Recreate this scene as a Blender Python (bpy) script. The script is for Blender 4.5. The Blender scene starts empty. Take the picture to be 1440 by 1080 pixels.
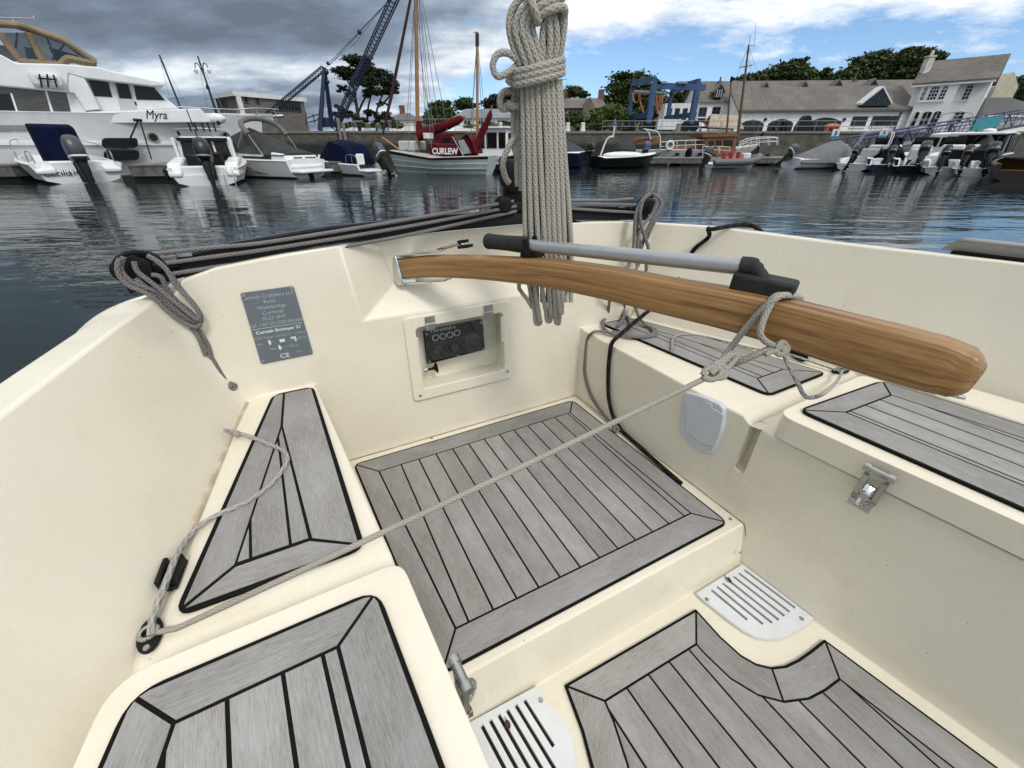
import bpy, bmesh, math, random
from mathutils import Vector, Matrix
random.seed(7); NOFIL = False
R = math.radians
scene = bpy.context.scene
COL = scene.collection
CZ = 1.25
FPX, PITCH = 560.0, R(30.9)
CP, SP = math.cos(PITCH), math.sin(PITCH)

# ---------------------------------------------------------------- survey: photo bearings -> metres
def ray(x, y):
    u = (x - 720) / FPX; v = (540 - y) / FPX
    return Vector((u, CP + v * SP, -SP + v * CP))
EYE = Vector((0, 0, CZ))
def rp(x, y, t): return EYE + ray(x, y) * t
def zp(x, y, z):
    r = ray(x, y); return EYE + r * ((z - CZ) / r.z)
def yp(x, y, Y):
    r = ray(x, y); return EYE + r * (Y / r.y)
AX = Vector((.894, .447, 0)).normalized(); BX = Vector((-AX.y, AX.x, 0))
def W(a, b, z): return AX * a + BX * b + Vector((0, 0, CZ + z))      # cockpit frame: athwart, aft, height from eye
def sp(x, y, z): return zp(x, y, CZ + z)                               # on a level of the cockpit
def tp(x, y, b=1.27):
    r = ray(x, y); return EYE + r * (b / r.dot(BX))
def lerp(a, b, t): return a + (b - a) * t
def tab(t, x):
    t = sorted(t)
    if x <= t[0][0]: return t[0][1]
    for (x0, y0), (x1, y1) in zip(t, t[1:]):
        if x <= x1: return y0 + (y1 - y0) * (x - x0) / (x1 - x0)
    return t[-1][1]

# ---------------------------------------------------------------- materials
MATS = {}
def nodes(name):
    m = bpy.data.materials.new(name); m.use_nodes = True
    nt = m.node_tree; return m, nt, nt.nodes['Principled BSDF']
def N(nt, typ, **kw):
    n = nt.nodes.new(typ)
    for k, v in kw.items(): setattr(n, k, v)
    return n
def setin(n, **kw):
    for k, v in kw.items(): n.inputs[k.replace('_', ' ')].default_value = v
def mix(nt, fac, a, b, bt='MIX'):
    n = N(nt, 'ShaderNodeMix', data_type='RGBA', blend_type=bt)
    for sock, val in ((0, fac), (6, a), (7, b)):
        if isinstance(val, bpy.types.NodeSocket): nt.links.new(val, n.inputs[sock])
        elif val is not None: n.inputs[sock].default_value = val if sock == 0 else (*val, 1)[:4]
    return n.outputs[2]
def mth(nt, op, a, b=0.0):
    n = N(nt, 'ShaderNodeMath', operation=op)
    for i, val in enumerate((a, b)):
        if isinstance(val, bpy.types.NodeSocket): nt.links.new(val, n.inputs[i])
        else: n.inputs[i].default_value = val
    return n.outputs[0]
def ramp(nt, src, pts):
    n = N(nt, 'ShaderNodeValToRGB'); cr = n.color_ramp
    while len(cr.elements) < len(pts): cr.elements.new(.5)
    for e, (p, c) in zip(cr.elements, pts):
        e.position = p; e.color = (c, c, c, 1) if not isinstance(c, tuple) else (*c, 1)
    nt.links.new(src, n.inputs[0]); return n.outputs[0]
def noise(nt, vec, scale, detail=4, rough=.55):
    n = N(nt, 'ShaderNodeTexNoise'); setin(n, Scale=scale, Detail=detail, Roughness=rough)
    if vec is not None: nt.links.new(vec, n.inputs['Vector'])
    return n.outputs[0]
def bump(nt, h, strength, dist, b):
    n = N(nt, 'ShaderNodeBump'); setin(n, Strength=strength, Distance=dist)
    nt.links.new(h, n.inputs['Height']); nt.links.new(n.outputs[0], b.inputs['Normal'])
def mapping(nt, src, scale):
    n = N(nt, 'ShaderNodeMapping'); n.inputs['Scale'].default_value = scale
    nt.links.new(src, n.inputs['Vector']); return n.outputs[0]
def mat(name, c, rough=.5, metal=0., var=.12, vscale=3., bstr=0., bscale=60., bdist=.01, spec=.5, c2=None, streak=None):
    """plain coloured surface with worn, uneven colour"""
    if name in MATS: return MATS[name]
    m, nt, b = nodes(name)
    tc = N(nt, 'ShaderNodeTexCoord').outputs['Object']
    src = mapping(nt, tc, streak) if streak else tc
    n = noise(nt, src, vscale, 5)
    f = ramp(nt, n, [(.32, 0.), (.68, 1.)])
    dark = c2 or tuple(x * (1 - var * 2) for x in c)
    col = mix(nt, f, dark, c)
    nt.links.new(col, b.inputs['Base Color'])
    b.inputs['Roughness'].default_value = rough; b.inputs['Metallic'].default_value = metal
    b.inputs['Specular IOR Level'].default_value = spec
    if bstr: bump(nt, noise(nt, tc, bscale, 3), bstr, bdist, b)
    MATS[name] = m; return m

def mk_gel():
    m, nt, b = nodes('cream_gelcoat')
    tc = N(nt, 'ShaderNodeTexCoord').outputs['Object']
    big = ramp(nt, noise(nt, tc, 2.6, 6, .6), [(.35, 0.), (.7, 1.)])
    col = mix(nt, big, (.735, .685, .56), (.79, .745, .625))
    stain = ramp(nt, noise(nt, tc, 7.5, 8, .72), [(.57, 0.), (.80, .42)])
    col = mix(nt, stain, col, (.60, .51, .34))
    speck = ramp(nt, noise(nt, tc, 420, 2, .5), [(.30, 0.), (.42, 1.)])
    col = mix(nt, mth(nt, 'MULTIPLY', mth(nt, 'SUBTRACT', 1.0, speck), .16), col, (.42, .38, .29))
    vo = N(nt, 'ShaderNodeTexVoronoi'); setin(vo, Scale=26.); nt.links.new(tc, vo.inputs['Vector'])
    scf = noise(nt, mapping(nt, tc, (5, 5, 90)), 1.0, 6, .8); scf2 = noise(nt, mapping(nt, tc, (70, 9, 14)), 1.0, 6, .8)
    sc = mth(nt, 'MULTIPLY', ramp(nt, mth(nt, 'MAXIMUM', scf, scf2), [(.72, 0.), (.82, 1.)]), ramp(nt, noise(nt, tc, 3.1, 3), [(.52, 0.), (.66, .22)]))
    col = mix(nt, sc, col, (.45, .41, .33))
    chip = ramp(nt, vo.outputs['Distance'], [(.035, 1.), (.06, 0.)])
    pick = ramp(nt, noise(nt, tc, 9, 2), [(.56, 0.), (.60, 1.)])
    col = mix(nt, mth(nt, 'MULTIPLY', mth(nt, 'MULTIPLY', chip, pick), .7), col, (.16, .13, .09))
    nt.links.new(col, b.inputs['Base Color'])
    nt.links.new(ramp(nt, noise(nt, tc, 12, 4), [(.3, .16), (.7, .40)]), b.inputs['Roughness'])
    bump(nt, noise(nt, tc, 330, 3), .05, .002, b)
    return m
def mk_teak():
    m, nt, b = nodes('weathered_teak')
    uv = N(nt, 'ShaderNodeTexCoord').outputs['UV']
    g = noise(nt, mapping(nt, uv, (24, 330, 1)), 1.0, 6, .65)
    g2 = noise(nt, mapping(nt, uv, (80, 720, 1)), 1.0, 3, .6)
    blot = noise(nt, mapping(nt, uv, (6, 14, 1)), 1.0, 5, .6)
    isl = N(nt, 'ShaderNodeNewGeometry').outputs['Random Per Island']
    col = mix(nt, ramp(nt, g, [(.30, 0.), (.70, 1.)]), (.195, .186, .174), (.328, .320, .308))
    col = mix(nt, ramp(nt, g2, [(.48, 0.), (.70, .55)]), col, (.105, .095, .085))
    col = mix(nt, ramp(nt, blot, [(.42, 0.), (.72, .5)]), col, (.40, .395, .40))
    col = mix(nt, ramp(nt, noise(nt, mapping(nt, uv, (4, 9, 1)), 1.7, 6, .7), [(.60, 0.), (.80, .45)]), col, (.19, .155, .11))
    t = mth(nt, 'ADD', mth(nt, 'MULTIPLY', isl, .26), .89)
    cb = N(nt, 'ShaderNodeCombineColor'); [nt.links.new(t, cb.inputs[i]) for i in range(3)]
    col = mix(nt, 1.0, col, cb.outputs[0], 'MULTIPLY')
    nt.links.new(col, b.inputs['Base Color']); b.inputs['Roughness'].default_value = .72
    bump(nt, g2, .35, .0015, b)
    return m
def mk_oak():
    m, nt, b = nodes('varnished_wood')
    uv = N(nt, 'ShaderNodeTexCoord').outputs['UV']
    w = noise(nt, mapping(nt, uv, (2.6, 95, 1)), 1.0, 9, .72)
    w2 = noise(nt, mapping(nt, uv, (9, 520, 1)), 1.0, 5, .7)
    col = N(nt, 'ShaderNodeValToRGB'); cr = col.color_ramp
    cr.elements[0].position = .38; cr.elements[0].color = (.115, .046, .012, 1)
    cr.elements[1].position = .64; cr.elements[1].color = (.40, .24, .088, 1)
    e = cr.elements.new(.48); e.color = (.27, .14, .043, 1)
    nt.links.new(w, col.inputs[0])
    c = mix(nt, ramp(nt, w2, [(.5, 0.), (.7, .55)]), col.outputs[0], (.15, .06, .02))
    sx = N(nt, 'ShaderNodeSeparateXYZ'); nt.links.new(uv, sx.inputs[0])
    worn = mth(nt, 'MULTIPLY', ramp(nt, sx.outputs[0], [(.94, 0.), (.985, 1.)]), ramp(nt, noise(nt, mapping(nt, uv, (14, 34, 1)), 1., 6, .75), [(.46, 0.), (.58, .7)]))
    c = mix(nt, worn, c, (.40, .36, .31))
    chip = ramp(nt, noise(nt, mapping(nt, uv, (9, 22, 1)), 1.3, 5, .7), [(.72, 0.), (.76, .5)])
    c = mix(nt, chip, c, (.52, .42, .30))
    nt.links.new(c, b.inputs['Base Color']); b.inputs['Roughness'].default_value = .5
    b.inputs['Coat Weight'].default_value = .16; b.inputs['Coat Roughness'].default_value = .2
    bump(nt, w, .25, .002, b)
    return m
def mk_rope(name, c, dark, n=3, freq=1.0, amt=.55, bstr=.8):
    m, nt, b = nodes(name)
    uv = N(nt, 'ShaderNodeTexCoord').outputs['UV']
    s = N(nt, 'ShaderNodeSeparateXYZ'); nt.links.new(uv, s.inputs[0])
    pu = mth(nt, 'MULTIPLY', s.outputs[0], 2 * math.pi * n); pv = mth(nt, 'MULTIPLY', s.outputs[1], freq * 2 * math.pi)
    s1 = mth(nt, 'SINE', mth(nt, 'ADD', pv, pu)); s2 = mth(nt, 'SINE', mth(nt, 'SUBTRACT', pv, pu))
    h = mth(nt, 'MAXIMUM', s1, s2) if n > 1 else s1
    fl = N(nt, 'ShaderNodeTexCoord').outputs['Object']
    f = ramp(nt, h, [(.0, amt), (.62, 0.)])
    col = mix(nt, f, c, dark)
    col = mix(nt, ramp(nt, noise(nt, fl, 14, 5, .65), [(.42, 0.), (.72, .5)]), col, tuple(x * .62 for x in c))
    nt.links.new(col, b.inputs['Base Color']); b.inputs['Roughness'].default_value = .85
    b.inputs['Specular IOR Level'].default_value = .2
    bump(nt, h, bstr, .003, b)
    return m

# ---------------------------------------------------------------- mesh builder
class MB:
    def __init__(s): s.v = []; s.f = []; s.m = []; s.uv = {}
    def add(s, vs, fs, m=0, uvs=None):
        o = len(s.v); s.v += [Vector(p) for p in vs]
        for i, f in enumerate(fs):
            if uvs: s.uv[len(s.f)] = uvs[i]
            s.f.append(tuple(o + k for k in f)); s.m.append(m)
        return s
    def poly(s, pts, m=0): return s.add(pts, [tuple(range(len(pts)))], m)
    def prism(s, pts, vec, m=0, mtop=None):
        n = len(pts); vec = Vector(vec); q = [Vector(p) + vec for p in pts]
        s.add(list(pts) + q, [tuple(reversed(range(n)))] + [(i, (i + 1) % n, n + (i + 1) % n, n + i) for i in range(n)], m)
        s.f.append(tuple(len(s.v) - n + i for i in range(n))); s.m.append(m if mtop is None else mtop)
        return s
    def box(s, c, d, rz=0, m=0, M=None):
        hx, hy, hz = d[0] / 2, d[1] / 2, d[2] / 2
        M = M or Matrix.Rotation(rz, 3, 'Z'); c = Vector(c)
        vs = [c + M @ Vector((x * hx, y * hy, z * hz)) for z in (-1, 1) for y in (-1, 1) for x in (-1, 1)]
        return s.add(vs, [(0, 2, 3, 1), (4, 5, 7, 6), (0, 1, 5, 4), (2, 6, 7, 3), (0, 4, 6, 2), (1, 3, 7, 5)], m)
    def bx(s, x0, x1, y0, y1, z0, z1, m=0): return s.box(((x0 + x1) / 2, (y0 + y1) / 2, (z0 + z1) / 2), (x1 - x0, y1 - y0, z1 - z0), 0, m)
    def tube(s, pts, r, n=8, m=0, cap=True, vs=None):
        pts = [Vector(p) for p in pts]; k = len(pts)
        rr = r if isinstance(r, (list, tuple)) else [r] * k
        T = [(pts[min(i + 1, k - 1)] - pts[max(i - 1, 0)]).normalized() for i in range(k)]
        up = Vector((0, 0, 1)) if abs(T[0].z) < .9 else Vector((1, 0, 0))
        u = T[0].cross(up).normalized(); rings = []; L = 0; ls = []
        for i in range(k):
            u = (u - T[i] * u.dot(T[i])); u = u.normalized() if u.length > 1e-6 else T[i].orthogonal().normalized()
            w = T[i].cross(u)
            rings.append([pts[i] + (u * math.cos(2 * math.pi * j / n) + w * math.sin(2 * math.pi * j / n)) * rr[i] for j in range(n)])
            if i: L += (pts[i] - pts[i - 1]).length
            ls.append(L / (max(rr[i], 1e-5) * 3.2) if vs is None else L * vs)
        fs = []; uvs = []
        for i in range(k - 1):
            for j in range(n):
                fs.append((i * n + j, i * n + (j + 1) % n, (i + 1) * n + (j + 1) % n, (i + 1) * n + j))
                uvs.append(((j / n, ls[i]), ((j + 1) / n, ls[i]), ((j + 1) / n, ls[i + 1]), (j / n, ls[i + 1])))
        if cap:
            fs += [tuple(reversed(range(n))), tuple((k - 1) * n + j for j in range(n))]
            uvs += [[(0, 0)] * n, [(0, 0)] * n]
        return s.add([p for q in rings for p in q], fs, m, uvs)
    def bar(s, p, q, r, n=6, m=0): return s.tube([p, q], r, n, m)
    def lathe(s, prof, c, ax=(0, 0, 1), n=20, m=0):
        ax = Vector(ax).normalized(); u = ax.orthogonal().normalized(); w = ax.cross(u); c = Vector(c); k = len(prof)
        vs = [c + ax * z + (u * math.cos(2 * math.pi * j / n) + w * math.sin(2 * math.pi * j / n)) * max(r, 1e-5) for r, z in prof for j in range(n)]
        fs = [(i * n + j, i * n + (j + 1) % n, (i + 1) * n + (j + 1) % n, (i + 1) * n + j) for i in range(k - 1) for j in range(n)]
        fs += [tuple(reversed(range(n))), tuple((k - 1) * n + j for j in range(n))]
        return s.add(vs, fs, m)
    def ball(s, c, d, n=12, m=0, M=None):
        c = Vector(c); M = M or Matrix.Identity(3); k = max(5, n // 2 + 1)
        vs = [c + M @ Vector((d[0] * math.sin(math.pi * i / (k - 1)) * math.cos(2 * math.pi * j / n), d[1] * math.sin(math.pi * i / (k - 1)) * math.sin(2 * math.pi * j / n), -d[2] * math.cos(math.pi * i / (k - 1)))) for i in range(k) for j in range(n)]
        fs = [(i * n + j, i * n + (j + 1) % n, (i + 1) * n + (j + 1) % n, (i + 1) * n + j) for i in range(k - 1) for j in range(n)]
        return s.add(vs, fs, m)
    def loft(s, secs, m=0, closed=False, cap=False):
        n = len(secs[0]); k = len(secs)
        vs = [p for q in secs for p in q]; e = n if closed else n - 1
        fs = [(i * n + j, i * n + (j + 1) % n, (i + 1) * n + (j + 1) % n, (i + 1) * n + j) for i in range(k - 1) for j in range(e)]
        if cap: fs += [tuple(reversed(range(n))), tuple((k - 1) * n + j for j in range(n))]
        return s.add(vs, fs, m)
    def build(s, name, mats, parent=None, world=False, bevel=0, seg=2, angle=38, merge=0, sub=0, loc=None, bang=30):
        if not isinstance(mats, (list, tuple)): mats = [mats]
        vs = s.v
        if world and parent is not None:
            root = parent
            while root.parent: root = root.parent
            inv = (Matrix.Translation(root.location) @ root.rotation_euler.to_matrix().to_4x4()).inverted()
            vs = [inv @ p for p in vs]
        elif loc is not None:
            loc = Vector(loc); vs = [p - loc for p in vs]
        me = bpy.data.meshes.new(name); me.from_pydata([tuple(p) for p in vs], [], s.f)
        for mt in mats: me.materials.append(mt)
        me.polygons.foreach_set('material_index', s.m)
        if s.uv:
            ul = me.uv_layers.new(name='UVMap').data
            for i, uvs in s.uv.items():
                for li, q in zip(me.polygons[i].loop_indices, uvs): ul[li].uv = q
        bm = bmesh.new(); bm.from_mesh(me)
        if merge: bmesh.ops.remove_doubles(bm, verts=bm.verts, dist=merge)
        bmesh.ops.recalc_face_normals(bm, faces=bm.faces); bm.to_mesh(me); bm.free()
        me.polygons.foreach_set('use_smooth', [True] * len(me.polygons)); me.set_sharp_from_angle(angle=R(angle))
        o = bpy.data.objects.new(name, me); COL.objects.link(o)
        if loc is not None: o.location = loc
        if parent is not None: o.parent = parent
        if bevel:
            b = o.modifiers.new('bevel', 'BEVEL'); b.width = bevel; b.segments = seg; b.limit_method = 'ANGLE'; b.angle_limit = R(bang)
        if sub:
            q = o.modifiers.new('sub', 'SUBSURF'); q.levels = sub; q.render_levels = sub
        return o
def tag(o, label=None, cat=None, group=None, kind=None):
    if label: o['label'] = label
    if cat: o['category'] = cat
    if group: o['group'] = group
    if kind: o['kind'] = kind
    return o
def thing(name, label, cat, loc=(0, 0, 0), rz=0, group=None):
    o = bpy.data.objects.new(name, None); COL.objects.link(o); o.location = loc; o.rotation_euler = (0, 0, rz)
    o.empty_display_size = .2
    return tag(o, label, cat, group)
def dup(root, loc, rz=0, label=None, group=None):
    def cp(o, par):
        c = o.copy(); COL.objects.link(c)
        if par: c.parent = par
        for ch in [x for x in bpy.data.objects if x.parent == o]: cp(ch, c)
        return c
    r = cp(root, None); r.location = loc; r.rotation_euler = (0, 0, rz)
    if label: r['label'] = label
    if group: r['group'] = group
    return r
def text(name, body, size, o, xd, yd, m, parent=None, world=True, align='CENTER', ext=.0006, shear=0., bold=0., sx=1.):
    cu = bpy.data.curves.new('lettering', 'FONT'); cu.body = body; cu.size = size; cu.extrude = ext; cu.align_x = align
    cu.shear = shear; cu.offset = bold; cu.resolution_u = 3
    t = bpy.data.objects.new('lettering', cu); COL.objects.link(t)
    me = bpy.data.meshes.new_from_object(t.evaluated_get(bpy.context.evaluated_depsgraph_get()))
    bpy.data.objects.remove(t); bpy.data.curves.remove(cu)
    xd = Vector(xd).normalized(); yd = Vector(yd).normalized(); zd = xd.cross(yd); o = Vector(o)
    M = MB(); M.v = [o + xd * p.co.x * sx + yd * p.co.y + zd * p.co.z for p in me.vertices]
    M.f = [tuple(p.vertices) for p in me.polygons]; M.m = [0] * len(M.f)
    bpy.data.meshes.remove(me)
    return M.build(name, m, parent, world)
def smoothpath(pts, k=6):
    pts = [Vector(p) for p in pts]; out = []
    P = [pts[0]] + pts + [pts[-1]]
    for i in range(1, len(P) - 2):
        p0, p1, p2, p3 = P[i - 1:i + 3]
        for j in range(k):
            t = j / k
            out.append(.5 * ((2 * p1) + (p2 - p0) * t + (2 * p0 - 5 * p1 + 4 * p2 - p3) * t * t + (3 * p1 - p0 - 3 * p2 + p3) * t ** 3))
    return out + [pts[-1]]
# ---- plane polygons
def offset(poly, ws):
    """inward offset of a polygon (ccw) by a width per edge"""
    n = len(poly); out = []
    for i in range(n):
        p0, p1, p2 = (Vector(poly[(i + d) % n]) for d in (-1, 0, 1))
        d1 = (p1 - p0).normalized(); d2 = (p2 - p1).normalized()
        n1 = Vector((-d1.y, d1.x)); n2 = Vector((-d2.y, d2.x)); w1 = ws[i - 1]; w2 = ws[i]
        cr = d1.x * d2.y - d1.y * d2.x
        if abs(cr) < .02: out.append(p1 + (n1 * w1 + n2 * w2) / 2)
        else:
            q1 = p1 + n1 * w1; q2 = p1 + n2 * w2; t = ((q2 - q1).x * d2.y - (q2 - q1).y * d2.x) / cr
            out.append(q1 + d1 * t)
    return out
def clip(poly, nrm, c):
    """keep nrm.p <= c"""
    out = []; n = len(poly)
    for i in range(n):
        p, q = poly[i], poly[(i + 1) % n]; dp, dq = nrm.dot(p) - c, nrm.dot(q) - c
        if dp <= 0: out.append(p)
        if dp * dq < 0: out.append(p + (q - p) * (dp / (dp - dq)))
    return out
def ccw(poly):
    poly = [Vector(p) for p in poly]
    a = sum(p.x * q.y - q.x * p.y for p, q in zip(poly, poly[1:] + poly[:1]))
    return poly if a > 0 else poly[::-1]
def rounded(poly, r, k=5):
    out = []; n = len(poly)
    for i in range(n):
        p0, p1, p2 = poly[i - 1], poly[i], poly[(i + 1) % n]
        rr = r[i] if isinstance(r, (list, tuple)) else r
        d0 = (p0 - p1); d2 = (p2 - p1); q = min(rr, d0.length * .45, d2.length * .45)
        a = p1 + d0.normalized() * q; b = p1 + d2.normalized() * q
        for j in range(k + 1):
            t = j / k; out.append(a * (1 - t) ** 2 + p1 * 2 * t * (1 - t) + b * t * t)
    return out
# ================================================================ the boat we stand in
GEL = mk_gel(); TEAK = mk_teak(); OAK = mk_oak()
BLACKP = mat('black_plastic', (.009, .009, .010), .55, var=.2, vscale=30, spec=.22)
CAULK = mat('black_caulk', (.008, .008, .008), .85, spec=.12)
STEEL = mat('stainless_steel', (.50, .50, .49), .34, 1., var=.15, vscale=40)
CHROME = mat('polished_metal', (.68, .70, .69), .10, 1., var=.05)
WHITEP = mat('white_plastic', (.72, .74, .76), .4, var=.04, vscale=25, bstr=.05, bscale=300)
GREYP = mat('grey_hatch_plastic', (.56, .59, .63), .45, var=.04, vscale=20, bstr=.06, bscale=260)
DRAINSHADE = mat('drain_shade', (.012, .011, .010), .9)
ALU = mat('anodised_aluminium', (.40, .415, .43), .45, .6, var=.06, vscale=14, streak=(3, 3, 3))
RUBBER = mat('black_rubber', (.016, .016, .016), .75, var=.3, vscale=60, bstr=.25, bscale=300)
PLATE = mat('engraved_plate', (.155, .185, .215), .42, .25, var=.05, vscale=40)
INK = mat('white_lettering', (.78, .80, .80), .6); INKG = mat('pale_lettering', (.42, .45, .47), .6)
RAIL = mat('weathered_rail_wood', (.33, .31, .285), .75, var=.25, vscale=4, streak=(1, 1, 8))
def mk_pane():
    m, nt, b = nodes('clear_pane')
    nt.nodes.remove(b); o = nt.nodes['Material Output']
    t = N(nt, 'ShaderNodeBsdfTransparent'); t.inputs[0].default_value = (.93, .95, .95, 1)
    g = N(nt, 'ShaderNodeBsdfGlossy'); g.inputs['Roughness'].default_value = .03
    fr = N(nt, 'ShaderNodeFresnel'); x = N(nt, 'ShaderNodeMixShader')
    nt.links.new(fr.outputs[0], x.inputs[0]); nt.links.new(t.outputs[0], x.inputs[1]); nt.links.new(g.outputs[0], x.inputs[2])
    nt.links.new(x.outputs[0], o.inputs[0]); return m
PANE = mk_pane()

boat = thing('sailing_boat', 'cream open cockpit of a small sailing boat with grey teak panels, seen from inside', 'sailing boat', W(.47, .4, -CZ))
P = lambda mb, name, m, parent=None, **k: mb.build(name, m, parent or boat, world=True, **k)

# ---- moulded cockpit: cross sections along the boat
LC = [(1.27, -.325), (1.264, -.350), (1.25, -.371), (1.225, -.384), (1.11, -.412), (.96, -.443), (.8, -.477), (.4, -.555), (-.7, -.71)]; LZ = [(1.27, -.325), (1.225, -.337), (.96, -.346), (.8, -.354), (-.7, -.37)]
LS = [(1.27, -.222), (1.264, -.245), (1.25, -.264), (1.225, -.276), (.54, -.366), (.4, -.395), (-.7, -.52)]
LI = [(1.27, -.075), (.49, .016), (.17, .05), (-.7, .12)]
RB = [(1.27, .966), (.41, 1.012), (.178, 1.044), (-.2, 1.124), (-.7, 1.22)]
RI = [(1.27, .955), (.64, .995), (.5, 1.008), (.178, 1.05), (-.2, 1.11), (-.7, 1.2)]
RS = [(1.27, 1.245), (.95, 1.38), (.553, 1.55), (.3, 1.63), (-.7, 1.8)]
RC = [(1.27, 1.262), (1.1, 1.42), (.684, 1.545), (.36, 1.685), (-.7, 1.9)]; RZ = [(1.27, -.265), (.68, -.268), (-.7, -.262)]
def seatz(b): return -.66 if b > .53 else -.676
def solez(b): return -1. if b > .41 else -1.158
STN = [-.7, -.3, 0, .178, .34, .392, .424, .478, .510, .535, .62, .78, .95, 1.1, 1.19, 1.225, 1.25, 1.264, 1.27]
def section(b):
    lc, lz, rc, rz = tab(LC, b), tab(LZ, b), tab(RC, b), tab(RZ, b); sz = seatz(b); fz = solez(b)
    return [W(lc - .02, b, -1.6), W(lc - .12, b, -.62), W(lc - .112, b, lz - .06), W(lc - .074, b, lz - .002), W(lc, b, lz), W(tab(LS, b), b, sz), W(tab(LI, b), b, sz),
            W(tab(LI, b) + .004, b, fz), W(tab(RB, b), b, fz), W(tab(RI, b), b, sz), W(tab(RS, b), b, sz),
            W(rc, b, rz), W(rc + .045, b, rz - .002), W(rc + .1, b, rz - .06), W(rc + .13, b, -.62), W(rc - .02, b, -1.6)]
m = MB(); secs = [section(b) for b in STN]
n = len(secs[0]); islot = STN.index(.478)
m.v = [p for q in secs for p in q]
for i in range(len(STN) - 1):
    for j in range(n - 1):
        if j == 8 and i == islot: continue
        m.f.append((i * n + j, i * n + j + 1, (i + 1) * n + j + 1, (i + 1) * n + j)); m.m.append(0)
# drain slot beside the locker lid
zs = -.84; d = .045
b0, b1 = .478, .510
def fa(b, z): return lerp(tab(RB, b), tab(RI, b), (z - solez(b)) / (seatz(b) - solez(b)))
q = [W(fa(b0, zs), b0, zs), W(fa(b1, zs), b1, zs), W(fa(b1, zs) + d, b1, zs + .01), W(fa(b0, zs) + d, b0, zs + .01)]
t0, t1 = secs[islot][9], secs[islot + 1][9]; f0, f1 = secs[islot][8], secs[islot + 1][8]
u0, u1 = t0 + AX * d, t1 + AX * d
m.poly([f0, f1, q[1], q[0]]).poly([q[0], q[1], q[2], q[3]]).poly([q[0], q[3], u0, t0]).poly([q[1], t1, u1, q[2]]).poly([q[3], q[2], u1, u0])
# stern bulkhead with the recess for the rudder head and the hole for the engine panel
e = secs[-1]; b = 1.27
top = [(-.30, -.292), (-.22, -.27), (-.06, -.254), (.085, -.245)]; topr = [(.86, -.238), (1.0, -.243), (1.12, -.25), (1.21, -.262)]
TL, TR, BL, BR = W(.085, b, -.245), W(.86, b, -.238), W(.104, b, -.478), W(.845, b, -.478)
hx0, hx1, hz0, hz1 = .262, .600, -.775, -.520
H = [W(hx0, b, hz1), W(hx1, b, hz1), W(hx1, b, hz0), W(hx0, b, hz0)]
c7, c8 = e[7], e[8]; L6, R9 = e[6], e[9]
m.poly([e[4], e[5], L6, BL] + [W(x, b, z) for x, z in reversed(top)])
m.poly([R9, e[10], e[11]] + [W(x, b, z) for x, z in reversed(topr)] + [BR])
m.poly([BL, L6, H[3], H[0]]).poly([L6, c7, c8, R9, H[2], H[3]]).poly([R9, BR, H[1], H[2]]).poly([BL, H[0], H[1], BR])
bb = 1.36
kBL, kBR, kTL, kTR = W(.235, bb, -.398), W(.715, bb, -.398), W(.20, 1.315, -.243), W(.75, 1.315, -.238)
m.poly([BL, BR, kBR, kBL]).poly([TL, BL, kBL, kTL]).poly([BR, TR, kTR, kBR]).poly([kBL, kBR, kTR, kTL])
out = [(-.325, -.325)] + top + topr + [(1.262, -.265)]
ob = 1.385
fr = [e[4]] + [W(x, b, z) for x, z in top] + [kTL, kTR] + [W(x, b, z) for x, z in topr] + [e[11]]
bk = [W(-.385, ob, -.338)] + [W(x, ob, z - .003) for x, z in top] + [W(.2, ob, -.244), W(.75, ob, -.239)] + [W(x, ob, z - .003) for x, z in topr] + [W(1.27, ob, -.27)]
for i in range(len(fr) - 1): m.poly([fr[i], fr[i + 1], bk[i + 1], bk[i]])
m.poly([TL, kTL, bk[4]]).poly([TR, kTR, bk[7]])
lo = [W(lerp(-.3, 1.2, i / (len(bk) - 1)), 1.44, -1.6) for i in range(len(bk))]
for i in range(len(bk) - 1): m.poly([bk[i], bk[i + 1], lo[i + 1], lo[i]])
m.poly([e[4], bk[0], e[3]]).poly([e[3], bk[0], e[2]]).poly([e[2], bk[0], lo[0], e[1]]).poly([e[1], lo[0], e[0]])
m.poly([e[11], bk[-1], e[12]]).poly([e[12], bk[-1], e[13]]).poly([e[13], bk[-1], lo[-1], e[14]]).poly([e[14], lo[-1], e[15]])
tub = P(m, 'cockpit_moulding', GEL, merge=.0008, bevel=.016, seg=3, angle=50, bang=24)
# rounded quarter of the hull outside the coaming
m = MB()
secs2 = []
for b_, a_, f in ((1.06, -.515, 0), (1.10, -.53, .6), (1.17, -.538, .9), (1.26, -.545, 1), (1.36, -.545, 1), (1.44, -.52, 1), (1.50, -.475, .9), (1.53, -.42, .5)):
    secs2.append([W(a_ + .045, b_, -.378), W(a_ + .03, b_, -.372), W(a_ + .005, b_, -.378), W(a_, b_, -.40), W(a_ + .004, b_, -.47), W(a_ + .04, b_, -.8)])
m.loft(secs2)
P(m, 'hull_quarter', GEL, sub=1, angle=80)
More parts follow.
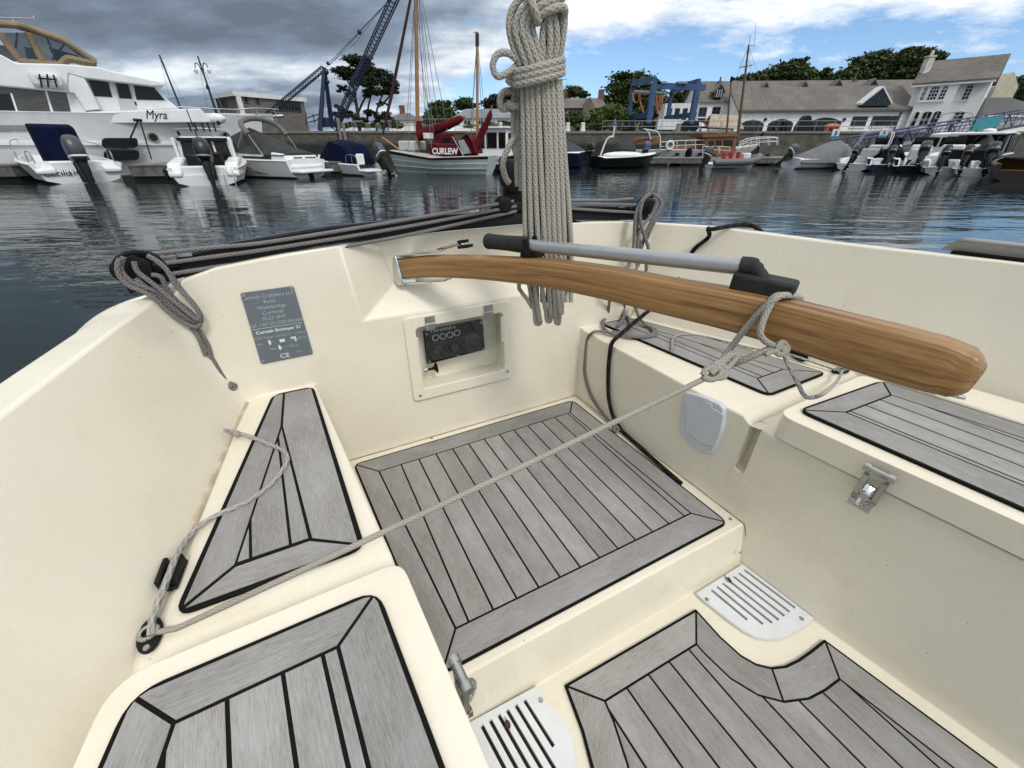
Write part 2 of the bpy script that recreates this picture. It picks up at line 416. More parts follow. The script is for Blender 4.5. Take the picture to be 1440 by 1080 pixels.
# engine panel in its well
ep = MB()
def TT(a, z, o=0.): return W(a, 1.27 - o, z)
fo = rounded([Vector(p) for p in [(.226, -.812), (.633, -.812), (.620, -.484), (.230, -.487)]], .018, 4)
fi = rounded([Vector(p) for p in [(.268, -.768), (.598, -.768), (.592, -.525), (.266, -.527)]], .018, 4)
for z0, z1, A_, B_ in ((.0005, .012, fo, fo), (.012, .012, fo, fi), (.012, -.065, fi, fi)):
    k = len(fo)
    for i in range(k):
        j = (i + 1) % k; ep.poly([TT(*A_[i], z0), TT(*A_[j], z0), TT(*B_[j], z1), TT(*B_[i], z1)])
ep.poly([TT(*p, -.065) for p in fi])
frame = P(ep, 'engine_panel', GEL, merge=.0005, bevel=.003)
for (x0, y0), (x1, y1) in (((585, 475), (587, 507)), ((705, 445), (706, 480))):
    P(MB().tube([tp(x0, y0, 1.262) + AX * .002, tp(x1, y1, 1.262) + AX * .002], .006, 8), 'cover_rest', GEL, frame)
Bp = 1.318
pc = [tp(x, y, Bp) for x, y in ((595.5, 466), (678.5, 449.5), (682.5, 492), (601, 512.5))]
d = MB(); d.prism(pc, BX * .01); P(d, 'instrument_plate', BLACKP, frame, bevel=.002)
GL = mat('gauge_glass', (.03, .032, .036), .15, var=.2, vscale=60)
def disc(px, py, b, r, h=.004, ring=None):
    if ring: return MB().tube([tp(px, py, b) - BX * .002 + AX * math.cos(i * math.pi / 10) * r + Vector((0, 0, math.sin(i * math.pi / 10) * r)) for i in range(21)], ring, 6)
    return MB().lathe([(r, 0), (r, h), (r * .8, h + .001)], tp(px, py, b), -BX, 20)
for px, py in ((612.5, 474.5), (622.5, 472.5), (632.5, 470.5), (642.5, 468)):
    P(disc(px, py, Bp - .001, .0112, .003, .0017), 'warning_light', INK, frame)
for px, py, r in ((663.5, 476, .030), (640, 487.5, .017), (616, 491, .016)): P(disc(px, py, Bp - .001, r, .006), 'gauge', GL, frame)
for px, py in ((599.5, 470), (638.5, 460), (676, 453.5), (679.5, 491), (644, 500), (604, 508.5)): P(disc(px, py, Bp - .001, .0052, .003), 'screw', STEEL, frame)
xd = tp(678, 449.5, Bp) - tp(595.5, 466, Bp); text('maker_lettering', 'YANMAR', .018, tp(604.5, 468.5, Bp - .002), AX, (0, 0, 1), INKG, frame, align='LEFT', bold=.0006, sx=1.15)
d = MB(); d.lathe([(.009, 0), (.009, .014)], tp(596, 521, 1.30), AX, 6); d.lathe([(.0055, .012), (.005, .034), (.008, .040), (.020, .047), (.020, .05)], tp(596, 521, 1.30), AX, 14, 1)
P(d, 'stop_knob', [STEEL, BLACKP], frame)
d = MB(); d.prism([tp(x, y, 1.275) for x, y in ((597, 464), (694, 443), (698, 489), (602, 508))], BX * .003); P(d, 'clear_cover', PANE, frame)
for px, py in ((605, 455), (687, 438.5)):
    h = MB(); c = tp(px, py, 1.256)
    MZ = Matrix((AX, BX, Vector((0, 0, 1)))).transposed()
    h.box(c + Vector((0, 0, .014)), (.034, .003, .022), M=MZ); h.box(c - Vector((0, 0, .012)), (.034, .003, .022), M=MZ)
    h.tube([c - AX * .018 - BX * .003, c + AX * .018 - BX * .003], .0042, 8)
    for sx in (-.011, .011):
        for sz in (-.014, .016): h.lathe([(.0035, 0), (.003, .0022)], c + AX * sx + Vector((0, 0, sz)) - BX * .0015, -BX, 8)
    P(h, 'hinge', STEEL, frame)
for px, py in ((591, 556), (714, 522)): P(disc(px, py, 1.257, .0055, .002), 'screw', STEEL, frame)
# builder's plate
d = MB(); d.prism([TT(*p, .001) for p in rounded([Vector(p) for p in [(-.199, -.557), (-.056, -.554), (-.057, -.340), (-.188, -.342)]], .006, 3)], -BX * .003)
plate = P(d, 'builder_plate', PLATE, bevel=.0006)
def ptext(s, z, size, m=INKG, a=-.126, al='CENTER', bold=0., sx=1.): text('plate_lettering', s, size, TT(a, z, .0046), AX, (0, 0, 1), m, plate, align=al, bold=bold, ext=.0003, sx=sx)
for s, z, sz in (('Cornish Crabbers LLP', -.362, .0145), ('Rock', -.378, .0145), ('Wadebridge', -.394, .0145), ('Cornwall', -.410, .0145), ('PL27 6NT', -.426, .0145), ('Tel: +44 (0)1208 862666', -.4425, .0138)): ptext(s, z, sz)
ptext('Cornish Shrimper 21', -.4635, .0125, INK, bold=.00025, sx=1.1)
ptext('RCD Design Category C - Inshore', -.4795, .0095); ptext('Max          +          +          = 585 kg', -.497, .0088); ptext('Max     6  =  450 kg', -.518, .0095)
ptext('CE', -.548, .019, INK, a=-.132, sx=1.15); ptext('1991', -.541, .009, a=-.093)
d = MB()
def ico(pts, a, z): d.prism([TT(a + x * .009, z + y * .009, .0042) for x, y in pts], -BX * .0005)
ico([(-.4, .3), (0, 1.1), (.4, .3), (.3, -.5), (0, -.9), (-.3, -.5)], -.159, -.494); ico([(-.8, -.5), (.8, -.5), (.8, .5), (-.8, .5)], -.126, -.494)
ico([(-.9, .7), (.7, .7), (.7, -.9), (.1, -.9), (.1, .1), (-.9, .1)], -.095, -.494); ico([(-.4, .3), (0, 1.1), (.4, .3), (.3, -.5), (0, -.9), (-.3, -.5)], -.138, -.515)
d.prism([TT(a, z, .0042) for a, z in ((-.19, -.4487), (-.062, -.4487), (-.062, -.4479), (-.19, -.4479))], -BX * .0004)
P(d, 'plate_symbols', INK, plate)
for a, z in ((-.181, -.350), (-.064, -.347), (-.064, -.547), (-.191, -.550)): P(MB().lathe([(.0055, 0), (.004, .0025)], TT(a, z, .004), -BX, 12), 'screw', STEEL, plate)

# ---- teak panels
def teak(name, outl, z, wb, groups, pdir, cuts, rad=.02, g=.0054, edge=.0065, smooth_edges=False, label=None, custom=None, field=None):
    """black rubber base with planks standing 1 mm proud: mitred border planks, then the field"""
    pl = [Vector(p) for p in outl]; n = len(pl)
    ws = wb if isinstance(wb, (list, tuple)) else [wb] * n
    mb = MB(); base = rounded(offset(pl, [-edge] * n), rad) if not smooth_edges else offset(pl, [-edge] * n)
    mb.prism([W(p.x, p.y, z - .001) for p in base], (0, 0, .0055))
    def plank(poly, gd):
        if len(poly) < 3: return
        gd = Vector(gd).normalized(); pv = Vector((-gd.y, gd.x)); ro, rv = random.random() * 9, random.random() * 9
        k = len(poly); lo = [W(p.x, p.y, z + .001) for p in poly]; hi = [W(p.x, p.y, z + .0056) for p in poly]
        uv = [(p.dot(gd) + ro, p.dot(pv) + rv) for p in poly]
        mb.add(lo + hi, [tuple(range(k, 2 * k))] + [(i, (i + 1) % k, k + (i + 1) % k, k + i) for i in range(k)], 1, [uv] + [[uv[i], uv[(i + 1) % k], uv[(i + 1) % k], uv[i]] for i in range(k)])
    inner = offset(pl, ws)
    rp_ = rounded(pl, rad * .7) if not smooth_edges else pl
    for poly, gd in custom or []: plank([Vector(p) for p in poly], gd)
    for gr in groups:
        idx = list(gr) + [(gr[-1] + 1) % n]
        o = [pl[i] for i in idx]; q = [inner[i] for i in idx]
        d0 = (o[1] - o[0]).normalized() * g / 2; d1 = (o[-1] - o[-2]).normalized() * g / 2
        cr0 = abs(Vector((-d0.y, d0.x)).normalized().dot((q[0] - o[0]).normalized())) if (q[0] - o[0]).length > 1e-4 else 1
        cr1 = abs(Vector((-d1.y, d1.x)).normalized().dot((q[-1] - o[-1]).normalized())) if (q[-1] - o[-1]).length > 1e-4 else 1
        o[0] = o[0] + d0 / max(cr0, .4); q[0] = q[0] + d0 / max(cr0, .4); o[-1] = o[-1] - d1 / max(cr1, .4); q[-1] = q[-1] - d1 / max(cr1, .4)
        if not smooth_edges:   # ease the sharp outer corner
            v0 = (q[0] - o[0]); e0 = (o[1] - o[0]).normalized(); v1 = (q[-1] - o[-1]); e1 = (o[-2] - o[-1]).normalized()
            o = [o[0] + v0.normalized() * min(.004, v0.length * .1), o[0] + e0 * .012] + o[1:-1] + [o[-1] + e1 * .012, o[-1] + v1.normalized() * min(.004, v1.length * .1)]
        plank(o + q[::-1], o[-1] - o[0])
    field = [Vector(p) for p in field] if field else offset(pl, [w + (g if w > 0 else 0) for w in ws])
    pd = Vector(pdir).normalized(); nv = Vector((-pd.y, pd.x))
    if nv.x < 0: nv = -nv
    for c0, c1 in zip(cuts, cuts[1:]):
        plank(clip(clip(field, nv, c1 - g / 2), -nv, -(c0 + g / 2)), pd)
    o = P(mb, name, [CAULK, TEAK], angle=40)
    if label: o['label'] = label
    return o
def cuts(f, start, pw, k): return [-9] + [f + start + i * pw for i in range(k)] + [9]
# ccw outlines (a to the right, b away)
pd = Vector((-.027, 1)).normalized(); nv = Vector((pd.y, -pd.x))
f0 = nv.dot(Vector((.108, .522)))
teak('teak_panel', [(.055, .452), (.962, .452), (.923, 1.231), (-.021, 1.231)], -1., [.07, .063, .071, .060], [[0], [1], [2], [3]], pd, [-9] + [f0 + .037 + .0655 * i for i in range(12)] + [9], .03)
pd = Vector((-.06, 1)).normalized(); nv = Vector((pd.y, -pd.x)); f0 = nv.dot(Vector((-.122, .624)))
teak('teak_panel', [(-.322, .571), (-.037, .568), (-.086, 1.238), (-.19, 1.238)], -.657, .02, [], pd, [-9, f0 - .10, f0 - .034, 9], .03,
      custom=[([(-.3165, .581), (-.2485, .630), (-.1735, 1.053), (-.1665, 1.234), (-.188, 1.234)], (.12, .65)), ([(-.0410, .576), (-.0875, 1.234), (-.1600, 1.235), (-.1670, 1.053), (-.1185, .628)], (-.065, 1)), ([(-.313, .573), (-.044, .571), (-.1235, .622), (-.246, .622)], (1, 0))], field=[(-.2435, .6325), (-.1255, .6315), (-.1705, 1.04)])
pd = Vector((-.12, 1)).normalized(); nv = Vector((pd.y, -pd.x)); f0 = nv.dot(Vector((-.089, .364)))
teak('teak_panel', [(-.47, -.45), (.07, -.45), (-.028, .417), (-.322, .414)], -.597, [.05, .062, .052, .056], [[0], [1], [2], [3]], pd, [f0 - .32 - .0, f0 - .254, f0 - .19, f0 - .128, f0 - .066, f0 - .018, f0 + .5], .035)
pd = Vector((-.13, 1)).normalized(); nv = Vector((pd.y, -pd.x)); f0 = nv.dot(Vector((1.217, .645)))
teak('teak_panel', [(1.165, .571), (1.455, .575), (1.335, .95), (1.205, 1.252), (1.062, 1.25)], -.657, [.073, .07, .06, 0, .062], [[0], [1, 2], [4]], pd, [f0 - .3, f0 + .028, f0 + .085, f0 + .14, f0 + 1], .03)
pd = Vector((.13, -1)).normalized(); nv = Vector((-pd.y, pd.x)); f0 = nv.dot(Vector((1.145, .364)))
teak('teak_panel', [(1.175, -.45), (1.62, -.45), (1.418, .412), (1.061, .427)], -.597, [.05, .072, .05, .079], [[0], [1], [2], [3]], pd, [f0 - .3, f0 + .022, f0 + .087, f0 + .152, f0 + .212, f0 + 1], .03)
# lower sole with the two scalloped corners round the drains
arc = [(.762, .341), (.7625, .262), (.772, .205), (.79, .172), (.818, .148), (.855, .134), (.90, .128), (.95, .126), (1.009, .126)]
larc = [(.10, .115), (.17, .12), (.235, .137), (.275, .165), (.298, .20), (.316, .262), (.33, .351)]
outl = [(.06, -.6), (1.15, -.6)] + [(1.009, .126)] + arc[-2::-1] + larc[::-1] + [(.07, .115)]
n = len(outl); ni = 2
wb = [.06, .068] + [.064] * 4 + [.066] * 4 + [.061] + [.07] * 7 + [.06]
wb = (wb + [.06] * n)[:n]
i0 = 2; la = 2 + len(arc) - 1
teak('teak_panel', outl, -1.155, wb, [[0], [1], list(range(2, 6)), list(range(6, la)), [la], list(range(la + 1, n - 1)), [n - 1]], (-.055, 1), [-9] + [.405 + .0685 * i for i in range(-4, 9)] + [9], 0, smooth_edges=True)

# ---- locker lids
def lid(pts, ztop, th, name):
    mb = MB(); r = rounded([Vector(p) for p in pts], [.002, .002, .03, .045], 5)
    mb.prism([W(p.x, p.y, ztop - th) for p in r], (0, 0, th)); return P(mb, name, GEL, bevel=.014, seg=3, angle=50)
lidl = lid([(-.50, -.66), (.125, -.66), (.022, .462), (-.358, .455)], -.600, .068, 'locker_lid')
lidr = lid([(1.175, -.66), (1.62, -.66), (1.432, .468), (1.000, .455)], -.600, .068, 'locker_lid')
mb = MB(); mb.prism([W(a, b, -.73) for a, b in ((1.45, .468), (1.57, .468), (1.81, -.66), (1.64, -.66))], (0, 0, .137)); P(mb, 'hinge_ledge', GEL, bevel=.008)
mb = MB(); c0, c1 = zp(1308, 549, CZ - .590), zp(1357, 560, CZ - .590)
mb.tube([c0, c1], .0055, 8)
for k in range(4): mb.lathe([(.0068, 0), (.0068, .012)], c0.lerp(c1, .04 + k * .25), c1 - c0, 10)
P(mb, 'hinge', STEEL, lidr)
# dark shadow gap under the lid edge is real: locker front stands 6 mm inside the lid
# ---- hasps
def hasp(c, along, up, outw, parent, k=1.):
    Kk = k
    al, u, o = Vector(along).normalized(), Vector(up).normalized(), Vector(outw).normalized()
    M_ = Matrix((al, u, o)).transposed(); c = Vector(c)
    h = MB()
    for s in (-1, 1): h.box(c + al * .0125 * s - u * .02 + o * .005, (.009, .056, .005), M=M_)
    h.box(c - u * .046 + o * .005, (.034, .010, .005), M=M_); h.box(c + u * .004 + o * .005, (.034, .012, .005), M=M_)
    h.box(c - u * .030 + o * .002, (.017, .03, .002), M=M_)
    h.v = [c + (p - c) * Kk for p in h.v]
    root = P(h, 'hasp', STEEL, parent, bevel=.0015)
    h = MB(); h.tube([c - al * .02 + u * .014 + o * .007, c + al * .02 + u * .014 + o * .007], .0055, 10)
    h.lathe([(.0075, 0), (.0075, .009)], c - al * .021 + u * .014 + o * .007, al, 10); h.lathe([(.0075, 0), (.0075, .009)], c + al * .012 + u * .014 + o * .007, al, 10); h.v = [c + (p - c) * Kk for p in h.v]; P(h, 'hinge_barrel', STEEL, parent)
    h = MB(); h.tube(smoothpath([c - u * .018 + o * .006, c - u * .026 + o * .018, c - u * .040 + o * .017, c - u * .052 + o * .010]), [.009, .009, .009, .0085, .008, .008, .008, .007, .006, .006, .006, .006, .006, .006, .007, .007, .007, .008, .008][:19], 8)
    h.box(c - u * .058 + o * .008, (.032, .014, .006), M=M_); h.v = [c + (p - c) * Kk for p in h.v]; P(h, 'catch', CHROME, parent, bevel=.001)
def face_pt(px, py, off):   # on the right locker front
    p0, p1 = W(1.004 - off, .455, 0), W(1.045 - off, 0, 0); d = (p1 - p0); nn = Vector((d.y, -d.x, 0)); r = ray(px, py)
    return EYE + r * ((p0 - EYE).dot(nn) / r.dot(nn)), d.normalized(), nn.normalized()
c, dd, nn = face_pt(1234, 672, .0)
if nn.dot(AX) > 0: nn = -nn
hasp(c, dd, (0, 0, 1), nn, lidr, 1.35)
hasp(W(.046, .262, -.625), BX * -1 + AX * .1, (0, 0, 1), AX, lidl, 1.15)
# ---- inspection hatch on the seat front
def aft_pt(px, py, off=0.):
    p0, p1 = W(.968 - off, 1.2, 0), W(1.004 - off, .5, 0); d = (p1 - p0); nn = Vector((d.y, -d.x, 0)); r = ray(px, py)
    return EYE + r * ((p0 - EYE).dot(nn) / r.dot(nn))
hp = [aft_pt(x, y, -.006) for x, y in ((970, 549), (994, 556), (1018, 566), (1023.5, 573), (1023, 592), (1018, 612), (1009, 632), (1002, 637), (990, 633), (975, 622), (963, 609), (961, 596), (963, 570), (966, 552))]
hatch = P(MB().prism(hp, -AX * .020), 'inspection_hatch', GREYP, bevel=.004, seg=3)
hp2 = [aft_pt(x, y, .0155) for x, y in ((966, 562), (988, 567), (989, 563), (1002, 568), (1002, 573), (1018, 583), (1013, 610), (1006, 627), (990, 625), (976, 615), (965, 604))]
P(MB().prism(hp2, -AX * .003), 'hatch_cover', GREYP, hatch, bevel=.001)
# ---- drain grates
def grate(pts, slots, name, z=-1.150):
    pl = ccw([tuple(((sp(x, y, z)).dot(AX), (sp(x, y, z)).dot(BX))) for x, y in pts])
    sl = [tuple(Vector((sp(x, y, z).dot(AX), sp(x, y, z).dot(BX))) for x, y in s) for s in slots]
    d = sum(((s[1] - s[0]).normalized() for s in sl), Vector((0, 0))).normalized(); nv = Vector((-d.y, d.x))
    sl.sort(key=lambda s: nv.dot((s[0] + s[1]) / 2)); mb = MB(); hw = .0042; prev = -9
    def pc(poly):
        if len(poly) > 2: mb.prism([W(p.x, p.y, z - .004) for p in poly], (0, 0, .010))
    for s in sl:
        c = nv.dot((s[0] + s[1]) / 2)
        pc(clip(clip(pl, nv, c - hw), -nv, -prev)); st = clip(clip(pl, nv, c + hw), -nv, -(c - hw))
        a0, a1 = sorted((d.dot(s[0]), d.dot(s[1])))
        pc(clip(st, d, a0)); pc(clip(st, -d, -a1)); prev = c + hw
    pc(clip(pl, -nv, -prev))
    o = P(mb, name, WHITEP, angle=30)
    P(MB().poly([W(p.x, p.y, z - .0045) for p in offset(pl, [.004] * len(pl))]), 'drain_shade_sheet', DRAINSHADE, o)  # flat dark sheet, painted-in shade seen through the grate slots
    return o
Z5 = lambda x, y: (900 + x / 4.8, 700 + y / 4.8)
g1 = grate([Z5(*p) for p in ((378, 652), (690, 456), (1165, 818), (1160, 832), (1080, 890), (1000, 930), (930, 955), (860, 957), (780, 945), (700, 905), (610, 842), (500, 755), (430, 700))],
      [(Z5(*a), Z5(*b)) for a, b in (((700, 493), (1042, 752)), ((663, 516), (1005, 778)), ((627, 538), (970, 805)), ((590, 562), (932, 832)), ((553, 583), (886, 852)), ((515, 607), (826, 860)), ((478, 630), (720, 830)))], 'drain_grate')
Z3 = lambda x, y: (600 + x / 3, 720 + y / 3)
g2 = grate([Z3(*p) for p in ((465, 738), (185, 890), (170, 1000), (260, 1200), (400, 1240), (560, 1190), (628, 1130), (626, 1030), (610, 950), (560, 870), (500, 795))],
      [(Z3(*a), Z3(*b)) for a, b in (((415, 795), (532, 996)), ((378, 816), (540, 1095)), ((340, 838), (520, 1150)), ((303, 860), (490, 1185)), ((265, 884), (450, 1205)), ((228, 908), (400, 1205)))], 'drain_grate')
for z, g, pts in ((Z5, g1, ((452, 686), (1090, 816))), (Z3, g2, ((481, 793),))):
    for q in pts: P(MB().lathe([(.0062, 0), (.0055, .0022), (.002, .0012)], sp(*z(*q), -1.144), (0, 0, 1), 12), 'screw', STEEL, g)
leafm = mat('dead_leaf', (.10, .05, .025), .8)
for q, lab in ((Z5(598, 560), 'curled brown leaf caught in a slot of the right drain grate'), (Z3(342, 900), 'shrivelled reddish leaf caught in a slot of the left drain grate')):
    c_ = sp(*q, -1.142); lf = MB(); lf.loft([[c_ + AX * x * w * .7 + BX * y * .7 + Vector((0, 0, .006 * abs(x) + .003 * math.sin(y * 300)))  for x in (-1, -.3, .4, 1)] for y, w in ((-.014, .001), (-.007, .007), (0, .009), (.008, .006), (.014, .001), (.024, .0008))])
    tag(lf.build('leaf', leafm, None, loc=c_), lab, 'leaf')
# ---- fastenings and sealant along the sole
for x, y in ((714, 583), (607, 616), (812, 556), (1027, 730)): P(MB().lathe([(.0052, 0), (.0045, .002), (.0015, .001)], sp(x, y, -.9995), (0, 0, 1), 12), 'screw', STEEL)
P(MB().lathe([(.0055, 0), (.0045, .003)], W(.985, .392, -1.08), -BX, 12), 'screw', STEEL)
SEAL = mat('grimy_sealant', (.17, .125, .08), .8, var=.5, vscale=14, c2=(.45, .37, .25))
P(MB().tube([W(-.06, 1.2675, -.9985), W(.4, 1.2675, -.9985), W(.962, 1.2675, -.9985)], .0028, 6), 'sealant_bead', SEAL)
P(MB().tube(smoothpath([W(tab(LS, b_) + .004, b_, -.658 + .002 * math.sin(b_ * 60)) for b_ in (1.24, 1.12, 1.0, .88, .76, .64, .56)], 4), .006, 6), 'sealant_bead', mat('cream_sealant', (.62, .54, .40), .6, var=.2, vscale=25))
P(MB().tube([W(.966, 1.262, -.9985), W(.99, .8, -.9985), W(1.010, .424, -.9985), W(1.0135, .418, -1.01), W(1.026, .366, -1.15)], .0028, 6), 'sealant_bead', SEAL)
# ---- wooden rail along the far coaming
mb = MB(); rl = [zp(x, y, CZ - .255) for x, y in ((1327, 357), (1440, 364))]
q0 = W(1.668, .52, -.262); q1 = W(1.97, -.5, -.262)
mb.loft([[q0 + AX * .0 - BX * .0 + Vector((0, 0, .0)), q0 + BX * -.03 + Vector((0, 0, .035)), q0 + AX * .05 + BX * -.03 + Vector((0, 0, .035)), q0 + AX * .05], [q1, q1 + Vector((0, 0, .035)), q1 + AX * .05 + Vector((0, 0, .035)), q1 + AX * .05]], closed=True, cap=True)
P(mb, 'wooden_rail', RAIL, bevel=.004)
P(MB().prism([W(1.660, .49, -.268), W(1.715, .49, -.268), W(2.02, -.5, -.268), W(1.96, -.5, -.268)], (0, 0, .008)), 'rail_gap_shade', CAULK)  # black strip that paints in the dark gap under the rail
# ---- mainsheet horse across the stern
hz = [(-.42, -.318), (-.2, -.268), (.05, -.243), (.4, -.234), (.68, -.232), (.95, -.236), (1.26, -.258)]
mb = MB(); mb.loft([[W(a, 1.293, z), W(a, 1.293, z + .034), W(a, 1.30, z + .040), W(a, 1.325, z + .040), W(a, 1.332, z + .034), W(a, 1.332, z)] for a, z in [(lerp(-.42, 1.26, i / 30), tab(hz, lerp(-.42, 1.26, i / 30))) for i in range(31)]], closed=True, cap=True)
horse = P(mb, 'sheet_track', BLACKP, angle=60)
mb = MB(); mb.loft([[W(a, 1.298, tab(hz, a) + .0405), W(a, 1.298, tab(hz, a) + .047), W(a, 1.318, tab(hz, a) + .047), W(a, 1.318, tab(hz, a) + .0405)] for a in [lerp(-.3, 1.2, i / 24) for i in range(25)]], closed=True, cap=True)
P(mb, 'track_rail', mat('dark_track_metal', (.05, .05, .055), .35, .6), horse)
def sheave(c, r, axis, name, parent):
    mb = MB(); c = Vector(c); ax = Vector(axis).normalized()
    for s in (-1, 1): mb.lathe([(r * .9, 0), (r, .003), (r, .007), (r * .7, .010), (r * .3, .011)], c + ax * .009 * s, ax * s, 18)
    mb.lathe([(r * .75, -.010), (r * .75, .010)], c, ax, 16)
    return P(mb, name, BLACKP, parent)
for a in (-.372, 1.225):
    z = tab(hz, a) + .042
    mb = MB(); mb.box(W(a, 1.31, z + .004), (.075, .05, .026), M=Matrix((AX, BX, Vector((0, 0, 1)))).transposed()); mb.box(W(a + (.05 if a < 0 else -.05), 1.302, z + .004), (.05, .035, .014), M=Matrix((AX, BX, Vector((0, 0, 1)))).transposed())
    st = P(mb, 'track_end_stop', BLACKP, horse, bevel=.006)
    sheave(W(a, 1.285, z + .010), .030, BX + AX * .3, 'end_block', horse); sheave(W(a - .035 if a < 0 else a + .02, 1.30, z + .004), .027, BX, 'end_block', horse)
    mb = MB(); mb.tube(smoothpath([W(a - .05, 1.28, z + .005), W(a - .035, 1.28, z + .034), W(a, 1.28, z + .046), W(a + .035, 1.28, z + .036), W(a + .05, 1.28, z + .005)]), .006, 8); P(mb, 'shackle', BLACKP, horse)
MQ = Matrix((AX, BX, Vector((0, 0, 1)))).transposed()
for a in (-.28, 1.12): P(MB().box(W(a, 1.299, tab(hz, a) + .05), (.035, .012, .014), M=MQ), 'track_clip', STEEL, horse, bevel=.002)
za = tab(hz, .66) + .045
mb = MB(); mb.box(W(.66, 1.31, za + .012), (.15, .055, .028), M=MQ); mb.box(W(.66, 1.31, za + .045), (.07, .03, .05), M=MQ); P(mb, 'traveller_car', BLACKP, horse, bevel=.006)
for a, z in ((.615, .02), (.705, .02)): sheave(W(a, 1.295, za + z), .026, BX, 'car_block', horse)
mb = MB(); mb.box(W(.655, 1.30, za + .10), (.045, .03, .10), M=MQ); P(mb, 'car_upright', BLACKP, horse, bevel=.008)
sheave(W(.645, 1.29, za + .10), .040, BX + AX * .5, 'sheet_block', horse)
# ---- tiller
def tt(x): return 1 / (.769 + .898 * (x - 575) / 795)
cl = [(566, 378), (600, 374.5), (660, 375), (720, 379), (780, 385), (860, 398.5), (940, 416), (1020, 432.5), (1100, 452), (1180, 475), (1250, 494.5), (1310, 511), (1350, 523), (1372, 529)]
hh = [13.5, 14.5, 15.5, 17, 19.5, 22.5, 25, 28, 31.5, 35, 37.5, 38, 35.5, 23]
axis = [rp(x, y, tt(x)) for x, y in cl]
axis = smoothpath(axis, 4); hs = []
for i in range(len(cl) - 1):
    for j in range(4): hs.append(lerp(hh[i] * tt(cl[i][0]), hh[i + 1] * tt(cl[i + 1][0]), j / 4) / FPX)
hs.append(hh[-1] * tt(cl[-1][0]) / FPX)
mb = MB(); rings = []; L = 0; k = 16
for i, p in enumerate(axis):
    T = (axis[min(i + 1, len(axis) - 1)] - axis[max(i - 1, 0)]).normalized(); s = T.cross(Vector((0, 0, 1))).normalized(); u = s.cross(T)
    h = hs[i]; w = min(h, lerp(.024, .031, i / len(axis))) if i < len(axis) - 5 else h * .85; ring = []
    for j in range(k):
        an = 2 * math.pi * (j + .5) / k; cx, cy = math.cos(an), math.sin(an); e = .42 if i < len(axis) - 7 else .52
        ring.append(p + s * w * math.copysign(abs(cx) ** e, cx) + u * h * math.copysign(abs(cy) ** e, cy))
    rings.append(ring)
fs, uvs = [], []
for i in range(len(rings) - 1):
    for j in range(k):
        fs.append((i * k + j, i * k + (j + 1) % k, (i + 1) * k + (j + 1) % k, (i + 1) * k + j))
        a0, a1 = i / (len(rings) - 1), (i + 1) / (len(rings) - 1); c0, c1 = abs((j / k) * 2 - 1) * .12, abs(((j + 1) / k) * 2 - 1) * .12
        uvs.append(((a0, c0), (a0, c1), (a1, c1), (a1, c0)))
fs += [tuple(range(k)), tuple((len(rings) - 1) * k + j for j in range(k))]; uvs += [[(0, 0)] * k, [(1, 0.05)] * k]
mb.add([p for q in rings for p in q], fs, 0, uvs)
tiller = P(mb, 'tiller', OAK, angle=60)
T0 = (axis[5] - axis[0]).normalized(); S0 = T0.cross(Vector((0, 0, 1))).normalized(); U0 = S0.cross(T0); MT = Matrix((T0, S0, U0)).transposed()
mb = MB(); c = axis[0] - T0 * .002
mb.loft([[c - T0 * .035 + S0 * x * .7 + U0 * z * .82 for x, z in ((-.030, -.044), (.030, -.044), (.030, .044), (-.030, .044))]] + [[c + T0 * d + S0 * x + U0 * z for x, z in ((-.032, -.047), (.032, -.047), (.032, .047), (-.032, .047))] for d in (-.006, .02)], closed=True, cap=True)
P(mb, 'rudder_head', CHROME, tiller, bevel=.006, seg=3)
mb = MB()
for s in (1, -1): mb.box(c + T0 * .10 + U0 * s * (.043 - .0) + S0 * .0, (.19, .040, .004), M=MT)
mb.box(c + T0 * .07 + U0 * -.047, (.11, .03, .006), M=MT)
P(mb, 'metal_strap', CHROME, tiller, bevel=.002)
mb = MB(); d = c + T0 * .20 + U0 * .046
mb.bar(d - T0 * .02, d + T0 * .08 + U0 * .012, .005); mb.box(d + T0 * .085 + U0 * .016, (.03, .016, .008), M=MT, m=1); mb.box(d + T0 * .09 + U0 * .002, (.04, .022, .008), M=MT, m=1)
P(mb, 'locking_pin', [CHROME, BLACKP], tiller)
# extension
def ex(x, y): return rp(x, y, tt(x) * .985)
e0, e1 = ex(760, 346.5), ex(1046, 375)
P(MB().tube([e0.lerp(e1, -.1), e1], [.0148, .0158], 20), 'extension_tube', ALU, tiller)
mb = MB(); gp = [e0.lerp(e1, f) for f in (-.385, -.38, -.365, -.35, -.24, -.13, -.095, -.085)]
mb.tube(gp, [.014, .0195, .0215, .020, .0195, .0210, .0215, .018], 18); P(mb, 'rubber_grip', RUBBER, tiller)
mb = MB(); v = (e1 - e0).normalized()
pe = [e1 - v * .006, e1 + v * .012, ex(1062, 380), ex(1070, 388), ex(1072, 398)]
mb.tube(smoothpath(pe, 4), [.0185] * 6 + [.0155] * 4 + [.0125] * 7, 14); P(mb, 'swivel_joint', RUBBER, tiller)
T1 = (rp(1110, 457, tt(1110)) - rp(1040, 439, tt(1040))).normalized(); S1 = T1.cross(Vector((0, 0, 1))).normalized(); U1 = S1.cross(T1)
bc = rp(1071, 408, tt(1071))
P(MB().box(bc + U1 * .010, (.105, .05, .034), M=Matrix((T1, S1, U1)).transposed()), 'swivel_base', RUBBER, tiller, bevel=.006)
mb = MB(); cc = rp(748, 352, tt(748)); mb.box(cc - U0 * .012, (.05, .042, .016), M=MT); mb.box(cc + S0 * -.021 + U0 * .008, (.014, .006, .05), M=MT); mb.box(cc + S0 * .024 + U0 * .004, (.018, .008, .058), M=MT)
P(mb, 'extension_clip', BLACKP, tiller, bevel=.002)
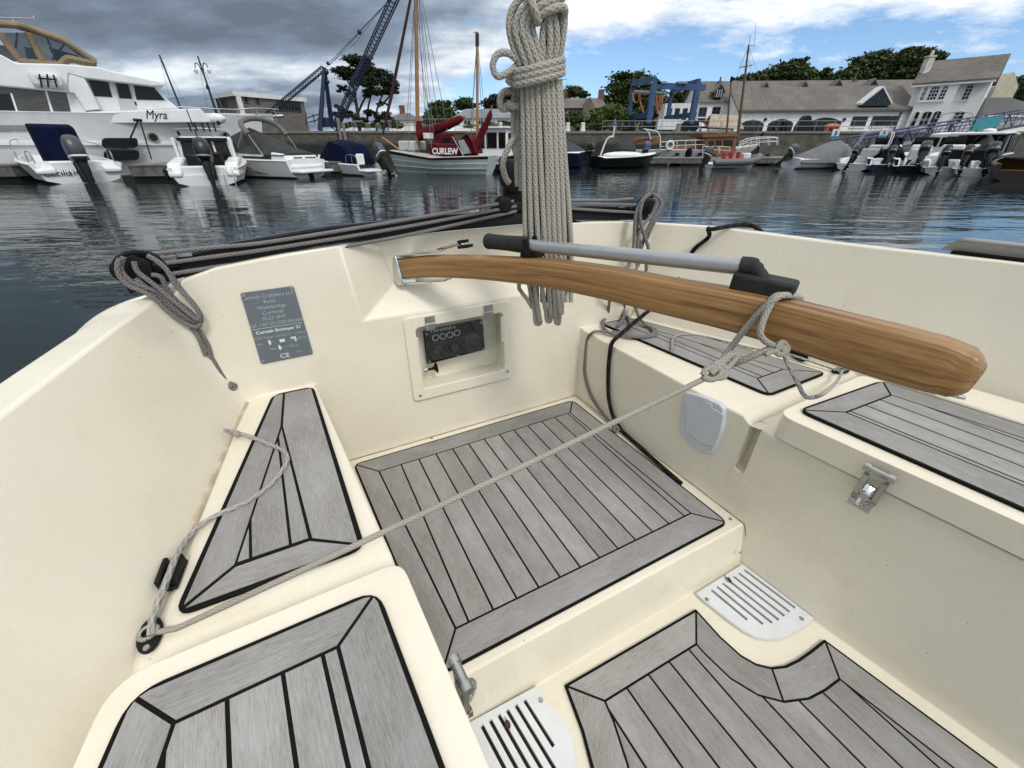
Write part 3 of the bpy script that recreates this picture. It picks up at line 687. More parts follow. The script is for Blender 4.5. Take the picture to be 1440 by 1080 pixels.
for x, y in ((809, 375.5), (682, 367)):
    pp = rp(x, y, tt(x) * .995); P(MB().lathe([(.008, 0), (.007, .003)], pp, (0, 0, 1), 10), 'screw', STEEL, tiller)
# ---- cleats and fairleads
def cleat(c, d, name='cam_cleat'):
    d = Vector(d).normalized(); s = d.cross(Vector((0, 0, 1))); c = Vector(c); M_ = Matrix((d, s, Vector((0, 0, 1)))).transposed()
    mb = MB(); mb.box(c + Vector((0, 0, .004)), (.062, .030, .007), M=M_)
    for q in (-1, 1): mb.prism([c + s * q * .0155 + d * .028 + Vector((0, 0, .006)), c + s * q * .007 + d * .027 + Vector((0, 0, .006)), c + s * q * .003 - d * .024 + Vector((0, 0, .006)), c + s * q * .013 - d * .027 + Vector((0, 0, .006))], (0, 0, .022))
    o = P(mb, name, BLACKP, bevel=.004); P(MB().lathe([(.0045, 0), (.004, .002)], c - d * .026 + Vector((0, 0, .008)), (0, 0, 1), 10), 'screw', STEEL, o); return o
def fairlead(c, d):
    d = Vector(d).normalized(); s = d.cross(Vector((0, 0, 1))); c = Vector(c); mb = MB()
    mb.prism([c + s * x + d * y for x, y in [(math.cos(t) * .031, math.sin(t) * .016) for t in [i * math.pi / 8 for i in range(16)]]], (0, 0, .009))
    o = P(mb, 'fairlead', BLACKP, bevel=.003)
    q = [c + Vector((0, 0, .011)) + s * math.cos(t) * .011 + d * math.sin(t) * .011 for t in [i * math.pi / 7 for i in range(15)]]
    P(MB().tube(q, .0035, 8), 'steel_bush', STEEL, o)
    for x in (-.024, .024): P(MB().lathe([(.005, 0), (.004, .002)], c + s * x + Vector((0, 0, .009)), (0, 0, 1), 10), 'screw', STEEL, o)
    return o
cl1 = sp(245, 812, -.658); cleat(cl1, sp(262, 770, -.66) - cl1); fl1 = sp(213, 895, -.658); fairlead(fl1, sp(250, 880, -.66) - fl1)
cl2 = sp(1122, 503, -.655); cleat(cl2, sp(1100, 492, -.655) - cl2); fl2 = sp(1181, 523, -.658); fairlead(fl2, sp(1160, 512, -.66) - fl2)
# ================================================================ ropes lying, hanging and tied in the cockpit
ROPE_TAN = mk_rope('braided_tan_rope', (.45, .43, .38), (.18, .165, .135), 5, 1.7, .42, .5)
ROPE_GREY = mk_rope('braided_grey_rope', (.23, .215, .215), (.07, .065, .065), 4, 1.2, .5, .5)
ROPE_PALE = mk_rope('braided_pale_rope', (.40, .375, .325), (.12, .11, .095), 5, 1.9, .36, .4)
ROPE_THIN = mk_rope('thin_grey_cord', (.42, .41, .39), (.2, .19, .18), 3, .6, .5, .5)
ROPE_BLACK = mk_rope('black_laid_rope', (.020, .019, .018), (.004, .004, .004), 1, .42, .9, 1.)
def single(mb, name, m, label, cat, group=None, **k):
    loc = min(mb.v, key=lambda p: p.z)
    return tag(mb.build(name, m, None, loc=loc, **k), label, cat, group)
# ---- big hank
YH = 1.10
def hp_(x, y, dy=0.): return yp(x, y, YH + dy)
mb = MB(); rr = .0069
front = [((735, 112), (737, 200), (739, 330), (744, 395), (752, 440), .004), ((741, 112), (744, 200), (747, 330), (752, 400), (760, 452), -.004), ((748, 112), (751, 200), (756, 330), (762, 400), (768, 436), -.008),
         ((755, 112), (759, 200), (766, 330), (771, 400), (775, 442), -.010), ((763, 112), (768, 200), (772, 330), (778, 400), (781, 445), -.008), ((769, 112), (774, 200), (779, 330), (783, 400), (787, 440), -.010),
         ((776, 112), (781, 200), (786, 330), (788, 390), (790, 430), -.007), ((783, 112), (787, 200), (793, 330), (792, 390), (790, 425), -.002), ((787, 112), (793, 200), (803, 330), (803, 380), (800, 410), .006)]
for i, q in enumerate(front):
    pts = [hp_(x + (random.random() - .5) * 1.2, y, q[5]) for x, y in q[:5]]
    mb.tube(smoothpath(pts, 7), rr, 10)
    if i % 2 == 0 and i < 8:   # turn of the coil at the foot
        a, b2 = q[4], front[i + 1][4]; lo = max(a[1], b2[1]) + (9 if i else 3)
        mb.tube(smoothpath([hp_(*a, q[5]), hp_(lerp(a[0], b2[0], .2), lo - 1, 0), hp_(lerp(a[0], b2[0], .8), lo, .004), hp_(*b2, front[i + 1][5])], 6), rr, 10)
for i in range(8):
    x0 = 738 + i * 6.5; x1 = 742 + i * 8
    mb.tube(smoothpath([hp_(x0, 112, .02), hp_(x0 + 2, 200, .022), hp_(x1, 330, .02), hp_(x1 + 4, 395, .018), hp_(x1 + 5, 425, .01)], 6), rr, 8)
mb.tube(smoothpath([hp_(738, 330, .02), hp_(730, 398, .01), hp_(733, 410, .0), hp_(742, 422, -.006), hp_(748, 432, .01)], 6), .0058, 10)
# upper bight: strands rise from the wrap to the gathering turn at the top
ups = [((733, 92), (722, 66), (716, 38), (721, 12), (738, -8), .0), ((741, 92), (731, 66), (724, 40), (731, 18), (748, 4), -.008), ((749, 92), (741, 66), (734, 42), (738, 24), (752, 8), -.012), ((757, 90), (748, 66), (741, 44), (744, 28), (756, 12), -.012), ((762, 88), (756, 66), (749, 44), (750, 30), (758, 14), -.006),
       ((766, 86), (763, 62), (764, 40), (768, 26), (772, 2), -.004), ((772, 86), (774, 62), (773, 40), (771, 22), (765, -4), -.008), ((780, 85), (783, 60), (782, 38), (778, 20), (772, -2), -.004), ((786, 84), (791, 56), (794, 26), (788, 10), (770, -12), .008)]
for q in ups: mb.tube(smoothpath([hp_(x, y, q[5]) for x, y in q[:5]], 6), rr * 1.05, 10)
for q in [((738, 94), (727, 66), (719, 36), (726, 4), .014), ((778, 90), (787, 58), (789, 30), (783, 2), .016), ((760, 90), (766, 60), (771, 34), (769, 5), .02)]: mb.tube(smoothpath([hp_(x, y, q[4]) for x, y in q[:4]], 6), rr * 1.05, 8)
mb.tube(smoothpath([hp_(738, 8, .0), hp_(752, 0, -.016), hp_(766, -6, -.014), hp_(790, -10, 0)], 6), rr * 1.1, 10)
mb.tube(smoothpath([hp_(746, -12, -.02), hp_(749, 6, -.03), hp_(753, 18, -.03), hp_(756, 29, -.022), hp_(756, 31, -.01)], 6), rr * 1.15, 10)
mb.tube(smoothpath([hp_(760, 21, -.020), hp_(774, 14, -.024), hp_(787, 10, -.018), hp_(794, 13, -.006), hp_(793, 24, .006), hp_(788, 38, .012)], 6), rr * 1.1, 10)
mb.tube(smoothpath([hp_(752, 14, -.018), hp_(766, 6, -.022), hp_(780, 0, -.016), hp_(792, -4, -.004)], 6), rr * 1.1, 10)
for k, (yl, yr) in enumerate(((101, 84), (110, 93), (119, 102))):     # three tight frapping turns
    pts = [hp_(758 + 33 * math.cos(t) , lerp(yl, yr, (math.cos(t) + 1) / 2) + 1.5 * math.sin(t), .004 - .034 * math.sin(t)) for t in [i * 2 * math.pi / 22 for i in range(23)]]
    mb.tube(pts, rr * 1.08, 10)
# stray loop on the left of the wrap
mb.tube(smoothpath([hp_(727, 84, .0), hp_(715, 75, .0), hp_(700, 76, -.004), hp_(693, 92, -.006), hp_(699, 107, -.004), hp_(713, 103, .0), hp_(729, 90, .008)], 7), rr * 1.0, 12)
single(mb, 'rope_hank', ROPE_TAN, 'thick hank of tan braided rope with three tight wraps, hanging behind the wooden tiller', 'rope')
# ---- mainsheet falls on the left of the hank
mb = MB(); D = .045
for q in [((722, 102), (723, 140), (722, 180), (724, 212), (730, 222), (731, 205)), ((728, 104), (729, 150), (728, 200), (727, 240), (728, 262)), ((733, 110), (734, 160), (732, 215), (733, 268))]:
    mb.tube(smoothpath([hp_(x, y, D) for x, y in q], 6), .0072, 10)
mb.tube(smoothpath([hp_(733, 190, D + .01), hp_(722, 196, D - .006), hp_(712, 214, D - .008), hp_(707, 232, D), hp_(711, 250, D + .02), hp_(716, 257, D + .03)], 6), .0075, 10)
for y in (103, 113, 146): mb.tube(smoothpath([hp_(715, y, D), hp_(719, y + 3, D - .02), hp_(728, y + 4, D - .022), hp_(737, y + 2, D - .01), hp_(737, y - 2, D + .02)], 5), .0078, 10)
mb.tube(smoothpath([hp_(722, 128, D), hp_(708, 130, D - .005), hp_(703, 143, D - .008), hp_(707, 153, D), hp_(718, 149, D), hp_(724, 138, D)], 6), .0078, 10)
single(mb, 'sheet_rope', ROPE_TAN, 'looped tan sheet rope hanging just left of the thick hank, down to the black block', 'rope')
# ---- traveller lines along the horse
BH = 1.283
LN = [(((212, 357), (300, 348), (380, 340), (560, 311), (722, 283)), 'uppermost grey line stretched over the water above the black track, left half'),
      (((228, 371), (300, 361), (380, 350), (560, 321), (726, 290)), 'middle grey line of three running along the black track, left half'),
      (((236, 386), (300, 376), (380, 364), (560, 333), (726, 297)), 'lowest grey line of three running along the black track, left half'),
      (((742, 283), (805, 282), (860, 281.5), (890, 279.5)), 'uppermost grey line right of the rope hank, over the black track'),
      (((742, 286), (805, 286.5), (860, 287.5), (896, 288)), 'middle grey line right of the rope hank, over the black track'),
      (((742, 291), (805, 293.5), (860, 297), (896, 299)), 'lowest grey line right of the rope hank, close over the black track')]
for q, lab in LN:
    mb = MB(); mb.tube(smoothpath([tp(x, y, BH) for x, y in q], 8), .0052, 10)
    single(mb, 'traveller_line', ROPE_GREY, lab, 'rope', 'grey lines along the black track')
# ---- grey coil hung on the left end block
def z6(x, y): return (140 + x / 6, 320 + y / 6)
def cp_(x, y, b=1.245): return tp(*z6(x, y), b)
mb = MB(); r = .0057
for q, b in [([(170, 265), (150, 330), (170, 410), (250, 490), (380, 545), (470, 600), (560, 690), (690, 790), (800, 835), (850, 815), (850, 740), (790, 640), (700, 540), (600, 400), (510, 300), (400, 235)], 1.240),
             ([(290, 290), (320, 370), (420, 450), (510, 520), (590, 590), (700, 680), (800, 760), (840, 770), (830, 700), (740, 590), (640, 480), (560, 350), (450, 260)], 1.232),
             ([(200, 250), (180, 350), (260, 450), (400, 510), (520, 560), (640, 680), (760, 775), (830, 800)], 1.247),
             ([(300, 430), (430, 530), (560, 640), (700, 760), (790, 850), (850, 960), (895, 1080)], 1.250),
             ([(440, 400), (520, 420), (570, 520), (640, 610), (740, 690), (810, 760)], 1.250)]:
    mb.tube(smoothpath([cp_(x, y, b) for x, y in q], 5), r, 10)
tail = [(262, 452), (283, 480), (300, 506), (312, 526), (322, 540)]
mb.tube(smoothpath([tp(x, y, 1.252) for x, y in tail], 6), r * .8, 10)
tail = [(268, 448), (289, 478), (297, 500), (294, 504)]
mb.tube(smoothpath([tp(x, y, 1.256) for x, y in tail], 6), r * .8, 10)
kc = tp(325, 543, 1.25)
for k in range(3):
    M_ = Matrix.Rotation(k * 1.1, 3, 'Y') @ Matrix.Rotation(.5 + k, 3, 'X')
    mb.tube([kc + M_ @ Vector((math.cos(t) * .0095, math.sin(t) * .0095, (k - 1) * .004)) for t in [i * math.pi / 6 for i in range(13)]], .0055, 8)
mb.tube([kc - Vector((0, 0, .008)), kc + AX * .004 - Vector((0, 0, .026))], [.005, .003], 8)
single(mb, 'rope_coil', ROPE_GREY, 'grey rope coil with a knotted tail hung over the left end of the black track', 'rope')
# ---- grey coil hung on the right end block, tails down to the seat
def z7(x, y): return (800 + x / 6, 250 + y / 6)
mb = MB()
for q, b in [([(690, 130), (620, 190), (570, 290), (555, 420), (545, 580), (500, 740), (440, 900)], 1.21), ([(720, 170), (735, 220), (690, 330), (610, 420), (580, 560), (575, 740)], 1.205), ([(700, 130), (770, 190), (760, 270), (690, 380), (640, 500), (600, 640), (585, 745)], 1.215),
             ([(620, 200), (600, 300), (610, 400), (640, 500), (670, 600), (650, 760)], 1.20), ([(740, 160), (785, 220), (740, 330), (690, 440), (650, 540)], 1.222), ([(660, 150), (590, 260), (575, 420), (600, 560), (610, 640)], 1.218)]:
    mb.tube(smoothpath([tp(*z7(x, y), b) for x, y in q], 5), .0066, 10)
mb.tube(smoothpath([tp(*z7(500, 740), 1.20), tp(862, 395, 1.19), sp(855, 440, -.62), sp(848, 452, -.645), sp(853, 466, -.645), sp(875, 470, -.645), sp(886, 455, -.645), sp(876, 443, -.645), sp(858, 443, -.645), sp(848, 455, -.645), sp(858, 468, -.642), sp(884, 463, -.64), sp(884, 447, -.64), sp(870, 441, -.638)], 7), .0062, 8)
mb.tube(smoothpath([tp(*z7(580, 745), 1.20), tp(885, 400, 1.19), sp(878, 430, -.60), sp(877, 446, -.635), sp(868, 460, -.635)], 6), .0062, 8)
mb.tube(smoothpath([tp(*z7(660, 745), 1.2), sp(896, 428, -.60), sp(897, 442, -.62), sp(907, 456, -.64), sp(922, 464, -.645), sp(920, 472, -.645), sp(895, 474, -.645), sp(866, 467, -.643)], 6), .006, 8)
mb.tube(smoothpath([sp(862, 466, -.64), sp(890, 473, -.642), sp(918, 470, -.64), sp(916, 461, -.64)], 6), .0062, 8)
# one part runs over the seat edge and down to the sole
mb.tube(smoothpath([sp(922, 466, -.643), sp(905, 474, -.645), sp(872, 469, -.645), sp(843, 466, -.645), sp(833, 468, -.648), aft_pt(826, 477, .008), aft_pt(823, 500, .008), aft_pt(822, 525, .008), aft_pt(828, 550, .008), aft_pt(840, 572, .010), sp(858, 594, -.985), sp(864, 600, -.985)], 7), .0062, 8)
kc = sp(866, 603, -.980)
for k in range(3):
    M_ = Matrix.Rotation(k * 1.2, 3, 'Y') @ Matrix.Rotation(.9 * k, 3, 'X')
    mb.tube([kc + M_ @ Vector((math.cos(t) * .010, math.sin(t) * .010, (k - 1) * .004)) for t in [i * math.pi / 6 for i in range(13)]], .006, 8)
kc = sp(894, 429, -.585); mb.ball(kc, (.012, .012, .014), 10)
single(mb, 'rope_coil', ROPE_GREY, 'grey rope coil hung on the right track end, its tail coiled on the seat', 'rope')
# ---- thin pale cords
mb = MB(); mb.tube(smoothpath([sp(945, 493, -.645), sp(945, 482, -.645), sp(948, 474, -.645), sp(962, 470, -.646), sp(985, 472, -.65), sp(1020, 480, -.652), sp(1060, 490, -.652), sp(1100, 496, -.645), sp(1122, 502, -.640), sp(1145, 510, -.645), sp(1172, 519, -.648), sp(1181, 522, -.645), sp(1184, 522, -.63), sp(1178, 535, -.615), rp(1160, 552, .84), rp(1143, 559, .80), rp(1131, 556, .775), rp(1120, 535, .75), rp(1108, 512, .735), rp(1102, 497, .728)], 8), .0042, 8)
mb.ball(sp(946, 490, -.643), (.007, .006, .007), 8); mb.ball(sp(944, 494, -.645), (.004, .006, .004), 8)
single(mb, 'thin_cord', ROPE_THIN, 'thin grey cord on the right seat, led through a fairlead up to the tiller', 'cord')
# ---- lashing: fairlead on the left seat -> knot -> tiller
mb = MB(); R5 = .0061
k0 = rp(1000, 528, .742); s0 = fl1 + Vector((0, 0, .008))
s1 = sp(248, 884, -.645)
line = [s0, s1] + [s1.lerp(k0, f) - Vector((0, 0, .004 * math.sin(math.pi * f))) for f in [i / 14 for i in range(1, 15)]]
mb.tube(line, [.0045] * 2 + [.0052] * 14, 10)
t1 = tt(1100)
def tl(x, y, d=0.): return rp(x, y, tt(x) + d)
up = [k0, tl(1020, 500, -.01), tl(1046, 465, -.02), tl(1068, 440, -.035), tl(1084, 425, -.042), tl(1098, 416, -.036), tl(1112, 416, -.012), tl(1124, 419, .02), tl(1126, 428, .035)]
mb.tube(smoothpath(up, 6), R5, 10)
mb.tube(smoothpath([tl(1080, 427, -.03), tl(1090, 417, -.028), tl(1104, 414, -.006), tl(1118, 417, .022)], 6), R5, 10)
mb.tube(smoothpath([tl(1086, 424, -.04), tl(1076, 444, -.042), tl(1070, 462, -.043), tl(1070, 472, -.04), tl(1078, 481, -.03), tl(1092, 487, -.008), tl(1104, 489, .015)], 6), R5 * .95, 10)
mb.tube(smoothpath([k0, tl(1016, 518, -.01), tl(1045, 507, -.02), tl(1072, 495, -.022), tl(1090, 487, -.010)], 6), R5, 10)
for q in [[(988, 527), (994, 519), (1006, 516), (1014, 520), (1010, 530), (998, 534), (988, 529)], [(1000, 526), (1014, 512), (1028, 500), (1036, 499), (1030, 510), (1014, 526), (1010, 532)], [(1006, 532), (1018, 530), (1020, 520), (1012, 510), (1004, 514), (1000, 524)], [(1000, 520), (1016, 506), (1030, 496)]]:
    mb.tube(smoothpath([rp(x, y, .735) for x, y in q], 6), R5 * .9, 10)
for q in [[(1090, 486), (1098, 490), (1104, 488), (1106, 482), (1098, 482), (1092, 492), (1084, 495), (1076, 499)], [(1094, 480), (1102, 494), (1096, 499), (1088, 492)], [(1104, 480), (1108, 490), (1100, 498), (1092, 496)]]:
    mb.tube(smoothpath([rp(x, y, .722) for x, y in q], 6), R5 * .8, 8)
single(mb, 'tiller_lashing', ROPE_PALE, 'pale braided rope crossing the cockpit floor, knotted around the wooden tiller', 'rope')
# ---- cord through the left cleat
mb = MB(); mb.tube(smoothpath([sp(212, 893, -.645), sp(214, 872, -.635), sp(224, 842, -.632), sp(236, 812, -.628), sp(247, 785, -.630), sp(262, 760, -.645), sp(280, 740, -.648), sp(310, 722, -.648), sp(350, 704, -.648), sp(382, 680, -.648), sp(401, 655, -.648), sp(404, 643, -.648), sp(397, 633, -.648), sp(372, 622, -.648), sp(345, 612, -.648), sp(328, 608, -.642), sp(316, 605, -.625)], 8), .0052, 8)
mb.ball(sp(333, 610, -.643), (.010, .009, .009), 10)
single(mb, 'thin_cord', ROPE_THIN, 'thin pale cord looped over the left seat and jammed in the black cleat', 'cord')
# ---- black laid rope
def W_t(x, y):
    p0 = W(1.375, 1.1, 0); d = W(1.50, .684, 0) - p0; n_ = Vector((d.y, -d.x, 0)); r = ray(x, y); return (p0 - EYE).dot(n_) / r.dot(n_)
mb = MB(); mb.tube(smoothpath([W(1.62, 1.02, -.30), W(1.55, 1.06, -.262), zp(1003, 322, CZ - .258), zp(996, 322, CZ - .262), W(1.385, 1.09, -.30), rp(975, 352, W_t(975, 352)), rp(962, 378, W_t(962, 378)), sp(945, 405, -.50), sp(918, 432, -.58), sp(890, 455, -.615), sp(873, 470, -.625), aft_pt(861, 482, .016), aft_pt(857, 500, .012), aft_pt(855, 530, .012), aft_pt(856, 560, .012), aft_pt(862, 585, .012), sp(874, 605, -.985), sp(890, 620, -.988), sp(910, 638, -.988), sp(935, 660, -.988), sp(958, 680, -.988)], 8), .0078, 10)
single(mb, 'mooring_rope', ROPE_BLACK, 'black twisted rope dropping over the right coaming and seat on to the floor', 'rope')
# ================================================================ water
def mk_water():
    m, nt, b = nodes('harbour_water')
    tc = N(nt, 'ShaderNodeTexCoord').outputs['Object']
    b.inputs['Base Color'].default_value = (.012, .020, .0185, 1); b.inputs['Roughness'].default_value = .03
    b.inputs['IOR'].default_value = 1.333; b.inputs['Specular IOR Level'].default_value = .5
    a = noise(nt, mapping(nt, tc, (.5, 1.5, 1)), 1.0, 3, .5)
    c = noise(nt, mapping(nt, tc, (1.7, 4.2, 1)), 1.0, 4, .55)
    d = noise(nt, mapping(nt, tc, (.12, .22, 1)), 1.0, 2, .5)
    patch = ramp(nt, d, [(.38, .35), (.62, 1.)])
    h = mth(nt, 'ADD', mth(nt, 'MULTIPLY', a, .55), mth(nt, 'MULTIPLY', mth(nt, 'MULTIPLY', c, patch), .24))
    bump(nt, h, .5, .085, b)
    return m
WATER = mk_water()
mb = MB(); mb.poly([(-1500, -900, 0), (1500, -900, 0), (1500, 62, 0), (-1500, 62, 0)])
tag(mb.build('water', WATER), kind='structure')
# ================================================================ quay, buildings, cranes and trees across the water
WHITEWALL = mat('white_render', (.87, .87, .86), .85, var=.05, vscale=.8, bstr=.2, bscale=6, bdist=.05)
def mk_tiles(name, c, c2, sx=1.6, sz=2.2):
    m, nt, b = nodes(name); tc = N(nt, 'ShaderNodeTexCoord').outputs['Object']
    n1 = noise(nt, mapping(nt, tc, (2.2, 2.2, 5.)), 1.0, 5, .7); n2 = noise(nt, tc, .35, 4, .6)
    col = mix(nt, ramp(nt, n1, [(.35, 0.), (.7, 1.)]), c2, c); col = mix(nt, ramp(nt, n2, [(.45, 0.), (.7, .5)]), col, tuple(x * 1.35 for x in c))
    w = N(nt, 'ShaderNodeTexWave', wave_type='BANDS', bands_direction='Z'); setin(w, Scale=1.5, Distortion=.6); nt.links.new(tc, w.inputs['Vector'])
    col = mix(nt, mth(nt, 'MULTIPLY', ramp(nt, w.outputs[1], [(.0, 1.), (.25, 0.)]), .45), col, tuple(x * .45 for x in c2))
    nt.links.new(col, b.inputs['Base Color']); b.inputs['Roughness'].default_value = .75; return m
SLATE = mk_tiles('old_slate', (.165, .15, .13), (.085, .078, .07)); SLATE2 = mk_tiles('dark_slate', (.095, .10, .105), (.06, .062, .066)); GREYROOF = mk_tiles('grey_roof', (.20, .225, .235), (.14, .155, .165))
def mk_stone():
    m, nt, b = nodes('wet_quay_stone'); tc = N(nt, 'ShaderNodeTexCoord').outputs['Object']
    br = N(nt, 'ShaderNodeTexBrick'); setin(br, Scale=1.3); br.inputs['Color1'].default_value = (.16, .145, .12, 1); br.inputs['Color2'].default_value = (.085, .08, .07, 1); br.inputs['Mortar'].default_value = (.03, .03, .028, 1); br.inputs['Mortar Size'].default_value = .02
    sx = N(nt, 'ShaderNodeSeparateXYZ'); nt.links.new(tc, sx.inputs[0]); cb = N(nt, 'ShaderNodeCombineXYZ'); nt.links.new(sx.outputs[0], cb.inputs[0]); nt.links.new(sx.outputs[2], cb.inputs[1]); nt.links.new(cb.outputs[0], br.inputs['Vector'])
    col = mix(nt, ramp(nt, noise(nt, tc, .8, 6, .7), [(.4, 0.), (.65, .75)]), br.outputs[0], (.05, .055, .035))
    weed = ramp(nt, mth(nt, 'ADD', sx.outputs[2], mth(nt, 'MULTIPLY', noise(nt, tc, .9, 4), 1.1)), [(.28, 1.), (.62, 0.)])
    w = N(nt, 'ShaderNodeMath', operation='MULTIPLY_ADD'); nt.links.new(sx.outputs[2], w.inputs[0]); w.inputs[1].default_value = .25; w.inputs[2].default_value = 0
    tide = ramp(nt, mth(nt, 'ADD', mth(nt, 'MULTIPLY', sx.outputs[2], .3), mth(nt, 'MULTIPLY', noise(nt, tc, .7, 5), .25)), [(.50, 1.), (.66, 0.)])
    col = mix(nt, tide, col, (.018, .019, .014))
    nt.links.new(col, b.inputs['Base Color']); b.inputs['Roughness'].default_value = .8; bump(nt, br.outputs[1], -.6, .1, b); return m
STONE = mk_stone(); CONC = mat('pale_concrete', (.24, .23, .20), .85, var=.2, vscale=1.2); CONCD = mat('tide_stained_concrete', (.13, .125, .10), .85, var=.3, vscale=.9, c2=(.05, .05, .035))
GLASSD = mat('dark_window_glass', (.012, .016, .02), .1, var=.2, vscale=.5, spec=.25); FRAMED = mat('dark_window_frame', (.045, .06, .075), .5); FRAMEW = mat('white_window_frame', (.72, .73, .73), .5)
BLUESTEEL = mat('blue_painted_steel', (.025, .085, .21), .5, var=.2, vscale=.8); NAVY = mat('dark_blue_steel', (.014, .022, .062), .5, var=.2, vscale=.6); GALV = mat('galvanised_steel', (.26, .27, .28), .5, .4, var=.15, vscale=3)
WOODCL = mat('weathered_timber_cladding', (.175, .16, .145), .8, var=.3, vscale=2.2, streak=(.6, .6, 9.)); STONEW = mat('rubble_stone_wall', (.20, .18, .15), .9, var=.3, vscale=2.5)
BRICK = mat('red_brick', (.22, .10, .07), .85, var=.25, vscale=3)
GQ = 2.75
# ---- ground behind the quay and the hill
tag(MB().prism([(-260, 58.6, -3), (260, 58.6, -3), (260, 420, -3), (-260, 420, -3)], (0, 0, GQ + 2.96)).build('quay_ground', CONC), kind='structure')
mb = MB(); gx = [-260, -120, -60, -20, 10, 40, 70, 100, 130, 180, 260]; gh = [2, 2.2, 2.3, 3, 7, 11, 15, 19, 20, 22, 22]
mb.loft([[Vector((x, y, 2 + h * f)) for x, h in zip(gx, gh)] for y, f in ((84, 0), (105, .35), (135, .75), (200, 1.0), (330, 1.2))])
tag(mb.build('hill', mat('hill_grass', (.045, .06, .022), .95, var=.35, vscale=.12, c2=(.025, .035, .012)), angle=180), kind='structure')
# ---- quay walls
def wall(name, lab, x0, x1, y, z1, m, cope, th=1.2):
    r = thing(name, lab, 'quay wall', (x0, y, 0)); MB().bx(x0, x1, y, y + th, -2, z1 - .22).build('wall', m, r, True)
    MB().bx(x0 - .05, x1 + .05, y - .12, y + th, z1 - .22, z1).build('coping', cope, r, True); return r
xa = yp(752, 205, 58).x; xb = yp(1062, 205, 58).x
LICH = mat('lichened_coping', (.26, .22, .14), .9, var=.3, vscale=.7)
wall('quay_wall', 'dark weed stained stone quay wall on the left, behind the crane and the masts', -110, xa, 57.2, GQ + .02, STONE, LICH)
wall('quay_wall', 'dark stone quay wall in front of the blue boat hoist', xa + .1, xb, 57.2, GQ, STONE, CONC)
wall('quay_wall', 'greenish concrete quay wall below the long white building', xb + .1, 110, 57.0, GQ, CONCD, CONC)
# ---- facades
class Fac:
    def __init__(s, x0, Y0, x1, Y1, yr=190):
        a, b = yp(x0, yr, Y0), yp(x1, yr, Y1); s.o = Vector((a.x, a.y, 0)); s.d = Vector((b.x - a.x, b.y - a.y, 0)); s.L = s.d.length; s.d.normalize(); s.n = Vector((s.d.y, -s.d.x, 0))
    def sz(s, x, y, off=0.):
        r = ray(x, y); o = s.o + s.n * off; t = (o - EYE).dot(s.n) / r.dot(s.n); p = EYE + r * t; return (p - o).dot(s.d), p.z
    def pt(s, a, z, off=0.): return s.o + s.d * a + s.n * off + Vector((0, 0, z))
    def box(s, mb, a0, a1, z0, z1, f0, f1, m=0): return mb.prism([s.pt(a0, z0, f0), s.pt(a1, z0, f0), s.pt(a1, z1, f0), s.pt(a0, z1, f0)], s.n * (f1 - f0), m)
    def rect(s, q):
        (x0, y0), (x1, y1) = q; a0, _ = s.sz(x0, (y0 + y1) / 2); a1, _ = s.sz(x1, (y0 + y1) / 2); _, z1 = s.sz((x0 + x1) / 2, y0); _, z0 = s.sz((x0 + x1) / 2, y1); return a0, a1, z0, z1
    def window(s, parent, q, nx=2, nz=2, arch=0., frame=None, sill=True, off=0., door=False, name='window', fw=.07):
        a0, a1, z0, z1 = s.rect(q); frame = frame or FRAMED
        out = [(a0, z0), (a1, z0)] + ([(a1, z1), (a0, z1)] if not arch else [(lerp(a1, a0, i / 8), z1 - arch + arch * (1 - (2 * i / 8 - 1) ** 2)) for i in range(9)])
        w = MB().prism([s.pt(a, z, off + .012) for a, z in out], s.n * .03).build(name, GLASSD, parent, True)
        f = MB(); k = len(out)
        for i in range(k):
            p, q2 = s.pt(*out[i], off + .05), s.pt(*out[(i + 1) % k], off + .05); f.tube([p, q2], fw, 4)
        for i in range(1, nx): s.box(f, lerp(a0, a1, i / nx) - fw * .5, lerp(a0, a1, i / nx) + fw * .5, z0, z1 - arch * .25, off + .03, off + .085)
        for i in range(1, nz): s.box(f, a0, a1, lerp(z0, z1, i / nz) - fw * .5, lerp(z0, z1, i / nz) + fw * .5, off + .032, off + .08)
        f.build('frame', frame, w, True)
        if sill: s.box(MB(), a0 - .12, a1 + .12, z0 - .18, z0 - .05, off + .004, off + .16).build('sill', WHITEWALL, w, True)
        return w
# back range: long two storey building with the stepped roof
FB = Fac(975, 73, 1290, 71); B1 = thing('white_building', 'long white quayside building with grey slate roof, arched openings and dormers', 'building', FB.pt(0, GQ))
_, ze = FB.sz(1000, 144); _, zr = FB.sz(1000, 126); dpt = 9.
mb = MB(); FB.box(mb, 0, FB.L, GQ - 1, ze, -dpt, 0)
e = FB.L
mb.prism([FB.pt(0, ze, 0), FB.pt(0, ze, -dpt), FB.pt(0, zr + 1.3, -dpt / 2)], FB.d * e); mb.build('wall', WHITEWALL, B1, True)
zrr = zr + 1.3
mb = MB()
for f0, f1 in ((.35, -dpt / 2), (-dpt - .35, -dpt / 2)): mb.prism([FB.pt(-.3, ze - .1, f0), FB.pt(e, ze - .1, f0), FB.pt(e, zrr, f1), FB.pt(-.3, zrr, f1)], (0, 0, .18))
roof = mb.build('roof', SLATE, B1, True)
for q in (((983, 151.5), (993, 164)), ((1002, 151), (1012, 161)), ((1026, 150), (1034, 159))): FB.window(B1, q, 2, 2)
FB.window(B1, ((982, 164), (991, 176)), 1, 1, name='door', sill=False)
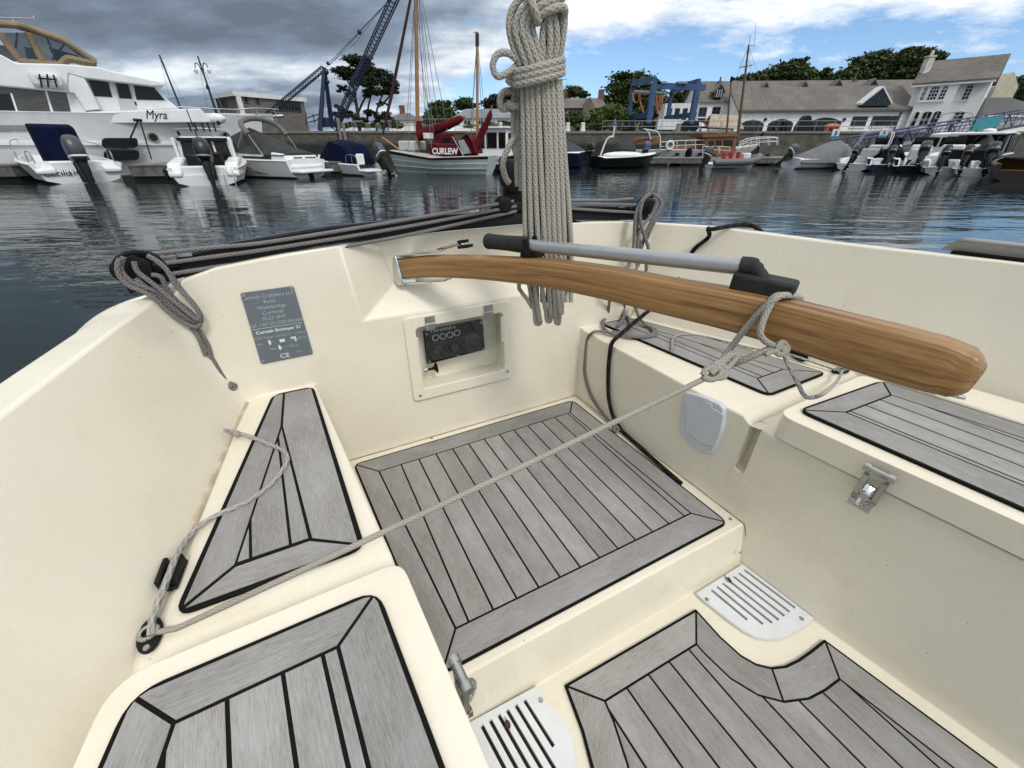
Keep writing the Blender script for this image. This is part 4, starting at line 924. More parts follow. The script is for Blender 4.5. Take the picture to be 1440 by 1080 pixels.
# front range, one storey with big arches
FF = Fac(1031, 67.5, 1276, 65); _, ze2 = FF.sz(1150, 155); dp2 = 5.2; zr2 = ze2 + 2.9
mb = MB(); FF.box(mb, 0, FF.L, GQ - 1, ze2, -dp2, 0); mb.prism([FF.pt(0, ze2, 0), FF.pt(0, ze2, -dp2), FF.pt(0, zr2, -dp2)], FF.d * FF.L); mb.build('front_wall', WHITEWALL, B1, True)
mb = MB(); mb.prism([FF.pt(-.3, ze2 - .1, .35), FF.pt(FF.L, ze2 - .1, .35), FF.pt(FF.L, zr2 + .05, -dp2), FF.pt(-.3, zr2 + .05, -dp2)], (0, 0, .18)); mb.build('front_roof', SLATE, B1, True)
FF.box(MB(), -.2, FF.L, ze2 - .25, ze2 - .12, .36, .50).build('gutter', FRAMED, B1, True)
for q in (((1040.5, 169), (1072.5, 188)), ((1080, 168), (1113.5, 188))): FF.window(B1, q, 6, 2, arch=.5, sill=False, name='arched_door')
FF.window(B1, ((1136, 166), (1181, 187)), 5, 2, arch=.5, sill=False, name='arched_door')
FF.window(B1, ((1198, 164.5), (1218, 177.5)), 4, 2); FF.window(B1, ((1226, 164), (1248, 177)), 2, 1); FF.window(B1, ((1249, 164), (1260, 176.5)), 1, 1)
for x in (1076, 1126, 1187): 
    a, z = FF.sz(x, 168.5); MB().lathe([(.22, 0), (.22, .12), (.1, .2)], FF.pt(a, z, 0), FF.n, 12).build('wall_lamp', BLACKP, B1, True)
a, z = FF.sz(1262, 170); MB().tube([FF.pt(a, ze2, .12), FF.pt(a, GQ, .12)], .08, 6).build('downpipe', FRAMED, B1, True)
def dormer(F, x, y, w, h, rs, bargeboard, big=False):
    """gabled dormer standing out of a roof slope; (x, y) = foot of its window"""
    off = 0
    while off > -4.4 and F.sz(x, y, off)[1] < rs[0] - off * rs[1] + .12: off -= .05
    eh = .14 if big else .45; off += .25; a, z = F.sz(x, y, off); r = MB()
    g = [F.pt(a - w / 2, z, off), F.pt(a + w / 2, z, off), F.pt(a + w / 2, z + h * eh, off), F.pt(a, z + h, off), F.pt(a - w / 2, z + h * eh, off)]
    r.prism(g, F.n * -1.4); d_ = r.build('dormer', bargeboard if not big else SLATE2, B1, True)
    k = .1; gi = [F.pt(a - w / 2 + k, z + .06, off + .01), F.pt(a + w / 2 - k, z + .06, off + .01), F.pt(a + w / 2 - k, z + h * (eh - .02), off + .01), F.pt(a, z + h - .16, off + .01), F.pt(a - w / 2 + k, z + h * (eh - .02), off + .01)]
    MB().prism(gi, F.n * .02).build('pane', GLASSD, d_, True)
    f = MB()
    for i in range(1, 4): f.box(F.pt(a - w / 2 + w * i / 4, z + h * .33, off + .045), (.07, .05, h * .6))
    f.build('frame', FRAMEW if not big else FRAMED, d_, True)
    c = MB()
    for s_ in (-1, 1): c.prism([F.pt(a + s_ * (w / 2 + .22), z + h * (eh - .09), off + .12), F.pt(a, z + h + .06, off + .12), F.pt(a, z + h + .26, off + .12), F.pt(a + s_ * (w / 2 + .22), z + h * (eh - .09) + .22, off + .12)], F.n * -1.5)
    c.build('dormer_roof', FRAMEW if big else SLATE, d_, True)
for x, y in ((1010, 137), (1073, 136), (1127, 134.5), (1174, 132), (1223, 131)): dormer(FB, x, y, 1.25, 1.5, (ze, (zrr - ze) / (dpt / 2)), SLATE2)
for x, y, w in ((1063, 155.5, 2.6), (1231.5, 148.5, 3.4)): dormer(FF, x, y, w, 1.9, (ze2, (zr2 - ze2) / dp2), SLATE2, True)
for x, y in ((1011, 121), (1199, 119)): 
    p = yp(x, y, 76); MB().box(p, (.5, .7, 1.2)).lathe([(.14, 0), (.12, .5)], p + Vector((0, 0, .6)), (0, 0, 1), 8).build('chimney', BRICK, B1, True)
# ---- white house
FH = Fac(1259, 65.5, 1358, 60.5); H = thing('white_house', 'tall white house with slate roof, sash windows and one chimney, beside the gangway', 'house', FH.pt(0, GQ))
_, ze = FH.sz(1330, 116); dp = 7.5; zr = ze + 3.7
_, zr_ = 0, yp(1350, 87, 63.5 + dp / 2).z; zr = zr_
mb = MB(); FH.box(mb, 0, FH.L, GQ - 1, ze, -dp, 0); mb.prism([FH.pt(0, ze, 0), FH.pt(0, ze, -dp), FH.pt(0, zr - .1, -dp / 2)], FH.d * FH.L)
FH.box(mb, *[FH.sz(x, 150)[0] for x in (1286, 1336)], GQ - 1, ze - .05, 0, .7); mb.build('wall', WHITEWALL, H, True)
mb = MB()
for f0 in (.8, -dp - .4): mb.prism([FH.pt(-.4, ze - .12, f0), FH.pt(FH.L + .4, ze - .12, f0), FH.pt(FH.L + .4, zr, -dp / 2), FH.pt(-.4, zr, -dp / 2)], (0, 0, .2))
rf = mb.build('roof', SLATE, H, True)
FH.box(MB(), -.35, FH.L + .35, ze - .34, ze - .14, .72, .86).build('eaves_gutter', FRAMEW, H, True)
p = yp(1304, 91, 66.5); MB().prism([p + Vector((x, y, -1)) for x, y in ((-.4, -.35), (.4, -.35), (.4, .35), (-.4, .35))], (0, 0, 1.75)).bx(p.x - .48, p.x + .48, p.y - .43, p.y + .43, p.z + .75, p.z + .93).lathe([(.2, 0), (.16, .55)], p + Vector((.0, 0, .93)), (0, 0, 1), 8).build('chimney', mat('stained_render', (.68, .65, .6), .9, var=.2, vscale=1.5), rf, True)
for q, nx, nz, o in (((( 1297, 123), (1302.5, 142)), 2, 3, .7), (((1307, 122), (1319.5, 141.5)), 3, 4, .7), (((1323, 121.5), (1331, 141)), 2, 4, .7), (((1356, 119.5), (1365.5, 140)), 2, 4, 0), (((1284.5, 157.5), (1291, 178)), 1, 2, .7), (((1295.5, 157), (1308, 178.5)), 2, 2, .7), (((1310.5, 156.5), (1321, 178)), 2, 2, .7), (((1340.5, 156), (1354.5, 174)), 2, 3, 0)):
    FH.window(H, q, nx, nz, arch=.14, frame=FRAMEW, off=o, fw=.055)
FH.box(MB(), *[FH.sz(x, 120)[0] for x in (1342, 1348)], FH.sz(1345, 122)[1], FH.sz(1345, 117.5)[1], .0, .25).build('wall_box', FRAMEW, H, True)
# rear wing and shuttered gable
p = yp(1392, 150, 68); mb = MB(); x0, x1 = p.x - 1.5, p.x + 1.5
z1 = yp(1392, 108, 68).z; mb.prism([(x0, 67, GQ - 1), (x1, 67, GQ - 1), (x1, 67, z1 - 1.2), ((x0 + x1) / 2, 67, z1 + .4), (x0, 67, z1 - 1.2)], (0, 6, 0)); mb.build('rear_wing', mat('cream_render', (.55, .50, .38), .85, var=.12), H, True)
# ---- hipped hut on the right
F3 = Fac(1366, 61, 1475, 61); Hh = thing('hipped_hut', 'low white hut with dark hipped slate roof at the top of the gangway', 'hut', F3.pt(0, GQ))
_, z1 = F3.sz(1400, 162); _, z2 = F3.sz(1395, 139); L = F3.L
F3.box(MB(), 0, L, GQ - .5, z1, -5, 0).build('wall', WHITEWALL, Hh, True)
A0, B0, C0, D0 = F3.pt(-.5, z1, .5), F3.pt(L + .5, z1, .5), F3.pt(L + .5, z1, -5.5), F3.pt(-.5, z1, -5.5); R0, R1 = F3.pt(2.0, z2 + .35, -2.5), F3.pt(L - 5.0, z2 + .35, -2.5)
MB().add([A0, B0, C0, D0, R0, R1], [(0, 1, 5, 4), (1, 2, 5), (2, 3, 4, 5), (3, 0, 4), (0, 3, 2, 1)]).build('roof', SLATE2, Hh, True, angle=10)
F3.box(MB(), -.5, L + .5, z1 - .22, z1 - .02, .42, .56).build('fascia', FRAMEW, Hh, True)
# ---- houses further back
def house(x0, x1, ybase, yeave, yridge, Y, depth, wm, rm, lab, hip=0., wins=(), chim=(), name='bungalow', cat='house', gable=False):
    F = Fac(x0, Y, x1, Y); h = thing(name, lab, cat, F.pt(0, GQ)); _, ze = F.sz((x0 + x1) / 2, yeave); zr = yp((x0 + x1) / 2, yridge, Y + depth / 2).z; L = F.L
    mb = MB(); F.box(mb, 0, L, GQ - .5, ze, -depth, 0); mb.build('wall', wm, h, True)
    A0, B0, C0, D0 = F.pt(-.4, ze, .4), F.pt(L + .4, ze, .4), F.pt(L + .4, ze, -depth - .4), F.pt(-.4, ze, -depth - .4); R0, R1 = F.pt(hip * L, zr, -depth / 2), F.pt(L - hip * L, zr, -depth / 2)
    MB().add([A0, B0, C0, D0, R0, R1], [(0, 1, 5, 4), (1, 2, 5), (2, 3, 4, 5), (3, 0, 4), (0, 3, 2, 1)]).build('roof', rm, h, True, angle=10)
    for q in wins: F.window(h, q, 2, 1, frame=FRAMEW)
    for x in chim: p = yp(x, yridge, Y + depth / 2); MB().box(p + Vector((0, 0, .3)), (.8, .8, 1.6)).build('chimney', BRICK, h, True)
    return h, F
house(641, 724, 178, 166, 153, 66, 7, WHITEWALL, GREYROOF, 'white bungalow with pale grey hipped roof, behind the mizzen mast', .16, (((672, 169), (680, 176)), ((652, 169), (662, 176)), ((700, 169), (708, 176))))
house(549, 583, 178, 169, 159, 80, 8, WHITEWALL, SLATE, 'small distant bungalow with brown grey hipped roof, right of the pine tree', .3, (((556, 171), (563, 176)),), (566,))
house(586, 604, 178, 170, 163, 84, 7, mat('buff_render', (.45, .38, .28), .9), SLATE, 'distant buff house half hidden between the mast and a leafy tree', .1, (((590, 171), (594, 175)),))
h, F = house(789, 848, 178, 152, 138, 74, 8, STONEW, SLATE, 'old grey stone house with brick chimneys behind the hedge', .02, (((797, 158), (803, 164)),), (792, 845), 'stone_house')
F2_ = Fac(818, 72, 833, 72); _, zz0 = F2_.sz(825, 150); zr = yp(825, 136, 72).z
MB().prism([F2_.pt(0, GQ, 0), F2_.pt(F2_.L, GQ, 0), F2_.pt(F2_.L, zz0, 0), F2_.pt(F2_.L / 2, zr, 0), F2_.pt(0, zz0, 0)], (0, 4, 0)).build('stone_gable', STONEW, h, True)
# ---- timber clad building
P0, P1, P2 = yp(333, 140, 60), yp(426, 140, 67.5), yp(303, 140, 63.5)
T = thing('timber_building', 'flat roofed timber clad building with white roof edge, behind the yacht bow', 'building', (P0.x, P0.y, GQ)); zt = yp(333, 135, 60).z
P3 = P1 + (P2 - P0); q = [Vector((p.x, p.y, GQ - .5)) for p in (P0, P1, P3, P2)]
MB().prism(q, (0, 0, zt - GQ + .5)).build('wall', WOODCL, T, True)
c = sum(q, Vector()) / 4; MB().prism([c + (p - c) * 1.09 + Vector((0, 0, zt - GQ + .5)) for p in q], (0, 0, .45)).build('roof', FRAMEW, T, True)
FT = Fac(333, 60, 426, 67.5, 140)
def twin(x0, y0, x1, y1, nx=1): FT.window(T, ((x0, y0), (x1, y1)), nx, 1, sill=False)
twin(343, 136, 348, 144.5); twin(359.5, 137, 364, 145.5); twin(391, 143, 422, 156, 7)
FT.box(MB(), -.1, .45, GQ, zt, .0, .25).build('corner_post', FRAMEW, T, True)
FL_ = Fac(303, 63.5, 333, 60, 140); FL_.window(T, ((306, 137), (318, 153)), 3, 1, sill=False)
# ---- lamp post, poles
def lamp_post(x, Y, ytop):
    p = yp(x, 160, Y); zt = yp(x, ytop, Y).z; p.z = GQ; r = thing('lamp_post', 'tall dark lamp post with two curled swan neck arms', 'lamp post', p)
    mb = MB(); mb.tube([p, Vector((p.x, p.y, zt - 1.6))], [.11, .07], 8); mb.lathe([(.12, 0), (.2, .12), (.2, .35), (.1, .5)], Vector((p.x, p.y, zt - 2.6)), (0, 0, 1), 8); mb.build('pole', BLACKP, r, True)
    for s in (-1, 1):
        q = [Vector((p.x, p.y, zt - 1.6)), Vector((p.x + s * .12, p.y, zt - .7)), Vector((p.x + s * .35, p.y, zt - .1)), Vector((p.x + s * .62, p.y, zt - .1)), Vector((p.x + s * .78, p.y, zt - .55))]
        a = MB().tube(smoothpath(q, 5), .05, 6).build('arm', BLACKP, r, True); MB().lathe([(.06, 0), (.24, -.18), (.24, -.3), (.14, -.55)], q[-1] + Vector((0, 0, .05)), (0, 0, 1), 10).build('lamp_head', FRAMEW, a, True)
lamp_post(304, 60, 88)
def pole(x0, y0, x1, y1, Y, r0, r1, lab, m, name='mast_pole', extra=None):
    a, b = yp(x1, y1, Y), yp(x0, y0, Y); a = b + (a - b) * ((b.z + .3) / (b.z - a.z)); r = thing(name, lab, 'mast', a); MB().tube([a, b], [r0, r1], 6).build('pole', m, r, True)
    if extra: extra(r, a, b)
    return r
def stays(r, a, b):
    mb = MB(); mb.bar(b, a + Vector((-1.4, 0, 0)), .012, 4); mb.build('stay', GALV, r, True); MB().bar(b, a + Vector((1.2, 0, 0)), .012, 4).build('stay', GALV, r, True); MB().bar(b.lerp(a, .35) - Vector((.5, 0, 0)), b.lerp(a, .35) + Vector((.5, 0, 0)), .02, 4).build('spreader', GALV, r, True)
pole(224, 77, 254, 152, 34, .07, .05, 'thin dark mast standing left of another behind the white yacht', NAVY, extra=stays)
pole(278, 79, 304, 155, 36, .07, .05, 'thin dark mast standing beside the lamp post behind the white yacht', NAVY, extra=stays)
pole(791, 38, 788, 186, 46, .06, .04, 'slim white mast right of the rope hank', FRAMEW, extra=stays)
# ---- derrick crane
def lattice(mb, a, b, w0, w1, n, r=.05, dg=.03):
    a, b = Vector(a), Vector(b); d = (b - a).normalized(); u = d.cross(Vector((0, 1, 0))).normalized(); v = d.cross(u)
    C = [[a.lerp(b, i / n) + (u * s1 + v * s2) * lerp(w0, w1, i / n) / 2 for i in range(n + 1)] for s1, s2 in ((-1, -1), (1, -1), (1, 1), (-1, 1))]
    for c in C: mb.tube(c, r, 4)
    for k in range(4):
        for i in range(n): mb.bar(C[k][i], C[(k + 1) % 4][i + 1] if i % 2 else C[(k + 1) % 4][i + 1], dg, 3); mb.bar(C[(k + 1) % 4][i], C[k][i], dg, 3)
YC = 60.5
CR = thing('derrick_crane', 'dark blue lattice derrick crane with A frame on the left quay', 'crane', yp(458, 183, YC))
ap = yp(456, 95, YC)
for x, y, dy in ((450, 184, -1.), (467, 178, 1.5)): MB().tube([ap, yp(x, y, YC + dy)], [.22, .30], 6).build('leg', NAVY, CR, True)
mb = MB(); lattice(mb, yp(455, 96, YC + .3), yp(366, 170, YC + .3), .46, .46, 26, .05, .028); mb.build('back_strut', NAVY, CR, True)
mb = MB(); b0, b1 = yp(470, 182, YC - 1), yp(560, -14, YC - 1); lattice(mb, b0, b1, .62, .74, 40, .07, .036); boom = mb.build('boom', NAVY, CR, True)
q0, q1 = b0.lerp(b1, .40), b0.lerp(b1, .555); MB().tube([q0, q1], [.46, .48], 4).build('boom_splice', NAVY, boom, True)
q0, q1 = b0.lerp(b1, .02), b0.lerp(b1, .17); MB().tube([q0, q1], [.3, .4], 4).build('boom_foot', NAVY, boom, True)
for (x0, y0), (x1, y1), r in (((461, 90), (505, 45), .03), ((463, 92), (506, 46), .03), ((505, 45), (552, -4), .05), ((458, 95), (500, 60), .02), ((500, 60), (556, -12), .02), ((456, 96), (372, 186), .015)): MB().bar(yp(x0, y0, YC), yp(x1, y1, YC), r, 4).build('cable', NAVY, CR, True)
for x, y, r in ((505.5, 45, .26), (461, 89, .2), (459, 101, .3), (461, 115, .22)): MB().ball(yp(x, y, YC - .1), (r, r, r), 10).build('pulley_block', NAVY, CR, True)
mb = MB(); p = yp(462, 180, YC); mb.box(p + Vector((-.4, 0, .6)), (1.0, 1.2, 1.0)); mb.build('winch_house', NAVY, CR, True)
mb = MB()
for x0, y0, x1, y1 in ((432, 166, 450, 160), (434, 172, 452, 167), (440, 160, 443, 174), (430, 158, 431, 176)): mb.bar(yp(x0, y0, YC), yp(x1, y1, YC), .06, 4)
mb.build('gantry_rail', NAVY, CR, True)
# ---- boat hoist
HO = thing('boat_hoist', 'blue wheeled boat hoist with orange lifting slings on the quay', 'boat hoist', yp(925, 186, 62)); ZB = GQ
def leg(x, ytop, Y, w=.45):
    p = yp(x, 170, Y); zt = yp(x, ytop, Y).z; MB().bx(p.x - w / 2, p.x + w / 2, Y - w / 2, Y + w / 2, GQ + .9, zt).build('leg', BLUESTEEL, HO, True); return Vector((p.x, Y, zt))
la1, la2, lb1, lb2 = leg(884, 120, 68), leg(912, 114, 60.5, .62), leg(938, 124, 69), leg(972, 117, 61, .62)
def beam(p, q, w, h, name='beam', m=None):
    p, q = Vector(p), Vector(q); d = (q - p).normalized(); s = d.cross(Vector((0, 0, 1))).normalized(); c = [p + s * a + Vector((0, 0, b)) for a, b in ((-w / 2, -h / 2), (w / 2, -h / 2), (w / 2, h / 2), (-w / 2, h / 2))]
    return MB().prism(c, q - p).build(name, m or BLUESTEEL, HO, True)
up = Vector((0, 0, .25))
beam(la1 + up, la2 + up * .4, .5, .7); beam(lb1 - up, lb2 + up * .4, .5, .7); beam(la2 + Vector((.3, 0, -.45)), lb2 + Vector((.9, 0, -.45)), .5, .6); beam(la1 - Vector((.3, 0, .6)), lb1 - Vector((0, 0, .6)), .3, .25, 'cross_tube', GALV); beam(la1 - Vector((.4, 1, .9)), la2 + Vector((2, 1.5, -1.2)), .3, .2, 'cross_tube', GALV)
for a, b in ((la1, la2), (lb1, lb2)): beam((a.x - .3, a.y, GQ + 1.9), (b.x + .3, b.y, GQ + 1.9), .45, .55, 'lower_beam')
for p in (la1, la2, lb1, lb2):
    for s in (-.5, .5): MB().lathe([(.3, -.18), (.62, -.16), (.66, 0), (.62, .16), (.3, .18)], (p.x + s, p.y, GQ + .66), (0, 1, 0), 14).build('wheel', BLACKP, HO, True)
MB().bx(yp(923, 175, 60).x, yp(949, 175, 60).x, 59.4, 60.8, yp(936, 182.5, 60).z, yp(936, 168, 60).z).build('engine_box', FRAMEW, HO, True)
SL = mat('orange_sling', (.36, .15, .075), .8, var=.25, vscale=2)
for pts, Y in ((((890, 131), (891, 140), (895, 145), (899, 139), (900, 131)), 63), (((899, 131), (900, 140), (903, 152), (906, 162)), 63), (((921, 134), (922, 146), (925, 152), (928, 140), (929, 133)), 64), (((924, 134), (924, 148), (926, 160)), 64), (((932, 133), (931, 145), (929, 156)), 66)):
    mb = MB(); q = [yp(x, y, Y) for x, y in pts]; q = smoothpath(q, 4); w = Vector((.16, .1, 0)); mb.loft([[p - w, p + w, p + w + Vector((0, .05, 0)), p - w + Vector((0, .05, 0))] for p in q], closed=True, cap=True); mb.build('sling', SL, HO, True)
for x in (923, 931, 960): MB().bx(yp(x, 115, 60.6).x - .7, yp(x, 115, 60.6).x + .5, 60.2, 61, yp(x, 118, 60.6).z, yp(x, 115, 60.6).z).build('winch', GALV, HO, True)
# ---- cabin, parasols, small things on the quay
p = yp(948, 160, 72); r = thing('site_cabin', 'small white cabin on legs behind the blue hoist', 'cabin', (p.x, 72, GQ)); MB().bx(p.x - 1.9, p.x + 1.9, 70.8, 73.2, p.z - 1.3, p.z + 1.2).build('wall', FRAMEW, r, True)
for k in range(3): MB().bx(p.x - 1.5 + k * 1.15, p.x - .8 + k * 1.15, 70.76, 70.82, p.z - .8, p.z + .6).build('window', GLASSD, r, True)
for s in (-1.6, 1.6): MB().bx(p.x + s - .12, p.x + s + .12, 71.5, 72.5, GQ, p.z - 1.3).build('leg', GALV, r, True)
RED = mat('red_canvas', (.42, .07, .07), .8); BEIGE = mat('beige_canvas', (.42, .35, .26), .85, var=.15, vscale=1.5)
for x, y, c, lab in ((997, 170.5, RED, 'red parasol open on the terrace left of the white building'), (985, 172, FRAMEW, 'white parasol open left of the red one'), (1021, 172, FRAMEW, 'white parasol open right of the red one, near the thin mast')):
    p = yp(x, y, 62.5); r = thing('parasol', lab, 'parasol', (p.x, p.y, GQ)); MB().bar((p.x, p.y, GQ), p, .04, 6).build('pole', FRAMEW, r, True); MB().lathe([(1.25, -.5), (.65, -.2), (.05, .0)], p, (0, 0, 1), 8).build('canopy', c, r, True, angle=10)
p = yp(1018, 168, 61.5); r = thing('pavilion', 'open timber pavilion with brown pitched canvas roof on the terrace', 'pavilion', (p.x, p.y, GQ))
mb = MB(); mb.prism([p + Vector((-2.4, -1.4, -.9)), p + Vector((2.2, -1.4, -1.1)), p + Vector((1.6, 0, .35)), p + Vector((-1.8, 0, .5))], (0, 0, .1)).prism([p + Vector((-2.4, 1.4, -.9)), p + Vector((2.2, 1.4, -1.1)), p + Vector((1.6, 0, .35)), p + Vector((-1.8, 0, .5))], (0, 0, .1)); mb.build('roof', BEIGE, r, True)
for sx in (-2.2, 2.0):
    for sy in (-1.3, 1.3): MB().bx(p.x + sx - .07, p.x + sx + .07, p.y + sy - .07, p.y + sy + .07, GQ, p.z - .95).build('post', WOODCL, r, True)
for x, lab in ((798, 'white conical bollard on the quay just right of the rope hank'), (819, 'white conical bollard left of the seated person on the quay'), (704, 'white conical bollard on the quay left of the rope hank')):
    p = yp(x, 187, 58.4); o = MB().lathe([(.34, 0), (.22, .75), (.26, .8), (.2, .95)], (p.x, p.y, GQ), (0, 0, 1), 12).build('bollard', FRAMEW, None, loc=(p.x, p.y, GQ)); tag(o, lab, 'bollard', 'white bollards on the quay')
ORANGE = mat('orange_plastic', (.55, .10, .03), .5)
p = yp(1169, 183, 63.2); o = MB().ball((p.x, p.y, GQ + .75), (1.05, .4, .3), 12).bx(p.x - .8, p.x - .6, p.y - .3, p.y + .3, GQ, GQ + .6).bx(p.x + .6, p.x + .8, p.y - .3, p.y + .3, GQ, GQ + .6).build('kayak', ORANGE, None, loc=(p.x, p.y, GQ)); tag(o, 'orange kayak on trestles in front of the arched doors', 'kayak')
p = yp(1128, 183, 63.2); o = MB().loft([[Vector((p.x + a * w, p.y + b * .5, GQ + z)) for a, b in ((-1, -1), (1, -1), (1, 1), (-1, 1))] for z, w in ((0, 1.), (.7, .95), (1.3, .7), (1.9, .3))], closed=True, cap=True).build('covered_scooter', BLACKP, None, loc=(p.x, p.y, GQ), bevel=.08); tag(o, 'black covered scooter left of the open arched door', 'scooter')
# clutter along the left quay
r0 = random.Random(3)
def trestle(x, Y, lab):
    p = yp(x, 184, Y); r = thing('boat_trestle', lab, 'trestle', (p.x, Y, GQ)); z = GQ + 1.05
    MB().bx(p.x - 1.1, p.x + 1.1, Y - .08, Y + .08, z, z + .14).build('beam', GALV, r, True)
    for s in (-.8, .8): MB().bar((p.x + s - .3, Y, GQ), (p.x + s, Y, z), .05, 5).bar((p.x + s + .3, Y, GQ), (p.x + s, Y, z), .05, 5).build('leg', GALV, r, True)
for x, lab in ((510, 'grey metal trestle nearest the crane on the left quay'), (525, 'grey metal trestle in the middle of the row on the left quay'), (540, 'grey metal trestle at the mast end of the row on the left quay')): trestle(x, 59.5, lab)
def rails(x0, x1, Y, lab, m=GALV, h=1.1, nr=2, step=2.2, z=GQ):
    a, b = yp(x0, 190, Y).x, yp(x1, 190, Y).x; r = thing('quay_railing', lab, 'railing', (a, Y, z)); n = int((b - a) / step)
    for i in range(n + 1): MB().bar((lerp(a, b, i / n), Y, z), (lerp(a, b, i / n), Y, z + h), .035, 5).build('post', m, r, True)
    for k in range(nr): MB().bar((a, Y, z + h * (k + 1) / nr - .02), (b, Y, z + h * (k + 1) / nr - .02), .03, 5).build('rail', m, r, True)
rails(846, 1010, 58.0, 'grey metal railing on the quay before the blue hoist'); rails(1012, 1300, 57.8, 'grey metal railing before the long white building'); rails(560, 720, 58.0, 'grey railing on the left quay behind the red sails', h=1.3)
for x, lab in ((484, 'tall pale ladder post at the left quay wall, left of the pair'), (490, 'tall pale ladder post at the left quay wall, right of the pair')):
    p = yp(x, 215, 56.6); MBp = MB().bx(p.x - .14, p.x + .14, 56.4, 56.7, -1, yp(x, 166 + (6 if x > 486 else 0), 56.6).z); tag(MBp.build('mooring_pile', mat('pale_wood_pile', (.27, .25, .21), .85, var=.2), None, loc=(p.x, 56.5, 0)), lab, 'pile', 'piles at the left quay wall')
p = yp(496, 200, 56.8); r = thing('wall_ladder', 'metal ladder fixed to the left quay wall', 'ladder', (p.x, 56.8, 0))
for s in (-.25, .25): MB().bar((p.x + s, 56.9, .2), (p.x + s, 56.9, GQ + .9), .03, 5).build('stile', GALV, r, True)
for k in range(9): MB().bar((p.x - .25, 56.9, .5 + k * .3), (p.x + .25, 56.9, .5 + k * .3), .02, 4).build('rung', GALV, r, True)
# ---- people on the quay
SKIN = mat('skin', (.42, .25, .18), .6)
def person(x, Y, lab, top, leg, z=GQ, h=1.75, sit=False, face=1):
    p = yp(x, 185, Y); S = h / 1.75; bm = bmesh.new(); o = Vector((0, 0, 0)); J = {}
    hipz = .92 if not sit else .48
    pts = dict(pel=(0, 0, hipz), ch=(.02, .03, hipz + .32), nk=(.02, .03, hipz + .54), hd=(.03, -.01, hipz + .70), sl=(-.19, .03, hipz + .46), sr=(.21, .03, hipz + .46), el=(-.25, .06, hipz + .20), er=(.26, .03, hipz + .22), wl=(-.20, -.10, hipz + .02), wr=(.20, -.14, hipz + .06))
    if sit: pts.update(kl=(-.12, -.42, .50), kr=(.12, -.42, .50), al=(-.12, -.44, .06), ar=(.13, -.40, .06))
    else: pts.update(kl=(-.10, -.02, .50), kr=(.11, .04, .50), al=(-.12, .02, .06), ar=(.13, .10, .06))
    rad = dict(pel=.15, ch=.17, nk=.07, hd=.11, sl=.08, sr=.08, el=.05, er=.05, wl=.038, wr=.038, kl=.075, kr=.075, al=.05, ar=.05)
    ed = [('pel', 'ch'), ('ch', 'nk'), ('nk', 'hd'), ('ch', 'sl'), ('ch', 'sr'), ('sl', 'el'), ('el', 'wl'), ('sr', 'er'), ('er', 'wr'), ('pel', 'kl'), ('kl', 'al'), ('pel', 'kr'), ('kr', 'ar')]
    me = bpy.data.meshes.new('person'); names = list(pts); me.from_pydata([Vector(pts[n]) * S for n in names], [(names.index(a), names.index(b)) for a, b in ed], []); 
    ob = bpy.data.objects.new('person', me); COL.objects.link(ob); ob.location = (p.x, Y, z); ob.rotation_euler.z = 0 if face > 0 else math.pi
    md = ob.modifiers.new('skin', 'SKIN'); sv = me.skin_vertices[0].data
    for i, n in enumerate(names): sv[i].radius = (rad[n] * S, rad[n] * S * .85)
    sv[0].use_root = True; ob.modifiers.new('s', 'SUBSURF').render_levels = 2
    me.materials.append(top); tag(ob, lab, 'person')
    t = MB(); 
    for a, b in (('kl', 'al'), ('kr', 'ar')):
        t.tube([Vector(pts['pel']) * S + Vector((Vector(pts[a]).x * .8 * S, 0, 0)), Vector(pts[a]) * S, Vector(pts[b]) * S], [.115 * S, .09 * S, .075 * S], 8)
    t.ball(Vector(pts['pel']) * S, (.18 * S, .13 * S, .13 * S), 10); t.build('trousers', leg, ob)
    MB().ball(Vector(pts['hd']) * S + Vector((0, -.02, .01)), (.088 * S, .10 * S, .125 * S), 10).build('face', SKIN, ob); MB().ball(Vector(pts['hd']) * S + Vector((0, .02, .055 * S)), (.095 * S, .105 * S, .095 * S), 10).build('hair', mat('dark_hair', (.03, .022, .016), .8), ob)
    for k in ('wl', 'wr'): MB().ball(Vector(pts[k]) * S - Vector((0, .02, .06)), (.035, .03, .075), 8).build('hand', SKIN, ob)
DKC = mat('dark_clothing', (.025, .027, .032), .9); BLC = mat('blue_clothing', (.10, .16, .28), .9); GRC = mat('grey_clothing', (.22, .22, .22), .9)
person(1305, 60, 'person in dark jacket and dark trousers standing on the quay below the white house', DKC, DKC)
person(1334, 60.5, 'person in grey top leaning at the railing near the gangway head', GRC, DKC)
person(863, 59.2, 'person in pale blue top seated on the quay edge left of the hoist', BLC, GRC, z=GQ + .05, sit=True)
